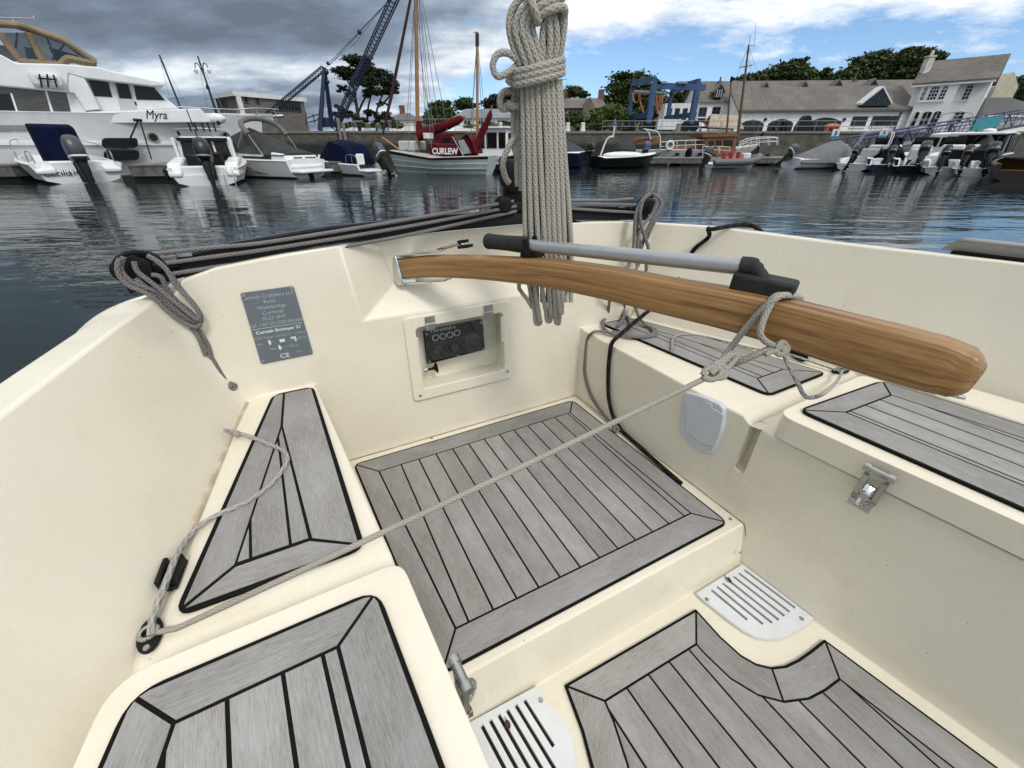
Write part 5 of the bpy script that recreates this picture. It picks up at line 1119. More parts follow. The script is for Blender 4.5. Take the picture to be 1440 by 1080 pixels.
# ---- trees
def mk_leaf(name, a, b, c):
    m, nt, bs = nodes(name); isl = N(nt, 'ShaderNodeNewGeometry').outputs['Random Per Island']; tc = N(nt, 'ShaderNodeTexCoord').outputs['Object']
    col = mix(nt, ramp(nt, isl, [(.2, 0.), (1., 1.)]), a, b); col = mix(nt, ramp(nt, noise(nt, tc, .55, 3), [(.45, 0.), (.7, .8)]), col, c)
    nt.links.new(col, bs.inputs['Base Color']); bs.inputs['Roughness'].default_value = .6; bs.inputs['Specular IOR Level'].default_value = .3; return m
LEAF = dict(dark=mk_leaf('dark_green_leaves', (.020, .034, .012), (.095, .13, .04), (.05, .07, .022)), mid=mk_leaf('mid_green_leaves', (.03, .055, .014), (.085, .125, .033), (.065, .095, .024)), light=mk_leaf('light_green_leaves', (.05, .085, .018), (.14, .19, .05), (.10, .15, .035)),  # light end of the dark mix raised to paint lit leaves
            pine=mk_leaf('pine_needles', (.012, .022, .010), (.035, .055, .02), (.025, .04, .016)), purple=mk_leaf('purple_leaves', (.025, .018, .018), (.07, .05, .042), (.045, .05, .02)))
BARK = mat('tree_bark', (.06, .047, .036), .9, var=.3, vscale=2)
def tree(name, lab, Y, blobs, trunk, leaf, n, size, cat='tree', group=None, seed=1, flat=.8, gz=None):
    rn = random.Random(seed); x0, y0 = trunk[0][0]; b = yp(x0, y0, Y); gz = b.z if gz is None else gz; r = thing(name, lab, cat, (b.x, Y, gz), 0, group)
    B_ = []
    for cx, cy, rx, ry in blobs:
        c = yp(cx, cy, Y); ex_ = abs(yp(cx + rx, cy, Y).x - c.x); ez = abs(yp(cx, cy - ry, Y).z - c.z); k_ = 1.12 if leaf != 'pine' else 1.05; B_.append((c + Vector((0, rn.uniform(-.5, .5) * ex_, 0)), ex_ * k_, ex_ * flat, ez * k_))
    tot = sum(e * z for _, e, _, z in B_); vs, fs = [], []
    for c, ex_, ey, ez in B_:
        k = max(20, int(4.2 * n * ex_ * ez / tot)); subs = []
        for _ in range(max(6, k // 85)):
            while True:
                v = Vector((rn.uniform(-1, 1), rn.uniform(-1, 1), rn.uniform(-1, 1)))
                if .3 < v.length < 1: break
            v = v * (.55 + .45 * rn.random()); subs.append((v, rn.uniform(.16, .38)))
        for i in range(k):
            v, sr = subs[i % len(subs)]; q = v + Vector((rn.gauss(0, 1), rn.gauss(0, 1), rn.gauss(0, .8))) * sr * .62
            p = c + Vector((q.x * ex_, q.y * ey, q.z * ez)); s = size * rn.uniform(.32, .78)
            u = Vector((rn.uniform(-1, 1), rn.uniform(-1, 1), rn.uniform(-.5, .5))).normalized(); w = u.cross(Vector((rn.uniform(-1, 1), rn.uniform(-1, 1), rn.uniform(-1, 1)))).normalized(); o = len(vs)
            vs += [p - u * s, p + w * s * .55, p + u * s, p - w * s * .55]; fs.append((o, o + 1, o + 2, o + 3))
    m = MB(); m.v = [Vector(p) for p in vs]; m.f = fs; m.m = [0] * len(fs); m.build('crown', LEAF[leaf], r, True, angle=1)
    t = MB()
    for path in trunk:
        pts = [yp(x, y, Y) for x, y in path]; pts[0].z = min(pts[0].z, gz) if path is trunk[0] else pts[0].z
        w = .34 if path is trunk[0] else .2; t.tube(smoothpath(pts, 4), [lerp(w, w * .35, i / (4 * (len(pts) - 1))) * size / .34 for i in range(4 * (len(pts) - 1) + 1)], 6)
    t.build('trunk', BARK, r, True); return r
tree('pine_tree', 'tall dark pine with flat layered crown and bare limbs behind the crane', 70,
     [(497, 84, 20, 9), (480, 96, 16, 8), (512, 96, 20, 10), (493, 103, 24, 8), (530, 106, 18, 11), (548, 118, 13, 12), (520, 116, 20, 9), (500, 116, 12, 6), (555, 130, 8, 5), (482, 125, 8, 6), (492, 131, 7, 6), (526, 130, 14, 7), (545, 128, 12, 8), (478, 151, 9, 5), (488, 160, 12, 6), (540, 165, 14, 9), (522, 160, 10, 6), (505, 168, 12, 6), (470, 161, 6, 4), (538, 146, 8, 4), (515, 135, 6, 4)],
     [[(505, 180), (503, 160), (500, 140), (495, 115), (490, 100)], [(503, 160), (512, 140), (524, 122), (528, 108)], [(528, 178), (530, 155), (536, 138), (545, 122)], [(501, 145), (490, 136), (482, 128)], [(516, 178), (518, 150), (522, 130), (515, 110)], [(503, 165), (492, 160), (480, 154)], [(532, 150), (544, 140), (550, 128)]], 'pine', 6500, .30, seed=5, flat=.7, gz=GQ)
tree('bushy_tree', 'leafy green tree between the tall mast and the mizzen mast', 82, [(617, 158, 20, 14), (606, 166, 12, 10), (625, 150, 11, 9), (634, 164, 10, 12), (613, 148, 8, 6)], [[(617, 182), (617, 160), (618, 148)]], 'mid', 1800, .45, seed=6, gz=GQ)
tree('bushy_tree', 'small round dark tree above the roof of the white bungalow', 92, [(655, 146, 14, 8), (648, 150, 9, 6), (662, 150, 8, 6)], [[(655, 182), (655, 160), (655, 146)]], 'dark', 1100, .42, seed=7, gz=GQ)
tree('bushy_tree', 'dark purplish tree behind the bungalow, just left of the rope hank', 90, [(702, 141, 18, 9), (690, 146, 14, 8), (716, 137, 12, 10), (720, 152, 12, 14)], [[(702, 182), (702, 160), (703, 141)]], 'purple', 1700, .42, seed=8, gz=GQ)
tree('bushy_tree', 'small tree rising above the stone house roof', 92, [(808, 129, 15, 8), (797, 134, 8, 6), (820, 133, 9, 6)], [[(808, 182), (808, 150), (808, 130)]], 'mid', 1100, .42, seed=9, gz=GQ)
tree('bushy_tree', 'large dark dense tree left of and behind the blue hoist', 84, [(887, 120, 32, 18), (868, 132, 18, 12), (905, 112, 20, 12), (878, 108, 16, 8), (860, 142, 14, 10), (915, 130, 18, 18), (890, 140, 34, 16), (900, 158, 30, 12), (928, 150, 10, 14)], [[(890, 184), (889, 160), (888, 125)], [(889, 150), (905, 130), (910, 115)], [(889, 152), (872, 138), (865, 130)]], 'dark', 6500, .44, seed=10, gz=GQ)
tree('hedge_bush', 'bright green rounded bush in front of the stone house', 66, [(862, 158, 18, 12), (848, 166, 16, 9), (874, 166, 14, 10), (838, 160, 10, 6)], [[(862, 186), (862, 170), (862, 160)]], 'light', 3200, .24, 'bush', seed=11, gz=GQ)
tree('hedge_bush', 'dark green bush at the foot of the stone house, right of the rope', 68, [(812, 168, 16, 9), (798, 164, 12, 10), (825, 172, 12, 6), (795, 174, 10, 6)], [[(812, 186), (812, 176), (812, 168)]], 'mid', 2400, .24, 'bush', seed=12, gz=GQ)
tree('hedge_bush', 'low clipped green hedge along the quay behind the bollards', 62, [(840, 178, 22, 5), (868, 177, 12, 6), (818, 178, 12, 4)], [[(840, 187), (840, 182), (840, 178)]], 'mid', 1800, .20, 'hedge', seed=13, gz=GQ)
tree('hedge_bush', 'low dark hedge on the left quay in front of the white bungalow', 63, [(690, 176, 14, 4), (712, 175, 12, 5), (664, 177, 10, 3)], [[(690, 187), (690, 182), (690, 178)]], 'dark', 1200, .20, 'hedge', seed=14, gz=GQ)
tree('hedge_bush', 'dark shrubs below the pine tree on the left quay', 64, [(540, 174, 18, 6), (515, 176, 16, 5), (492, 176, 12, 5), (560, 178, 10, 4)], [[(530, 187), (530, 182), (530, 176)]], 'dark', 1500, .22, 'shrub', seed=15, gz=GQ)
tree('bushy_tree', 'dark tree between the blue hoist and the white building', 88, [(975, 128, 16, 10), (990, 122, 12, 6), (958, 140, 14, 12), (940, 150, 16, 14), (985, 140, 12, 12), (1000, 124, 10, 5)], [[(965, 184), (966, 160), (970, 132)]], 'dark', 2600, .44, seed=16, gz=GQ)
for i, (lab, bl, lf, n) in enumerate((('dark tree with a ragged top behind the tall brown mast', [(1045, 117, 14, 8), (1060, 112, 16, 10), (1036, 122, 8, 5), (1075, 114, 10, 9)], 'dark', 1900), ('tallest dark tree behind the middle of the slate roof', [(1100, 104, 26, 14), (1085, 110, 18, 12), (1122, 94, 14, 9), (1118, 108, 22, 14), (1128, 86, 7, 5)], 'dark', 3600), ('mid green spiky tree behind the dormers', [(1150, 110, 16, 10), (1140, 118, 14, 8), (1158, 102, 8, 7), (1166, 114, 10, 10)], 'mid', 1900), ('pale green tree behind the right end of the slate roof', [(1182, 110, 14, 12), (1195, 106, 12, 14), (1176, 116, 12, 8)], 'mid', 1900), ('broad dark tree with rounded top left of the house chimney', [(1225, 88, 24, 14), (1245, 80, 18, 9), (1210, 95, 14, 10), (1255, 95, 26, 18), (1230, 106, 34, 14)], 'dark', 4800), ('olive coloured tree low in front of the broad dark tree', [(1222, 110, 26, 10), (1245, 106, 22, 10), (1205, 116, 14, 6)], 'mid', 2600), ('dark tall tree directly behind the white house chimney', [(1292, 76, 20, 11), (1306, 84, 14, 12), (1278, 88, 16, 14), (1300, 72, 9, 6), (1282, 104, 22, 16)], 'dark', 3800))):
    cx = sum(b[0] for b in bl) / len(bl); Yt = 96 + (i % 3) * 5; tree('hillside_tree', lab, Yt, bl, [[(cx, 150), (cx, 130), (cx + 1, min(b[1] for b in bl) + 6)]], lf, n, .52, group='trees on the hill behind the buildings', seed=20 + i, gz=yp(cx, 150, Yt).z)
tree('hedge_bush', 'dark wooded bank right of the white house', 78, [(1418, 128, 24, 16), (1440, 122, 22, 18), (1410, 146, 20, 12), (1452, 146, 30, 16), (1400, 158, 10, 8)], [[(1425, 186), (1425, 160), (1425, 130)]], 'dark', 4200, .42, 'bushes', seed=31, gz=GQ)
# ================================================================ pontoons and boats on the water
GELW = mat('white_gelcoat', (.74, .755, .76), .3, var=.05, vscale=2.5); NAVYC = mat('navy_canvas', (.005, .009, .034), .95, var=.25, vscale=3, bstr=.3, bscale=9, bdist=.03, spec=.08); GREYC = mat('grey_canvas', (.055, .058, .06), .88, var=.2, vscale=2, bstr=.3, bscale=6, bdist=.04, spec=.1)
MAROON = mat('maroon_canvas', (.13, .012, .018), .85, var=.25, vscale=3, bstr=.3, bscale=8, bdist=.04, spec=.12); TANC = mat('tan_canvas', (.25, .195, .115), .85, var=.2, vscale=2, bstr=.25, bscale=5, bdist=.04)
BLK = mat('black_gelcoat', (.010, .010, .011), .35, var=.2, vscale=4, spec=.2); NAVYH = mat('navy_hull', (.012, .016, .04), .25); GREYTUBE = mat('grey_inflatable_tube', (.13, .135, .14), .6, var=.12, vscale=3)
MOTORG = mat('grey_motor_cowl', (.05, .06, .07), .35, .0, var=.1, vscale=5); MOTORB = mat('black_motor_cowl', (.009, .009, .010), .35, var=.2, vscale=5); LEGM = mat('motor_leg', (.010, .011, .013), .5, spec=.25)
GLASSB = mat('tinted_boat_glass', (.014, .013, .013), .08, var=.2, vscale=1, spec=.22); PONT = mat('pontoon_deck', (.22, .21, .19), .85, var=.25, vscale=2.5); PONTF = mat('grey_pontoon_fascia', (.15, .145, .135), .8, var=.3, vscale=3); FLOATM = mat('pontoon_float', (.02, .02, .02), .8)
BROWNV = mat('varnished_brown_wood', (.27, .105, .035), .35, var=.25, vscale=5, streak=(1, 1, 7)); SPAR = mat('varnished_spar', (.42, .23, .085), .4, var=.2, vscale=3, streak=(6, 6, .6)); GREYHULL = mat('pale_grey_hull', (.52, .55, .55), .45, var=.08, vscale=2); BOOT = mat('dark_boot_stripe', (.03, .012, .012), .5)
def pontoon(pts, z, th, lab):
    a, b = Vector(pts[0]), Vector(pts[1]); w = pts[2]; d = (b - a).normalized(); n_ = Vector((-d.y, d.x, 0)); r = thing('pontoon', lab, 'pontoon', (a.x, a.y, 0))
    def slab(z0, z1, o, name, m): MB().prism([Vector((p.x, p.y, z0)) for p in (a + n_ * -o - d * o, b - n_ * o + d * o, b + n_ * (w + o) + d * o, a + n_ * (w + o) - d * o)], (0, 0, z1 - z0)).build(name, m, r, True)
    slab(z - .06, z, .03, 'deck', PONT); slab(z - th, z - .06, 0, 'fascia', PONTF); k = max(1, int((b - a).length / 3))
    for i in range(k): c = a.lerp(b, (i + .5) / k) + n_ * w / 2; MB().box((c.x, c.y, (z - th) / 2 - .1), (2.4, w * .9, z - th + .25), math.atan2(d.y, d.x)).build('float', FLOATM, r, True)
    return r
for x0, x1, y, w, lab in ((-70, 27, 256, 3.5, 'grey timber finger pontoon at the left edge, beside the boat with the navy cover'), (189, 243, 255, 3.2, 'grey timber finger pontoon between the navy covered boat and the cabin boat'), (466, 502, 247, 3.0, 'grey timber finger pontoon between the grey covered speed boat and the blue covered boat')):
    pontoon((zp(x0, y, 0), zp(x1, y - .6, 0), w), .60, .42, lab)
pontoon((zp(690, 233.5, 0), zp(1135, 232.5, 0), 2.2), .5, .36, 'grey timber pontoon with the wheelhouse yacht and the inflatable moored to it')
pontoon((zp(1120, 233, 0) + Vector((0, 3.5, 0)), zp(1500, 240, 0) + Vector((0, 3.5, 0)), 2.2), .5, .36, 'grey timber pontoon behind the row of motor boats on the right')
def L2(root, mb, name, m, parent=None, **k): return mb.build(name, m, parent or root, **k)
def hull(mb, L, B, zs, zb, tr=.9, d=.2, open_to=.0, zw=.3, m_h=0, m_in=0, fine=1., chine=.82, raked=.10, tuck=0., band=None):
    """planing or displacement hull, bow along +x; open well aft of open_to*L"""
    secs = []; N_ = 15
    for i in range(N_):
        u = i / (N_ - 1); hb = B / 2 * (tr + (1 - tr) * min(1, u / .35) if u < .35 else max(.02, (1 - ((u - .35) / .65) ** 2.3) ** fine)); z = lerp(zs, zb, u ** 1.7); x = u * L
        cz = lerp(.10, z * .55, max(0, (u - .5) / .5) ** 2); xr = x - raked * L * (u ** 3) * 0
        keel = lerp(-d, .0, max(0, (u - .75) / .25) ** 2); ch = chine * lerp(1, .55, max(0, (u - .4) / .6))
        secs.append([Vector((x - raked * L * u ** 4 * 1.0, 0, keel)), Vector((x - raked * L * u ** 4 * .6, hb * ch, cz)), Vector((x - raked * L * u ** 4 * .25, hb * (ch + 1) / 2 * 1.02, (cz + z) / 2)), Vector((x, hb, z - .07)), Vector((x, hb + .02, z - .03)), Vector((x, hb - .02, z)), Vector((x, max(.0, hb - .14), z + .01)), Vector((x, max(0, hb - .18), zw if u < open_to else z + .03)), Vector((x, 0, zw if u < open_to else z + .09))])
    full = [q + [Vector((p.x, -p.y, p.z)) for p in reversed(q[:-1])] for q in secs]
    for i in range(N_ - 1):
        n_ = len(full[0])
        o = len(mb.v); mb.v += full[i] + full[i + 1]
        for j in range(n_ - 1):
            jj = j if j < 8 else n_ - 2 - j
            mb.f.append((o + j, o + j + 1, o + n_ + j + 1, o + n_ + j)); mb.m.append((band if band is not None and jj in (3,) else m_h) if jj < 5 else m_in)
    mb.poly(full[0][:], m_h)
    return secs
def outboard(root, pos, s, cowl, tilt=0., name='outboard_motor', rz=0., lower=True):
    """outboard hung on the transom at pos (local), tilted up by tilt; the motor stands aft (-x)"""
    M_ = Matrix.Translation(Vector(pos)) @ Matrix.Rotation(rz, 4, 'Z') @ Matrix.Rotation(tilt, 4, 'Y'); X = lambda p: M_ @ (Vector(p) * s)
    mb = MB(); mb.loft([[X((x0 + a * w, b * h, z)) for a, b in ((-1, -.5), (-.6, -1), (.6, -1), (1, -.6), (1, .6), (.6, 1), (-.6, 1), (-1, .5))] for z, x0, w, h in ((.12, -.24, .13, .11), (-.10, -.24, .15, .10), (-.35, -.22, .10, .06), (-.62, -.20, .11, .035), (-.70, -.22, .16, .03))], closed=True, cap=True)
    mb.loft([[X((x, r * math.cos(t), -.80 + r * math.sin(t))) for t in [i * math.pi / 4 for i in range(8)]] for x, r in ((-.40, .03), (-.30, .065), (-.12, .07), (-.02, .03))], closed=True, cap=True)
    mb.prism([X((-.12, -.012, -.84)), X((-.30, -.012, -.84)), X((-.34, -.012, -1.0)), X((-.24, -.012, -1.02))], X((0, .024, 0)) - X((0, 0, 0))); mb.prism([X((-.30, -.1, -.60)), X((-.05, -.1, -.66)), X((-.05, .1, -.66)), X((-.30, .1, -.60))], X((0, 0, -.02)) - X((0, 0, 0)))
    mb.bx(*[0] * 6) if 0 else None
    leg = L2(root, mb, name, LEGM)
    mb = MB(); mb.prism([X((-.02, -.12, .12)), X((.06, -.12, .12)), X((.02, -.12, -.32)), X((-.06, -.12, -.32))], X((0, .24, 0)) - X((0, 0, 0))); L2(root, mb, 'bracket', LEGM, leg)
    mb = MB(); mb.loft([[X((x0 + math.copysign(abs(math.cos(t)) ** .6, math.cos(t)) * w, math.copysign(abs(math.sin(t)) ** .6, math.sin(t)) * h, z + (math.cos(t) * -.02))) for t in [i * math.pi / 8 for i in range(16)]] for z, x0, w, h in ((.10, -.24, .20, .13), (.16, -.25, .245, .165), (.34, -.26, .265, .185), (.52, -.25, .255, .18), (.62, -.22, .20, .15), (.665, -.19, .12, .10))], closed=True, cap=True); c = L2(root, mb, 'cowling', cowl, leg, angle=50)
    mb = MB(); mb.loft([[X((-.25 + math.copysign(abs(math.cos(t)) ** .6, math.cos(t)) * .262, math.copysign(abs(math.sin(t)) ** .6, math.sin(t)) * .182, z)) for t in [i * math.pi / 8 for i in range(16)]] for z in (.195, .235)], closed=True); L2(root, mb, 'cowl_band', FRAMEW if cowl is MOTORG else GALV, leg)
    mb = MB()
    for k in range(3):
        a = k * 2.094; mb.prism([X((-.42, 0, -.80)), X((-.44, .14 * math.cos(a - .3), -.80 + .14 * math.sin(a - .3))), X((-.41, .15 * math.cos(a + .35), -.80 + .15 * math.sin(a + .35)))], X((.015, 0, 0)) - X((0, 0, 0)))
    mb.bar(X((-.38, 0, -.8)), X((-.47, 0, -.8)), .035 * s, 8); L2(root, mb, 'propeller', GALV, leg); return leg
def rail(root, pts, r=.016, m=None, posts=(), name='guard_rail', k=5):
    mb = MB(); mb.tube(smoothpath(pts, k), r, 6)
    for a, b in posts: mb.bar(a, b, r * .9, 5)
    return L2(root, mb, name, m or STEEL)
def at_water(x, y): return zp(x, y, 0)
def heading(x0, y0, x1, y1):
    d = at_water(x1, y1) - at_water(x0, y0); return math.atan2(d.y, d.x)
# ---- white motor yacht
class Side(Fac):
    def __init__(s, o, d): s.o = Vector(o); s.d = Vector(d).normalized(); s.n = Vector((s.d.y, -s.d.x, 0)); s.L = 0
bowp = yp(388, 168, 26.5); S = Side((bowp.x, bowp.y, 0), (.75, .66, 0)); S.n = Vector((.66, -.75, 0))
Y_ = thing('motor_yacht', 'large white motor yacht with tan flybridge canopy and brown side panels, behind the small boats', 'motor yacht', (bowp.x, bowp.y, 0))
BEAM = 5.4
def sp_(x, y, off=0.): a, z = S.sz(x, y, off); return S.pt(a, z, off)
def slab(mb, px, off, th, m=0): return mb.prism([sp_(x, y, off) for x, y in px], S.n * -th, m)
mb = MB(); secs = []
for s_ in (-24, -18, -12, -9, -7, -5.5, -4, -2.8, -1.8, -1, -.4, 0.):
    f = 0 if s_ < -9 else ((s_ + 9) / 9) ** 1.9; half = BEAM / 2 * (1 - f * .985); zt = 2.42 + .42 * max(0, (s_ + 12) / 12) ** 1.5; cy = -BEAM / 2; stem = -.75 * ((s_ + 9) / 9) ** 2 if s_ > -9 else 0
    q = []
    for z, w in ((-.5, .72), (.35, .88 - .25 * f), (1.25, .95 - .22 * f), (1.27, .985 - .2 * f), (1.40, .985 - .2 * f), (1.42, .96 - .2 * f), (zt - .08, 1.0), (zt, 1.02), (zt + .03, .99), (zt + .03, .0)):
        q.append(S.pt(s_ + stem * (1 - max(z, 0) / zt), z, cy + half * w))
    secs.append(q + [S.pt(s_ + stem * (1 - max(z, 0) / zt), z, cy - half * w) for z, w in ((2.45, .99), (1.3, .95), (-.5, .72))])
mb.loft(secs, cap=True); L2(None, mb, 'hull', GELW, Y_, world=True, angle=30)
slabarm = [(97, 104), (119, 110), (142, 154), (120, 156), (104, 131), (95, 130)]
VINYL = PANE.copy(); VINYL.name = 'smoky_vinyl'; [setattr(n_.inputs[0], 'default_value', (.50, .49, .46, 1)) for n_ in VINYL.node_tree.nodes if n_.type == 'BSDF_TRANSPARENT']
YW = lambda mb, name, m, parent=None, **k: mb.build(name, m, parent or Y_, world=True, **k)
mb = MB(); slab(mb, [(-120, 110), (98, 130), (107, 174), (-120, 174)], -.55, 4.2); sal = YW(mb, 'saloon', WOODCL2 if 0 else mat('brown_reflecting_panel', (.085, .065, .052), .16, var=.35, vscale=1.4, streak=(1, 1, 5), spec=.6))
for q in ([(63, 128), (66, 128), (80, 173), (76, 173)], [(93, 129), (106, 131), (122, 155), (121, 174), (104, 174)], [(14, 131), (17, 131), (29, 168), (26, 168)], [(-100, 167.5), (27, 167.5), (29, 170), (-100, 170)]):
    mb = MB(); slab(mb, q, -.50, .1); YW(mb, 'window_frame', GELW, sal)
mb = MB(); slab(mb, [(-80, 131), (14, 132), (26, 167), (-80, 167)], -.52, .06); YW(mb, 'saloon_window', GLASSB, sal)
mb = MB(); slab(mb, [(-130, 96), (0, 76), (22, 88), (88, 90), (138, 94), (158, 100), (200, 109), (231, 116), (232, 121), (214, 121.5), (118, 110), (97, 104), (95, 130), (0, 121), (-130, 112)], -.28, 4.8); YW(mb, 'upper_deck', GELW, bevel=.05, seg=2); YW(slab(MB(), slabarm, -.30, 1.2), 'deck_support', GELW, bevel=.04)
mb = MB(); slab(mb, [(95, 106), (117, 110), (212, 119), (236, 140), (252, 153), (123, 158), (138, 153), (104, 130)], -.75, 3.9); wh = YW(mb, 'wheelhouse', GELW, bevel=.04)
slab2 = lambda px, off, th, m, name, par: YW(slab(MB(), px, off, th), name, m, par)
for q, nm in (([(124, 113), (152, 115), (158, 136.5), (133, 135)], 'window'), ([(162, 115.5), (180, 117), (186, 139), (168, 138)], 'window'), ([(187, 115.5), (213, 118.5), (232, 141), (192, 140)], 'window')): slab2(q, -.72, .05, GLASSB, nm, wh)
slab2([(159, 114), (183, 116), (194, 156), (170, 156)], -.735, .05, mat('pale_grey_door', (.52, .53, .54), .4, var=.05), 'door', wh); slab2([(189, 143), (191, 143), (192.5, 148), (190.5, 148)], -.70, .04, BLACKP, 'door_handle', wh)
mb = MB(); slab(mb, [(120, 174), (123, 157), (282, 152.5), (298, 172)], -.18, BEAM - .5); bw = YW(mb, 'bulwark', GELW, bevel=.04)
o = sp_(205, 166.5, -.165); text('yacht_name', 'Myra', .50, o, S.d, (0, 0, 1), BLACKP, bw, align='LEFT', ext=.006, shear=.45, sx=.82)
for x, y, r in ((215.5, 193, .17), (318, 191, .15), (343, 188.5, .13)):
    s_ = S.sz(x, y)[0]; f = 0 if s_ < -9 else ((s_ + 9) / 9) ** 1.9; half = BEAM / 2 * (1 - f * .985); of = -BEAM / 2 + half * (.975 - .16 * f); p = sp_(x, y, of)
    ph = YW(MB().lathe([(r + .06, -.12), (r + .06, .03), (r, .03)], p, S.n, 16), 'porthole', BRASS if 0 else mat('bronze_ring', (.38, .33, .25), .4, .6), None); YW(MB().lathe([(r, -.05), (r, .034)], p, S.n, 16), 'pane', GLASSB, ph)
def oval(x0, y0, x1, y1, off):
    q = rounded([Vector(p) for p in ((x0, y0), (x1, y0), (x1, y1), (x0, y1))], 6, 5); return slab(MB(), q, off, .2)
YW(oval(143, 194, 194, 207.5, .02), 'hull_window', BLK); YW(oval(146, 211, 196, 225, -.05), 'hull_window', BLK)
for k in range(3): YW(slab(MB(), [(-28 + k * 24 + .0, 176), (-10 + k * 24 + 4, 176), (-10 + k * 24 + 4, 184), (-28 + k * 24, 184)], -.02, .06), 'louvre', mat('grey_louvre', (.25, .25, .26), .5, var=.2, vscale=6, streak=(1, 1, 12)))
p = sp_(66, 113, -.15); YW(MB().box(p, (1.0, .4, .5), math.atan2(S.d.y, S.d.x)), 'life_raft', FRAMEW, bevel=.12)
mb = MB()
for q in (((55, 104), (59, 123)), ((66, 104), (68, 123)), ((75, 105), (80, 123)), ((53, 110), (80, 112))): mb.bar(sp_(*q[0], .14), sp_(*q[1], .14), .03, 5)
YW(mb, 'raft_cradle', BLACKP)
# canopy over the flybridge
can = [(-110, 40), (0, 33), (22, 34.5), (55, 44), (92, 57), (108, 70), (124, 80), (136, 87), (135, 92)]
mb = MB()
cr = [[sp_(x, y, -.5), sp_(x, y - 4, -1.6), sp_(x, y - 5, -2.6), sp_(x, y - 3, -3.6), sp_(x, y + 3, -4.6)] for x, y in can]; mb.loft(cr); 
lo = [[sp_(x, y + 4, -.52), sp_(x, y, -1.6), sp_(x, y - 1, -2.6), sp_(x, y + 1, -3.6), sp_(x, y + 6, -4.6)] for x, y in can]; mb.loft(lo)
cn = YW(mb, 'canopy', TANC, angle=60)
for q, w in (([(0, 46), (12, 64), (27, 84)], .12), ([(40, 46), (50, 66), (61, 88)], .14), ([(26, 87), (60, 90), (84, 92), (96, 83), (112, 86), (134, 90)], .15), ([(0, 35), (30, 37), (60, 47), (92, 59), (122, 80), (136, 90)], .10)):
    YW(MB().tube(smoothpath([sp_(x, y, -.48) for x, y in q], 4), w, 6), 'canopy_border', TANC, cn)
for q in ([(0, 46), (40, 46), (60, 88), (27, 86), (12, 64)], [(42, 46), (92, 58), (132, 88), (96, 84), (84, 91), (61, 88)]): YW(slab(MB(), q, -.48, .02), 'clear_curtain', VINYL, cn)
for q in (((24, 46), (22, 68)), ((65, 52), (76, 76)), ((92, 60), (74, 84))): YW(MB().bar(sp_(*q[0], -.7), sp_(*q[1], -.7), .035, 6), 'canopy_hoop', STEEL, cn)
YW(slab(MB(), [(-60, 62), (14, 64), (26, 84), (-60, 84)], -2.6, .5), 'helm_seat', FRAMEW, cn); YW(slab(MB(), [(34, 66), (50, 68), (55, 86), (38, 84)], -2.4, .5), 'helm_seat', FRAMEW, cn); YW(slab(MB(), [(68, 66), (110, 78), (112, 88), (80, 88)], -2.9, .3), 'helm_console', mat('grey_console', (.2, .2, .21), .6), cn)
YW(MB().bar(sp_(-20, 24, -2), sp_(46, 26, -2), .02, 5).bar(sp_(18, 24, -2), sp_(19, 33, -2), .02, 5).bar(sp_(47, 22, -2), sp_(48, 27, -2), .04, 5).bar(sp_(34, 33, -2), sp_(35, 37, -2), .06, 5), 'aerial', STEEL)
# bow rail, anchor gear, fender
mb = MB(); top = [sp_(x, y, -1.2) for x, y in ((250, 150), (290, 152), (330, 154), (360, 152), (392, 154))]; mb.tube(smoothpath(top, 4), .025, 6)
for x in (262, 285, 308, 333, 360, 386): mb.bar(sp_(x, 152.5, -1.2), sp_(x + 3, 171, -1.2), .02, 5)
mb.tube([sp_(330, 163, -1.2), sp_(390, 163, -1.2)], .02, 5); YW(mb, 'bow_rail', STEEL)
YW(MB().ball(sp_(303, 167, -1.0), (.55, .25, .26), 12), 'deck_locker', FRAMEW); YW(MB().box(sp_(372, 165, -1.6), (.8, .5, .35), .7).bar(sp_(360, 166, -1.6), sp_(398, 163, -1.6), .09, 6), 'anchor', STEEL)
q = sp_(195, 169.5, .05); mb = MB(); mb.tube([sp_(187, 168.5, .05), sp_(200, 169.5, .05)], .07, 6).bar(sp_(194, 170, .06), sp_(177, 209, .3), .035, 5).bar(sp_(197, 170, .06), sp_(213, 224, .3), .03, 5); YW(mb, 'fender_board', BLACKP)
# ---- small boats on the left
def boat_root(name, lab, cat, x, y, rz, k=1.):
    r = thing(name, lab, cat, at_water(x, y), rz); r.scale = (k, k, k); return r
h1 = math.atan2(.62, -.78)
b = boat_root('motor_boat', 'small white open motor boat with navy console cover and big grey outboard', 'motor boat', 122, 257, h1, 1.1)
mb = MB(); hull(mb, 5.6, 2.55, .62, 1.0, .93, open_to=.72, zw=.34, band=1); L2(b, mb, 'hull', [GELW, GREYC], angle=35)
mb = MB()
for s in (-1, 1): mb.loft([[Vector((x, s * (1.12 - .0), z0)), Vector((x, s * .62, z0 + .02)), Vector((x, s * .62, .3)), Vector((x, s * 1.12, .3))] for x, z0 in ((-.1, .44), (.5, .66), (.9, .66))], closed=True, cap=True)
mb.box((.42, 0, .5), (.5, 1.4, .36)); L2(b, mb, 'stern_seat', GELW, bevel=.05)
mb = MB(); mb.loft([[Vector((x, y * w, z)) for y in (-1, 1)] + [Vector((x + d_, y * w * .95, z2)) for y in (1, -1)] for x, w, z, d_, z2 in ((1.3, .60, .45, .1, 1.72), (1.9, .62, .45, .1, 1.82), (2.5, .55, .5, -.25, 1.4), (2.9, .42, .6, -.3, .95))], closed=True, cap=True); L2(b, mb, 'console_cover', NAVYC, bevel=.06, seg=2)
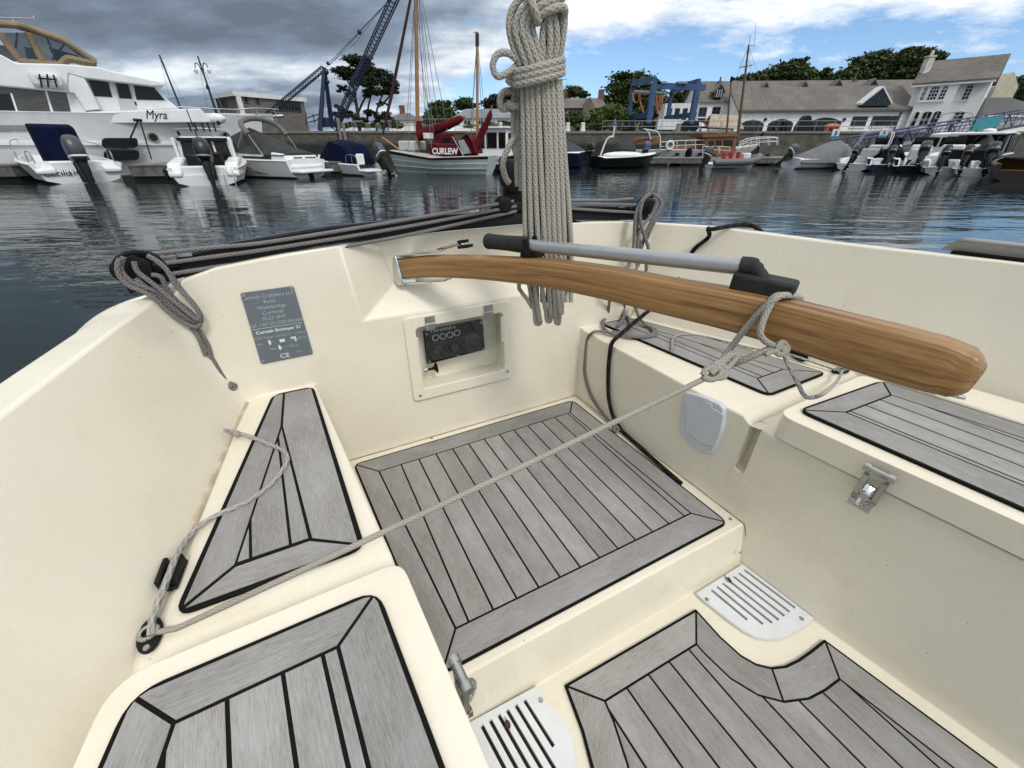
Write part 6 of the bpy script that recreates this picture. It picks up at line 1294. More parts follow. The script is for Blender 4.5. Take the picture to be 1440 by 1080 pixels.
for s in (-1, 1):
    rail(b, [Vector((-.02, s * 1.02, .62)), Vector((.0, s * 1.02, .92)), Vector((.45, s * 1.08, .95)), Vector((.55, s * 1.10, .66))], name='stern_rail'); rail(b, [Vector((1.8, s * 1.22, .72)), Vector((1.9, s * 1.2, 1.1)), Vector((3.6, s * 1.0, 1.3)), Vector((5.0, s * .45, 1.42)), Vector((5.5, 0, 1.45))], name='bow_rail')
outboard(b, (-.10, -.05, .46), 1.38, MOTORG, .16)
text('boat_name', 'Cecilia', .27, Vector((-.03, 1.0, .24)), (0, -1, 0), (0, 0, 1), BLACKP, b, world=False, align='LEFT', ext=.004, shear=.2)
text('boat_name', '126', .2, Vector((-.03, .35, .28)), (0, -1, 0), (0, 0, 1), BLACKP, b, world=False, align='LEFT', ext=.004)
# cabin boat
h2 = math.atan2(.93, -.42)
b = boat_root('cabin_boat', 'white cabin motor boat with fishing rod rack on the roof and black outboard', 'motor boat', 294, 261, h2, .93)
mb = MB(); hull(mb, 5.8, 2.5, .62, 1.15, .92, open_to=.42, zw=.36, band=1); L2(b, mb, 'hull', [GELW, BLK], angle=35)
mb = MB(); mb.loft([[Vector((x, -w, .7)), Vector((x + d_, -w * .86, z)), Vector((x + d_, w * .86, z)), Vector((x, w, .7))] for x, w, d_, z in ((1.85, 1.05, .1, 1.62), (2.6, 1.05, .1, 1.68), (3.3, 1.0, .0, 1.62))], closed=True, cap=True)
mb.loft([[Vector((x, -w, .8)), Vector((x, -w * .85, z)), Vector((x, w * .85, z)), Vector((x, w, .8))] for x, w, z in ((3.25, 1.0, 1.62), (3.75, .92, 1.3), (4.8, .55, 1.2))], closed=True, cap=True); cab = L2(b, mb, 'cabin', GELW, bevel=.06)
for y0, y1 in ((-.86, -.36), (-.28, .28), (.34, .86)): L2(b, MB().prism([Vector((1.86, y0, .82)), Vector((1.86, y1, .82)), Vector((1.945, y1 * .92, 1.50)), Vector((1.945, y0 * .92, 1.50))], (-.03, 0, 0)), 'window' if y0 != -.28 else 'door', GLASSB, cab)
for s in (-1, 1): L2(b, MB().prism([Vector((2.05, s * 1.03, 1.1)), Vector((3.2, s * 1.0, 1.1)), Vector((3.1, s * .92, 1.48)), Vector((2.12, s * .93, 1.48))], (0, s * .04, 0)), 'window', GLASSB, cab)
L2(b, MB().box((1.82, 0, 1.56), (.06, 1.75, .12)), 'roller_blind', BLK, cab)
for s in (-1, 1): L2(b, MB().box((1.72, s * .98, 1.12), (.22, .10, 1.0)), 'door_pillar', GELW, cab, bevel=.03)
rail(b, [Vector((2.0, -.85, 1.64)), Vector((1.95, -.85, 1.92)), Vector((1.95, .85, 1.92)), Vector((2.0, .85, 1.64))], name='rod_rack', k=2)
for y in (-.55, -.35, -.15, .1, .3): L2(b, MB().tube([Vector((1.95, y, 1.84)), Vector((1.90, y, 2.15))], .03, 6), 'rod_holder', BLACKP)
L2(b, MB().tube([Vector((2.2, .2, 1.64)), Vector((2.2, .25, 2.6))], .02, 5), 'aerial', BLACKP); L2(b, MB().ball((2.2, -.7, 2.15), (.07, .07, .09), 8), 'lamp', BLACKP); L2(b, MB().ball((2.2, .8, 1.78), (.06, .06, .1), 8), 'lamp', BLACKP)
mb = MB()
for s in (-1, 1): mb.loft([[Vector((x, s * 1.16, .3)), Vector((x, s * 1.16, z)), Vector((x, s * .72, z)), Vector((x, s * .72, .3))] for x, z in ((-.05, .45), (.25, .78), (1.7, .95))], closed=True, cap=True)
mb.box((.35, 0, .42), (.5, 1.5, .5)); L2(b, mb, 'cockpit_coaming', GELW, bevel=.06)
L2(b, MB().box((1.2, -.35, .75), (.45, .5, .75)), 'helm_seat', BLK, bevel=.06); L2(b, MB().box((1.2, .4, .75), (.4, .5, .6)), 'helm_seat', BLK, bevel=.06)
outboard(b, (-.10, -.25, .62), 1.36, MOTORB, .22)
rail(b, [Vector((-.12, -.95, .62)), Vector((-.25, -.95, .2)), Vector((-.28, -.95, -.4))], .018, name='boarding_ladder', k=2); rail(b, [Vector((-.12, -.62, .62)), Vector((-.25, -.62, .2)), Vector((-.28, -.62, -.4))], .018, name='boarding_ladder', k=2)
L2(b, MB().loft([[Vector((x, 1.27, z)), Vector((x, 1.33, z - .1)), Vector((x, 1.28, z - .42)), Vector((x, 1.2, z - .2))] for x, z in ((.1, .62), (1.5, .66), (2.6, .7))], closed=True, cap=True), 'black_fender', BLK)
# speed boat with grey cover
h3 = math.atan2(.36, -.93)
b = boat_root('speed_boat', 'white sports boat under a dark grey cover with a folded grey bimini arch', 'speed boat', 436, 250, h3, .80)
mb = MB(); hull(mb, 9.0, 2.9, .88, 1.1, .95, open_to=.0, zw=.4, fine=.9, band=1); L2(b, mb, 'hull', [GELW, GREYC], angle=35)
mb = MB(); mb.loft([[Vector((x, -w, z0)), Vector((x, -w * .9, z1)), Vector((x, w * .9, z1)), Vector((x, w, z0))] for x, w, z0, z1 in ((-.05, 1.2, .5, .62), (.35, 1.25, .55, 1.16), (1.2, 1.28, .7, 1.26))], closed=True, cap=True); L2(b, mb, 'stern_moulding', GELW, bevel=.07)
L2(b, MB().box((-.35, 0, .34), (.75, 2.4, .14)), 'bathing_platform', GELW, bevel=.05)
for s in (-.55, .35): L2(b, MB().box((.16, s, 1.0), (.03, .8 if s < 0 else .6, .05)), 'air_vent', BLK)
mb = MB(); mb.loft([[Vector((x, -w, z)), Vector((x, -w * .6, z + h_ * .75)), Vector((x, 0, z + h_)), Vector((x, w * .6, z + h_ * .75)), Vector((x, w, z))] for x, w, z, h_ in ((.3, 1.22, 1.12, .12), (1.4, 1.27, 1.14, .45), (2.6, 1.27, 1.16, .95), (3.6, 1.25, 1.2, 1.25), (4.4, 1.15, 1.22, 1.05), (5.3, .85, 1.22, .3))], cap=True); L2(b, mb, 'boat_cover', GREYC, angle=50)
q = [Vector((1.6, -1.3, 1.1)), Vector((2.3, -1.28, 2.1)), Vector((2.8, -1.1, 2.62)), Vector((2.9, 0, 2.86)), Vector((2.8, 1.1, 2.62)), Vector((2.3, 1.28, 2.1)), Vector((1.6, 1.3, 1.1))]
mb = MB(); mb.tube(smoothpath(q[1:-1], 6), .13, 8); bim = L2(b, mb, 'folded_bimini', mat('taupe_canvas', (.16, .15, .14), .85, var=.15, vscale=3))
for s in (-1, 1): L2(b, MB().bar(q[0 if s < 0 else -1], q[1 if s < 0 else -2], .02, 5).bar(Vector((3.6, s * 1.25, 1.25)), Vector((2.6, s * 1.2, 2.4)), .018, 5), 'bimini_pole', STEEL, bim)
for k in range(3): L2(b, MB().tube(smoothpath([Vector((1.6 + k * .25, 1.36, .2)), Vector((2.4 + k * .2, 1.38, .34)), Vector((3.2 + k * .5, 1.34, .62))], 4), .018, 5), 'hull_stripe', BLK if k != 1 else SPAR)
text('boat_name', 'Carrie 21', .20, Vector((-.01, .75, .80)), (0, -1, 0), (0, 0, 1), BLACKP, b, world=False, align='LEFT', ext=.004, shear=.2) if 0 else None
L2(b, MB().box((-.02, -.1, .12), (.1, .3, .35)), 'drive_leg', BLK)
# small boat with blue cover and tilted motor
h4 = math.atan2(.6, -.8)
b = boat_root('motor_boat', 'small white boat with blue cover and tilted grey outboard, left of the red sails', 'motor boat', 526, 247, h4, .82)
mb = MB(); hull(mb, 5.6, 2.3, .6, .95, .92, open_to=.3, zw=.35); L2(b, mb, 'hull', GELW, angle=35)
mb = MB(); mb.loft([[Vector((x, -w, .55)), Vector((x, -w * .85, z)), Vector((x, 0, z + .1)), Vector((x, w * .85, z)), Vector((x, w, .55))] for x, w, z in ((.9, .9, .9), (1.5, 1.0, 1.5), (2.6, 1.05, 1.75), (3.4, 1.0, 1.3), (4.4, .7, .95))], cap=True); L2(b, mb, 'boat_cover', NAVYC, angle=50)
for s in (-1, 1): rail(b, [Vector((.1, s * .95, .58)), Vector((.15, s * .95, 1.0)), Vector((.9, s * 1.0, 1.05)), Vector((1.1, s * 1.0, .6))], name='stern_rail', posts=[(Vector((.5, s * .98, .6)), Vector((.5, s * .98, 1.03)))])
L2(b, MB().box((.3, .55, .85), (.15, .5, .55)), 'seat_back', GELW, bevel=.06); L2(b, MB().box((-.3, .4, .28), (.7, 1.1, .12)), 'bathing_platform', GELW, bevel=.04)
outboard(b, (-.1, -.55, .66), 1.35, MOTORG, .62)
# ---- gaff ketch with red sail covers
def ketch():
    A_, B_ = at_water(563, 243.5), at_water(688, 246); d = B_ - A_; L = d.length; r = thing('sailing_ketch', 'grey clinker ketch with maroon sail covers and maroon cuddy, moored off the pontoon', 'sailing boat', A_, math.atan2(d.y, d.x))
    F = Fac(563, 1, 688, 1); F.o = A_.copy(); F.d = d.normalized(); F.n = Vector((F.d.y, -F.d.x, 0)); F.L = L
    secs = []; 
    for i in range(17):
        u = i / 16; hb = 1.15 * math.sin(math.pi * min(1, .06 + u * .82)) ** .62 if u < .6 else 1.15 * lerp(1.0, .62, ((u - .6) / .4) ** 1.6); hb = max(.05, hb); zt = lerp(1.04, .74, u / .5) if u < .5 else lerp(.74, .82, (u - .5) / .5); x = u * L; rk = -.25 * (1 - u) ** 6 + .32 * u ** 6
        ring = [Vector((x, 0, -.35))]
        for k, (w, z) in enumerate(((.62, .0), (.70, .14), (.68, .16), (.86, .38), (.84, .40), (.95, .64), (.935, .66), (1.0, .86), (1.05, .90), (1.05, 1.0), (.9, 1.0))): ring.append(Vector((x + rk * z * zt, hb * w, z * zt)))
        ring.append(Vector((x + rk * zt, 0, zt + .03))); secs.append([Vector((q.x, -q.y, q.z)) for q in ring] + list(reversed(ring[:-1])))
    mb = MB(); n_ = len(secs[0])
    for i in range(16):
        o = len(mb.v); mb.v += secs[i] + secs[i + 1]
        for j in range(n_ - 1):
            jj = min(j, n_ - 2 - j); mb.f.append((o + j, o + j + 1, o + n_ + j + 1, o + n_ + j)); mb.m.append(1 if jj == 0 else 2 if jj in (8, 9) else 3 if jj > 9 else 0)
    mb.poly(secs[0], 0); mb.poly(secs[-1], 0); mb.build('hull', [GREYHULL, BOOT, BLK, mat('pale_deck', (.4, .39, .36), .7)], r, angle=25)
    K = lambda mb, name, m, par=None, **k: mb.build(name, m, par or r, world=True, **k)
    def kp(x, y, off=-1.1): a, z = F.sz(x, y, off); return F.pt(a, z, off)
    def ks(px, off, th): return MB().prism([kp(x, y, off) for x, y in px], F.n * -th)
    cud = K(ks([(603, 202.5), (640, 202.5), (640, 220), (604, 219)], -.25, 1.8), 'cuddy', MAROON, bevel=.04)
    a0 = kp(608, 216.5, -.23); text('boat_name', 'CURLEW', .37, a0, F.d, (0, 0, 1), INK, cud, align='LEFT', ext=.006, bold=.012, sx=.95)
    mb = MB(); cc = [(608, 202), (611, 191), (622, 187), (640, 186), (656, 188), (664, 200), (668, 216)]
    mb.loft([[kp(x, max(y, 186) if 0 else y, -.35), kp(x, y - 1.5, -1.1), kp(x, y, -1.9)] for x, y in cc]); K(mb, 'spray_hood', MAROON, angle=50)
    K(ks([(609, 201), (612, 190), (638, 187), (640, 202)], -.36, .03), 'hood_side', MAROON); K(ks([(622, 194), (633, 193), (634, 202), (622, 202)], -.34, .02), 'hood_window', PANE)
    K(ks([(644, 198), (652, 196), (662, 215), (650, 217)], -.42, .03), 'hood_window', mat('cloudy_vinyl', (.35, .37, .38), .3, var=.15, vscale=4)); K(ks([(654, 189), (664, 200), (668, 216), (656, 217), (640, 219), (640, 203)], -.5, 1.2), 'cockpit_cover', MAROON, bevel=.05)
    def mast(x0, y0, x1, y1, r0, r1): 
        p, q = kp(x0, y0), kp(x1, y1); return K(MB().tube([p, q], [r0, r1], 10), 'mast', SPAR), p, q
    m1, p, q = mast(588, 222, 584, -40, .105, .085); m2, p2, q2 = mast(671.5, 222, 671, 45, .08, .06)
    K(MB().tube([q2 + (p2 - q2) * .01, q2 + (p2 - q2) * .10], .085, 8), 'masthead_band', GREYC, m2); K(MB().bar(kp(666, 45), kp(672, 46), .02, 5), 'masthead_arm', GALV, m2)
    mb = MB(); pts = [kp(x, y, -1.0) for x, y in ((589, 190), (600, 187), (620, 179), (640, 171), (651, 165))]; mb.tube(smoothpath(pts, 4), [.29] * 2 + [.27] * 4 + [.22] * 5 + [.19] * 3 + [.16, .12, .06], 10); K(mb, 'sail_cover', MAROON)
    mb = MB(); mb.tube(smoothpath([kp(x, y, -1.0) for x, y in ((588.5, 170), (590, 182), (592, 196))], 3), [.10, .13, .17, .20, .2, .18, .14], 8); K(mb, 'sail_collar', MAROON); K(MB().tube([kp(592, 193, -1), kp(654, 163.5, -1)], .07, 8), 'boom', SPAR)
    mb = MB(); mb.tube(smoothpath([kp(x, y, -1.0) for x, y in ((664, 217), (672, 202), (680, 182), (688, 165), (690, 155))], 4), [.20] * 5 + [.18] * 5 + [.14] * 4 + [.1, .07, .05], 8); K(mb, 'mizzen_cover', MAROON); K(MB().tube([kp(688, 165, -1), kp(692, 148, -1)], .035, 6), 'mizzen_sprit', SPAR)
    K(MB().tube([kp(566, 217), kp(536, 194)], .06, 8), 'bowsprit', SPAR) if 0 else None
    mb = MB(); mb.tube([kp(538, 190), kp(551, 132), kp(577, 0), kp(585, -40)], [.05, .085, .06, .03], 8); K(mb, 'furled_jib', mat('dark_red_sailcloth', (.055, .022, .024), .85)); K(MB().tube([kp(566, 214), kp(537, 193)], [.06, .05], 8), 'bowsprit', SPAR)
    mb = MB()
    for x0, x1, dy in ((586, 570, 0), (586, 574, 1.4), (586, 601, 0), (587, 612, .6), (587, 622, -.6), (587, 607, 1.2), (588, 634, .3)): mb.bar(kp(x0 - 1, -36), kp(x1, 208, -1.1 + dy), .013, 4)
    for x1, dy in ((662, .4), (680, -.4), (686, 0), (660, -1)): mb.bar(kp(671, 52), kp(x1, 206, -1.1 + dy), .011, 4)
    for i, (x, y) in enumerate(((597, 30), (601, 60), (607, 100), (613, 140))): mb.bar(kp(586.5, y - 20), kp(x + 8, 208), .008, 4)
    K(mb, 'rigging', mat('grey_rigging_wire', (.16, .16, .17), .5))
    K(MB().box(kp(580, 205, -1.2), (.9, 1.4, .45), math.atan2(d.y, d.x)), 'fore_hatch', GREYHULL, bevel=.06); K(MB().box(kp(604, 191, -1.1), (.5, .8, .25), 0), 'cabin_top', FRAMEW)
    for z, y0 in ((.92, 0.0),): 
        o = kp(677, 227, -.9); text('transom_name', 'CURLEW', .19, F.pt(L + .33, .78, -1.15 + .42 - .05) + F.d * .02, F.n * -1 if 0 else F.n * -1 * -1, (0, 0, 1), GREYC, r, align='CENTER', ext=.003) if 0 else None
    K(MB().box(kp(685, 231, -.35), (.5, .06, .5), math.atan2(d.y, d.x)), 'transom_board', GREYHULL); K(MB().box(F.pt(L + .30, .25, -1.15), (.12, .08, .9), math.atan2(d.y, d.x)), 'rudder', BLK)
    text('transom_name', 'CURLEW', .20, kp(677, 227.5, -.28), F.d, (0, 0, 1), GREYC, r, align='LEFT', ext=.003, sx=.9)
    K(MB().bar(kp(604, 196, -.3), kp(612, 220, -.25), .015, 4).bar(kp(636, 192, -.3), kp(652, 220, -.25), .02, 4).bar(kp(569, 209, 0), kp(603, 220, .05), .02, 4), 'guard_line', GALV); return r
ketch()
# white pilot house boat behind the hank
h5 = math.atan2(.35, .94)
b = boat_root('cabin_boat', 'white wheelhouse boat with navy hull seen between the ketch and the rope hank', 'motor boat', 682, 242, math.atan2(.95, .3))
mb = MB(); hull(mb, 5.2, 2.2, .75, 1.1, .9, open_to=.3, zw=.4, m_h=0, m_in=1); L2(b, mb, 'hull', [NAVYH, GELW], angle=35)
mb = MB(); mb.loft([[Vector((x, -w, .6)), Vector((x, -w * .92, 2.05)), Vector((x, w * .92, 2.05)), Vector((x, w, .6))] for x, w in ((1.2, .95), (3.2, .9))], closed=True, cap=True); cab = L2(b, mb, 'cabin', GELW, bevel=.05); L2(b, MB().box((2.2, 0, 2.1), (2.4, 2.0, .09)), 'roof', GELW, cab, bevel=.03)
for y0, y1 in ((-.8, -.42), (-.3, .3), (.42, .8)): L2(b, MB().box((1.19, (y0 + y1) / 2, 1.5), (.05, y1 - y0, .75)), 'window', GLASSB, cab)
for s in (-1, 1): L2(b, MB().box((2.2, s * .93, 1.55), (1.5, .06, .6)), 'window', GLASSB, cab)
# two dark boats right of the hank
b = boat_root('motor_boat', 'navy hulled launch under a dark blue cover, immediately right of the rope hank', 'motor boat', 822, 236, math.atan2(.55, -.83))
mb = MB(); hull(mb, 5.4, 2.3, .85, 1.1, .9, open_to=0., m_in=1); L2(b, mb, 'hull', [NAVYH, GELW], angle=35); mb = MB(); mb.loft([[Vector((x, -w, .82)), Vector((x, 0, z)), Vector((x, w, .82))] for x, w, z in ((.2, 1.0, .95), (1.2, 1.1, 1.5), (2.6, 1.1, 1.75), (4.2, .7, 1.15))], cap=True); L2(b, mb, 'boat_cover', mat('slate_blue_canvas', (.035, .045, .07), .85, var=.2), angle=50); outboard(b, (-.1, 0, .75), 1.0, MOTORB, .05)
b = boat_root('rigid_inflatable', 'black tender with white deck and leaning white aerial arch, right of the navy launch', 'tender', 838, 237, math.atan2(.35, .94))
mb = MB(); hull(mb, 4.4, 2.1, .6, .8, .9, open_to=.0, m_in=1); L2(b, mb, 'hull', [BLK, GELW], angle=35); L2(b, MB().ball((1.8, -.2, .72), (1.5, .75, .22), 14), 'deck_pad', GELW); L2(b, MB().ball((2.2, .3, 1.05), (.75, .6, .42), 12), 'console_cover', GREYC); rail(b, [Vector((.5, .5, .6)), Vector((.9, .5, 1.6)), Vector((1.2, .3, 1.75))], .05, FRAMEW, name='aerial_arch', k=3); L2(b, MB().bar((1.2, .3, 1.7), (1.22, .3, 2.3), .045, 6), 'aerial', FRAMEW); outboard(b, (4.1, .9, .9), .9, mat('blue_motor_cowl', (.06, .10, .2), .4), .0, rz=3.14)
L2(b, MB().loft([[Vector((x, s * 1.06, .38 + z)) for s in (1, .93)] + [Vector((x, .93, .5 + z)), Vector((x, 1.06, .5 + z))] for x, z in ((0, 0), (2, .05), (3.4, .1))], closed=True, cap=True), 'rubbing_strake', BLK)
# ---- wheelhouse ketch at the right pontoon
def wheelhouse_yacht():
    A_, B_ = at_water(898, 229), at_water(1078, 229); Yb = A_.y + 1.6
    F = Fac(898, Yb, 1086, Yb); L = F.L; r = thing('wheelhouse_yacht', 'old white motor sailer with varnished wheelhouse, white guard rails and lifebuoy', 'sailing boat', (F.o.x, F.o.y, 0)); K = lambda mb, name, m, par=None, **k: mb.build(name, m, par or r, world=True, **k)
    def kp(x, y, off=0.): a, z = F.sz(x, y, off); return F.pt(a, z, off)
    def ks(px, off, th): return MB().prism([kp(x, y, off) for x, y in px], F.n * -th)
    secs = []
    for i in range(15):
        u = i / 14; hb = 1.75 * (lerp(.8, 1, min(1, u / .3)) if u < .55 else max(.02, 1 - ((u - .55) / .45) ** 2.2)); zt = .92 if u < .6 else lerp(.92, 1.38, ((u - .6) / .4) ** 1.5); x = u * L; rk = 1.3 * max(0, (u - .7) / .3) ** 2
        secs.append([F.pt(x - rk, -.4, -1.8), F.pt(x - rk * .8, .1, -1.8 + hb * .8), F.pt(x - rk * .4, zt * .55, -1.8 + hb * .93), F.pt(x, zt - .1, -1.8 + hb), F.pt(x, zt, -1.8 + hb * 1.03), F.pt(x, zt + .02, -1.8 + hb * .9), F.pt(x, zt + .04, -1.8), F.pt(x, zt, -1.8 - hb), F.pt(x - rk, .1, -1.8 - hb * .8)])
    mb = MB(); mb.loft(secs, cap=True); K(mb, 'hull', mat('aged_white_hull', (.58, .585, .56), .5, var=.12, vscale=1.2), angle=30)
    K(ks([(936, 213), (1003, 212), (1004, 226), (936, 226)], -.05, .2), 'hull_panel', GELW) if 0 else None
    k1 = K(ks([(935, 210), (1002, 210.5), (1003, 216), (935, 215)], -.4, 2.6), 'coach_roof', GELW, bevel=.05)
    for x in (953, 969, 985, 998): K(ks([(x - 2.4, 215), (x + 2.4, 215), (x + 2.4, 219), (x - 2.4, 219)], .1, .15), 'porthole', GLASSB)
    for x in (1062, 1071, 1080): K(MB().lathe([(.11, -.2), (.11, .05)], kp(x, 217.5, -.55 - (x - 1062) * .03), F.n, 10), 'porthole', GLASSB)
    w = K(ks([(993, 193), (1035, 192), (1035, 214), (1026, 222), (1014, 222), (1000, 216), (993, 212)], .02, 2.3), 'wheelhouse', BROWNV, bevel=.04); K(ks([(988, 189), (1038, 187.5), (1038, 191.5), (988, 193)], .2, 2.7), 'wheelhouse_roof', BROWNV, w)
    for q in ([(997, 198), (1004, 198), (1004, 205), (997, 205)], [(1007, 197.5), (1015, 197.5), (1015, 205), (1007, 205)], [(1018, 197), (1031, 197), (1031, 205), (1018, 205)]): K(ks(q, .06, .05), 'window', GLASSB, w)
    K(ks([(948, 206), (972, 205.5), (990, 204), (990, 210), (948, 211)], -.8, 1.8), 'deck_house', BROWNV); K(ks([(905, 205), (930, 205), (933, 222), (909, 222)], -.6, 2.2), 'aft_cabin', GELW, bevel=.06) if 0 else None
    def grail(px, off=-.12, dn=8.):
        mb = MB(); mb.tube([kp(x, y, off) for x, y in px], .035, 6); mb.tube([kp(x, y + dn * .5, off) for x, y in px], .025, 5)
        for x, y in px: mb.bar(kp(x, y, off), kp(x, y + dn, off), .03, 5)
        K(mb, 'guard_rail', FRAMEW)
    grail([(928, 200), (940, 199), (952, 198), (964, 197.5), (978, 197), (992, 197)], dn=13); grail([(1038, 205), (1046, 200), (1056, 196), (1068, 195), (1082, 194), (1094, 193.5)], -.5, 11); grail([(1040, 200), (1050, 195), (1064, 193), (1080, 192.5), (1092, 193)], -3.0, 11); grail([(988, 206), (1000, 206), (1012, 206), (1026, 207)], 0.02, 10)
    for x, y, o in ((942, 204.5, .05),):
        c = kp(x, y, o); K(MB().tube([c + F.d * math.cos(t) * .30 + Vector((0, 0, math.sin(t) * .30)) for t in [i * math.pi / 10 for i in range(21)]], .095, 8), 'lifebuoy', FRAMEW)
    for px in ([(905, 181.5), (915, 183), (924, 185), (928, 192), (929, 205)], [(908, 182), (912, 186), (915, 196)]): K(MB().tube(smoothpath([kp(x, y, -.2) for x, y in px], 4), .05, 6), 'davit', FRAMEW)
    mb = MB(); mb.tube([kp(1037, 195, -1.8), kp(1053, 63, -1.8)], [.14, .07], 8); m1 = K(mb, 'main_mast', mat('brown_spar', (.16, .085, .04), .5, var=.2)); mb = MB(); mb.bar(kp(1040, 94.5, -1.8), kp(1058, 91.5, -1.8), .05, 5); K(mb, 'crosstree', GALV, m1); K(MB().bar(kp(1053, 64, -1.8), kp(1055, 50, -1.8), .02, 4).bar(kp(1054, 64, -1.8), kp(1061, 64, -1.8), .02, 4).bar(kp(1061, 64, -1.8), kp(1063, 32, -1.8), .014, 4), 'masthead_aerial', GALV, m1)
    mb = MB(); mb.tube([kp(1021, 196, -1.8), kp(1028.5, 112, -1.8)], [.10, .06], 8); m2 = K(mb, 'mizzen_mast', MATS['brown_spar']) ; K(MB().prism([kp(x, y, -1.8) for x, y in ((1027.5, 108), (1030, 107), (1029.5, 114), (1026, 116))], F.n * .1), 'masthead_flag', NAVYC, m2)
    mb = MB()
    for x1, y1 in ((1095, 192), (1062, 196), (1000, 196), (1040, 92)): mb.bar(kp(1053, 66, -1.8), kp(x1, y1, -1.8), .012, 4)
    mb.bar(kp(1028, 114, -1.8), kp(1046, 112, -1.8), .01, 4); K(mb, 'rigging', GALV); K(ks([(938, 224), (945, 224), (945, 230), (938, 230)], .3, .3), 'fender_sock', NAVYC) if 0 else None
    return r, kp
wy, kpw = wheelhouse_yacht()
# dinghies on the stern of the wheelhouse yacht
b = thing('dinghy', 'varnished wooden dinghy hung in davits at the stern of the wheelhouse yacht', 'dinghy', kpw(893, 202, -.8), 0.05); mb = MB(); hull(mb, 2.3, 1.1, .42, .55, .8, d=.05, open_to=.8, zw=.2); L2(b, mb, 'hull', BROWNV, angle=35); L2(b, MB().box((1.0, 0, .4), (.25, .95, .04)), 'thwart', BROWNV)
b = thing('inflatable_dinghy', 'grey inflatable dinghy half hidden at the stern of the wheelhouse yacht', 'dinghy', Vector(kpw(884, 218, .3)), 0.1); mb = MB(); mb.tube(smoothpath([Vector(p) for p in ((0, -.6, 0), (1.6, -.6, .02), (2.4, -.4, .15), (2.7, 0, .22), (2.4, .4, .15), (1.6, .6, .02), (0, .6, 0))], 4), .22, 10); L2(b, mb, 'tube', GREYTUBE); L2(b, MB().box((1.2, 0, -.1), (2.4, 1.1, .06)), 'floor', GREYTUBE)
p = kpw(884, 222, 1.5); tag(MB().ball((p.x, p.y, .62), (.95, .38, .16), 14).build('paddle_board', FRAMEW, None, loc=(p.x, p.y, .5)), 'white upturned board lying on the pontoon beside the wheelhouse yacht', 'board')
for x, lab in ((924, 'white cylindrical fender hung low on the pontoon edge'),):
    p = at_water(x, 232.5); tag(MB().ball((p.x, p.y - .2, .28), (.42, .2, .2), 14).tube([(p.x, p.y - .2, .4), (p.x, p.y + .1, .56)], .015, 5).build('fender', FRAMEW, None, loc=(p.x, p.y - .2, .3)), lab, 'fender')
p = at_water(971, 232); tag(MB().lathe([(.05, .5), (.22, .35), (.26, .1), (.18, -.1)], (p.x, p.y + .8, .6), (0, 0, 1), 10).build('covered_bollard', NAVYC, None, loc=(p.x, p.y + .8, .5)), 'dark blue covered bollard on the pontoon by the wheelhouse yacht', 'bollard')
# ---- inflatable with red seats
b = boat_root('rigid_inflatable', 'grey rigid inflatable with red seats and dark outboard in front of the pontoon', 'inflatable boat', 996, 237, .06, .84)
mb = MB(); mb.tube(smoothpath([Vector(p) for p in ((-.1, -.85, .42), (2.4, -.85, .48), (3.3, -.55, .62), (3.75, 0, .78), (3.3, .55, .62), (2.4, .85, .48), (-.1, .85, .42))], 5), [.17] + [.23] * 29 + [.17], 10); L2(b, mb, 'tube', GREYTUBE)
mb = MB(); hull(mb, 3.7, 1.6, .4, .6, .9, d=.15, open_to=.95, zw=.3); L2(b, mb, 'hull', GELW, angle=35)
for k in range(3): L2(b, MB().box((1.0 + k * .55, 0, .85), (.14, .5, .5)).box((1.15 + k * .55, 0, .62), (.4, .5, .16)), 'seat', RED, bevel=.04)
L2(b, MB().box((2.65, 0, .75), (.55, .6, .55)), 'console', FRAMEW, bevel=.08); rail(b, [Vector((.15, -.6, .5)), Vector((.2, -.5, 1.35)), Vector((.2, .5, 1.35)), Vector((.15, .6, .5))], .03, name='a_frame', k=3); outboard(b, (-.12, 0, .6), 1.15, MOTORG, .35)
# ---- covered boat and the row on the right
b = boat_root('motor_boat', 'boat under a smooth grey cover with a tilted outboard at its left end', 'motor boat', 1108, 237, .10)
mb = MB(); hull(mb, 4.4, 2.0, .55, .8, .9, m_in=0); L2(b, mb, 'hull', GELW, angle=35)
mb = MB(); mb.loft([[Vector((x, -w, .35)), Vector((x, -w * .8, lerp(.35, z, .6))), Vector((x, 0, z)), Vector((x, w * .8, lerp(.35, z, .6))), Vector((x, w, .35))] for x, w, z in ((.1, 1.0, .62), (1.0, 1.08, 1.0), (2.2, 1.1, 1.45), (2.9, 1.08, 1.55), (3.5, .95, 1.3), (4.1, .6, .9), (4.4, .1, .7))], cap=True); L2(b, mb, 'boat_cover', mat('pale_grey_canvas', (.15, .16, .165), .85, var=.12, vscale=2), angle=50); outboard(b, (-.1, 0, .62), 1.0, MOTORG, .8)
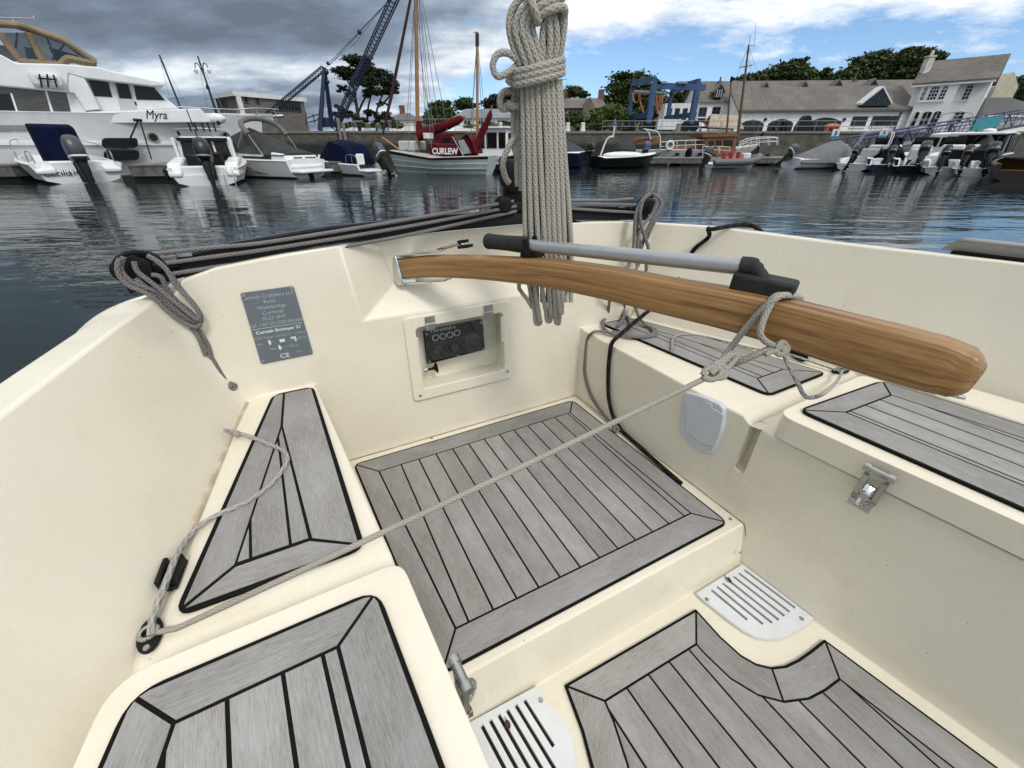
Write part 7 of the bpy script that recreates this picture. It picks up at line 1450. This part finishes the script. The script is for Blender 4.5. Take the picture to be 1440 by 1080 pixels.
def sportboat(x, y, rz, L, B, lab, cowl=MOTORB, tilt=.75, arch=True, cover=None, ms=1.1, windscreen=True, hm=None, name='motor_boat', two=False):
    b = boat_root(name, lab, 'motor boat', x, y, rz); mb = MB(); hull(mb, L, B, .62, 1.0, .92, open_to=.5, zw=.35, m_h=0, m_in=1); L2(b, mb, 'hull', [hm or GELW, GELW], angle=35); hw = B / 2
    mb = MB()
    for s in (-1, 1): mb.loft([[Vector((q, s * (hw - .08), .3)), Vector((q, s * (hw - .08), z)), Vector((q, s * hw * .68, z)), Vector((q, s * hw * .68, .3))] for q, z in ((-.02, .34), (.45, .60), (1.2, .68))], closed=True, cap=True)
    L2(b, mb, 'stern_moulding', GELW, bevel=.05); L2(b, MB().box((L * .42, 0, .85), (.5, B * .4, .9)), 'console', GELW, bevel=.08); L2(b, MB().box((L * .28, 0, .75), (.4, B * .4, .7)), 'helm_seat', BLK if cover or two else GREYHULL, bevel=.06)
    if windscreen: L2(b, MB().prism([Vector((L * .50, -B * .22, 1.25)), Vector((L * .50, B * .22, 1.25)), Vector((L * .44, B * .18, 1.65)), Vector((L * .44, -B * .18, 1.65))], (-.03, 0, 0)), 'windscreen', GLASSB)
    if arch: 
        for dx in (0, .22): rail(b, [Vector((L * .2 + dx, -hw * .85, .7)), Vector((L * .26 + dx, -hw * .75, 1.7)), Vector((L * .28 + dx, -hw * .5, 1.95)), Vector((L * .28 + dx, hw * .5, 1.95)), Vector((L * .26 + dx, hw * .75, 1.7)), Vector((L * .2 + dx, hw * .85, .7))], .035, name='arch_rail', k=3)
    if cover: L2(b, MB().loft([[Vector((q, -w, .6)), Vector((q, 0, z)), Vector((q, w, .6))] for q, w, z in ((L * .3, hw * .8, 1.3), (L * .45, hw * .85, 1.75), (L * .6, hw * .8, 1.3), (L * .8, hw * .45, .95))], cap=True), 'boat_cover', cover)
    outboard(b, (-.1, -.35 if two else 0, .62), ms, cowl, tilt)
    if two: outboard(b, (-.1, .4, .62), ms, cowl, tilt * .8)
    return b
hr = math.atan2(.80, .60)
b = sportboat(1196, 240, math.atan2(.45, .9), 4.8, 2.0, 'white sports boat with twin polished arch rails, beside the grey covered boat', ms=.9, tilt=.6)
sportboat(1243, 242, hr, 4.6, 2.0, 'low white boat with navy cover and white console frame below sign A', cover=NAVYC, hm=NAVYH, arch=False, tilt=.8, ms=.9)
sportboat(1285, 244, hr, 4.8, 2.1, 'white boat with large black outboard tilted high, left of the hardtop cruiser', tilt=.95, ms=1.2, arch=False, hm=BLK)
sportboat(1330, 247, hr, 4.6, 2.1, 'white boat with a pair of black tilted outboards in front of the hardtop cruiser', tilt=.7, ms=.9, arch=False, two=True, hm=GREYHULL)
b = sportboat(1376, 249, hr, 5.0, 2.2, 'white boat with one large black motor and grey cover at the right', tilt=.85, ms=1.1, arch=False, cover=GREYC)
# hardtop cruiser
b = boat_root('hardtop_cruiser', 'black and white hardtop cruiser with white roof behind the row of outboards', 'motor boat', 1342, 240, math.atan2(.5, .87))
mb = MB(); hull(mb, 6.4, 2.5, .75, 1.1, .93, open_to=.3, zw=.5); L2(b, mb, 'hull', GELW, angle=35)
mb = MB(); mb.loft([[Vector((x, -w, .9)), Vector((x + d_, -w * .9, 1.78)), Vector((x + d_, w * .9, 1.78)), Vector((x, w, .9))] for x, w, d_ in ((1.3, 1.1, .25), (2.8, 1.1, .15), (4.0, 1.0, -.6))], closed=True, cap=True); cab = L2(b, mb, 'cabin', GLASSB, bevel=.03)
L2(b, MB().loft([[Vector((x, -w, z)), Vector((x, w, z)), Vector((x, w, z + .1)), Vector((x, -w, z + .1))] for x, w, z in ((.6, 1.15, 1.78), (2.0, 1.2, 1.84), (3.8, 1.0, 1.78))], closed=True, cap=True), 'hardtop', GELW, cab, bevel=.03)
for s in (-1, 1):
    for x in (1.45, 2.4, 3.4): L2(b, MB().prism([Vector((x, s * 1.12, .9)), Vector((x + .2, s * 1.12, .9)), Vector((x + .45, s * 1.02, 1.78)), Vector((x + .25, s * 1.02, 1.78))], (0, s * .03, 0)), 'cabin_pillar', BLK, cab)
L2(b, MB().bar((1.6, .4, 1.785), (1.55, .4, 3.5), .02, 5).ball((2.4, 0, 2.0), (.3, .3, .12), 10), 'radar_and_aerial', GELW) if 0 else L2(b, MB().ball((2.4, 0, 2.0), (.3, .3, .12), 10), 'radar', GELW, cab)
# small cuddy boat
b = boat_root('cabin_boat', 'small white cuddy boat with rounded windows, left of the hardtop cruiser', 'motor boat', 1300, 237, math.atan2(.5, .87)); mb = MB(); hull(mb, 5.2, 2.3, .75, 1.1, .9, open_to=.3, zw=.4); L2(b, mb, 'hull', GELW, angle=35)
mb = MB(); mb.loft([[Vector((x, -w, .7)), Vector((x, -w * .85, z)), Vector((x, w * .85, z)), Vector((x, w, .7))] for x, w, z in ((1.2, 1.0, 1.9), (2.6, 1.0, 2.0), (3.6, .85, 1.35), (4.5, .5, 1.1))], closed=True, cap=True); cab = L2(b, mb, 'cabin', GELW, bevel=.06)
for s in (-1, 1):
    for x in (1.5, 2.1, 2.75): L2(b, MB().box((x, s * .94, 1.5), (.4, .07, .35)), 'window', GLASSB, cab, bevel=.03)
for y in (-.5, 0, .5): L2(b, MB().box((1.2, y, 1.45), (.05, .4, .5)), 'window', GLASSB, cab)
rail(b, [Vector((1.3, -.8, 1.9)), Vector((1.1, -.7, 2.9)), Vector((1.1, .7, 2.9)), Vector((1.3, .8, 1.9))], .03, name='arch_rail', k=3)
# wooden launch at the frame edge
b = boat_root('wooden_launch', 'dark wooden launch with tan rail cut by the right edge of the picture', 'launch', 1432, 256, math.atan2(.70, .71)); mb = MB(); hull(mb, 5.0, 2.0, .62, .9, .85, open_to=.6, zw=.4, m_h=0, m_in=1, band=1); L2(b, mb, 'hull', [mat('dark_brown_planking', (.045, .03, .02), .4, var=.25, vscale=3, streak=(1, 1, 8)), SPAR], angle=35); mb = MB(); mb.loft([[Vector((x, -w, .85)), Vector((x, 0, z)), Vector((x, w, .85))] for x, w, z in ((.3, .9, .75), (1.8, .95, 1.1), (3.3, .8, 1.0), (4.4, .4, .9))], cap=True); L2(b, mb, 'boat_cover', GREYC, angle=50)
# ---- signs on the pontoon
def sign(x, y0, y1, ch, Y, lab):
    c = yp(x, (y0 + y1) / 2, Y); h = yp(x, y0, Y).z - yp(x, y1, Y).z; w = h * .42; r = thing('berth_sign', lab, 'sign', (c.x, Y, .5)); q = [(-w, h * .5), (w, h * .5), (w, -h * .18), (w * .5, -h * .5), (-w * .5, -h * .5), (-w, -h * .18)]
    bd = MB().prism([c + Vector((a, 0, z)) for a, z in q], (0, .05, 0)).build('board', FRAMEW, r, True); MB().prism([c + Vector((a, -.006, z)) for a, z in ((-w * .97, -h * .16), (w * .97, -h * .16), (w * .5, -h * .48), (-w * .5, -h * .48))], (0, .005, 0)).build('blue_band', mat('teal_blue_paint', (.03, .20, .32), .5), bd, True)
    text('letter', ch, h * .58, c + Vector((0, -.012, -h * .10)), (1, 0, 0), (0, 0, 1), mat('dark_blue_letter', (.02, .07, .16), .5), bd, ext=.004, bold=.01); MB().bar((c.x, Y + .08, .2), (c.x, Y + .08, c.z), .05, 6).build('post', SPAR, r, True)
sign(1175, 181.5, 196, 'B', 33.5, 'white and blue berth sign lettered B on a wooden post'); sign(1243, 180, 195.5, 'A', 32, 'white and blue berth sign lettered A beside the gangway')
# ---- gangway
G0, G1 = yp(1200, 212, 35), yp(1450, 184, 47); G0.z, G1.z = .62, GQ + .45
r = thing('gangway', 'blue lattice gangway sloping from the quay down to the right pontoon, with teal banner', 'gangway', G0); d = (G1 - G0); n_ = Vector((-d.y, d.x, 0)).normalized(); KG = 18; up = Vector((0, 0, 1.15))
MB().prism([G0, G1, G1 + n_ * 1.6, G0 + n_ * 1.6], (0, 0, -.18)).build('deck', CONC, r, True)
for s in (0, 1.6):
    o = n_ * s; mb = MB(); mb.bar(G0 + o, G1 + o, .075, 5); mb.bar(G0 + o + up * .9, G1 + o + up, .07, 5); mb.bar(G0 + o + up * .45, G1 + o + up * .5, .035, 5)
    for i in range(KG):
        a, b2 = G0 + d * (i / KG) + o, G0 + d * ((i + 1) / KG) + o; mb.bar(a, a + up, .04, 4); mb.bar(a, b2 + up, .035, 4) if i % 2 else mb.bar(a + up, b2, .035, 4)
    mb.build('truss', mat('gangway_blue_paint', (.018, .04, .13), .5, var=.15), r, True)
a, b2 = G0 + d * .57, G0 + d * .73; MB().prism([a + Vector((0, 0, .25)), b2 + Vector((0, 0, .25)), b2 + up * .95, a + up * .95], n_ * -.08).build('banner', mat('teal_banner', (.03, .30, .36), .6, var=.2, vscale=5), r, True)
G2 = yp(1420, 205, 44); tag(MB().bx(G2.x - .2, G2.x + .2, 44.2, 44.6, -1, 3.2).build('mooring_pile', NAVY, None, loc=(G2.x, 44.4, 0)), 'dark steel pile beside the upper end of the gangway', 'pile', 'piles at the left quay wall') if 0 else None
for i, (x, Y, lab) in enumerate(((1186, 31.5, 'orange and white life ring box on the pontoon right of sign B'),)):
    p = yp(x, 212, Y); rr_ = thing('life_ring_box', lab, 'life ring box', (p.x, Y, .5)); MB().bx(p.x - .22, p.x + .22, Y, Y + .25, .5, 1.35).build('box', ORANGE, rr_, True, bevel=.03); MB().bx(p.x - .16, p.x + .16, Y - .02, Y, 1.0, 1.25).build('label_plate', FRAMEW, rr_, True)
# ================================================================ sky, sun, camera
w = bpy.data.worlds.new('World'); scene.world = w; w.use_nodes = True
nt = w.node_tree; bg = nt.nodes['Background']
SUN_EL, SUN_AZ = R(50), R(152)      # azimuth measured clockwise from +Y (the view); sun is behind and to the right of the camera
sky = N(nt, 'ShaderNodeTexSky', sky_type='NISHITA'); sky.sun_disc = False; sky.sun_elevation = SUN_EL; sky.sun_rotation = SUN_AZ
sky.air_density = 1.0; sky.dust_density = .4; sky.ozone_density = 1.6
g = N(nt, 'ShaderNodeTexCoord').outputs['Generated']
s = N(nt, 'ShaderNodeSeparateXYZ'); nt.links.new(g, s.inputs[0])
zz = mth(nt, 'MAXIMUM', s.outputs[2], 0.0)
den = mth(nt, 'ADD', zz, .19)
px = mth(nt, 'DIVIDE', s.outputs[0], den); py = mth(nt, 'DIVIDE', s.outputs[1], den)
cv = N(nt, 'ShaderNodeCombineXYZ'); nt.links.new(px, cv.inputs[0]); nt.links.new(py, cv.inputs[1])
n1 = noise(nt, mapping(nt, cv.outputs[0], (1.9, 2.3, 1)), 1.0, 10, .62)
n2 = noise(nt, mapping(nt, cv.outputs[0], (.8, 1.3, 1)), 1.0, 7, .55)
xs = mth(nt, 'ADD', mth(nt, 'MULTIPLY', s.outputs[0], .5), .5)
thr = ramp(nt, xs, [(.33, 0.), (.41, .43), (.46, .60), (.56, .70), (.80, .685)])       # cloud base against bearing: 0 -> -.2, 1 -> .3
edge = mth(nt, 'SUBTRACT', zz, mth(nt, 'SUBTRACT', mth(nt, 'MULTIPLY', thr, .5), .2))
cm = ramp(nt, mth(nt, 'ADD', mth(nt, 'MULTIPLY', edge, 9.), mth(nt, 'MULTIPLY', mth(nt, 'SUBTRACT', n1, .5), 3.0)), [(.0, 0.), (.62, 1.)])
sh = mth(nt, 'ADD', mth(nt, 'ADD', n2, mth(nt, 'MULTIPLY', s.outputs[0], .36)), mth(nt, 'MULTIPLY', mth(nt, 'SUBTRACT', n1, .5), .55))
lm = ramp(nt, xs, [(.30, 1.), (.55, .10)])
zn = mth(nt, 'ADD', zz, mth(nt, 'MULTIPLY', mth(nt, 'SUBTRACT', n2, .5), .10))
dk = mth(nt, 'MULTIPLY', lm, mth(nt, 'SUBTRACT', ramp(nt, zn, [(.05, .24), (.10, .10), (.125, .12), (.155, .41), (.22, .39), (.30, .20)]), .2))
body = ramp(nt, mth(nt, 'SUBTRACT', mth(nt, 'ADD', sh, mth(nt, 'MULTIPLY', zz, .50)), dk), [(.20, (1.35, 1.7, 2.2)), (.36, (2.2, 2.75, 3.6)), (.48, (4.1, 4.8, 5.7)), (.60, (7.6, 8.1, 8.6)), (.74, (9.3, 9.5, 9.7))])
clear = mix(nt, ramp(nt, zz, [(.0, 0.), (.30, 1.)]), (.80, 1.02, 1.36), (1.0, 1.1, 1.2))
blue = mix(nt, 1.0, sky.outputs[0], clear, 'MULTIPLY')
col = mix(nt, cm, blue, body)
nt.links.new(col, bg.inputs[0]); bg.inputs[1].default_value = .11
sun = bpy.data.lights.new('sun', 'SUN'); sun.energy = 1.5; sun.angle = R(14); sun.color = (1, .95, .88)
so = bpy.data.objects.new('sun', sun); COL.objects.link(so)
sd = Vector((math.sin(SUN_AZ) * math.cos(SUN_EL), math.cos(SUN_AZ) * math.cos(SUN_EL), math.sin(SUN_EL)))
so.rotation_euler = (-sd).to_track_quat('-Z', 'Y').to_euler(); so.location = sd * 50
cam = bpy.data.cameras.new('camera'); co = bpy.data.objects.new('camera', cam); COL.objects.link(co)
co.location = EYE; co.rotation_euler = (R(90) - PITCH, 0, 0); cam.sensor_fit = 'HORIZONTAL'; cam.sensor_width = 36; cam.lens = FPX / 1440 * 36
cam.clip_start = .02; cam.clip_end = 3000; scene.camera = co
vs = scene.view_settings; vs.view_transform = 'Standard'; vs.look = 'None'; vs.exposure = .10; vs.gamma = 1
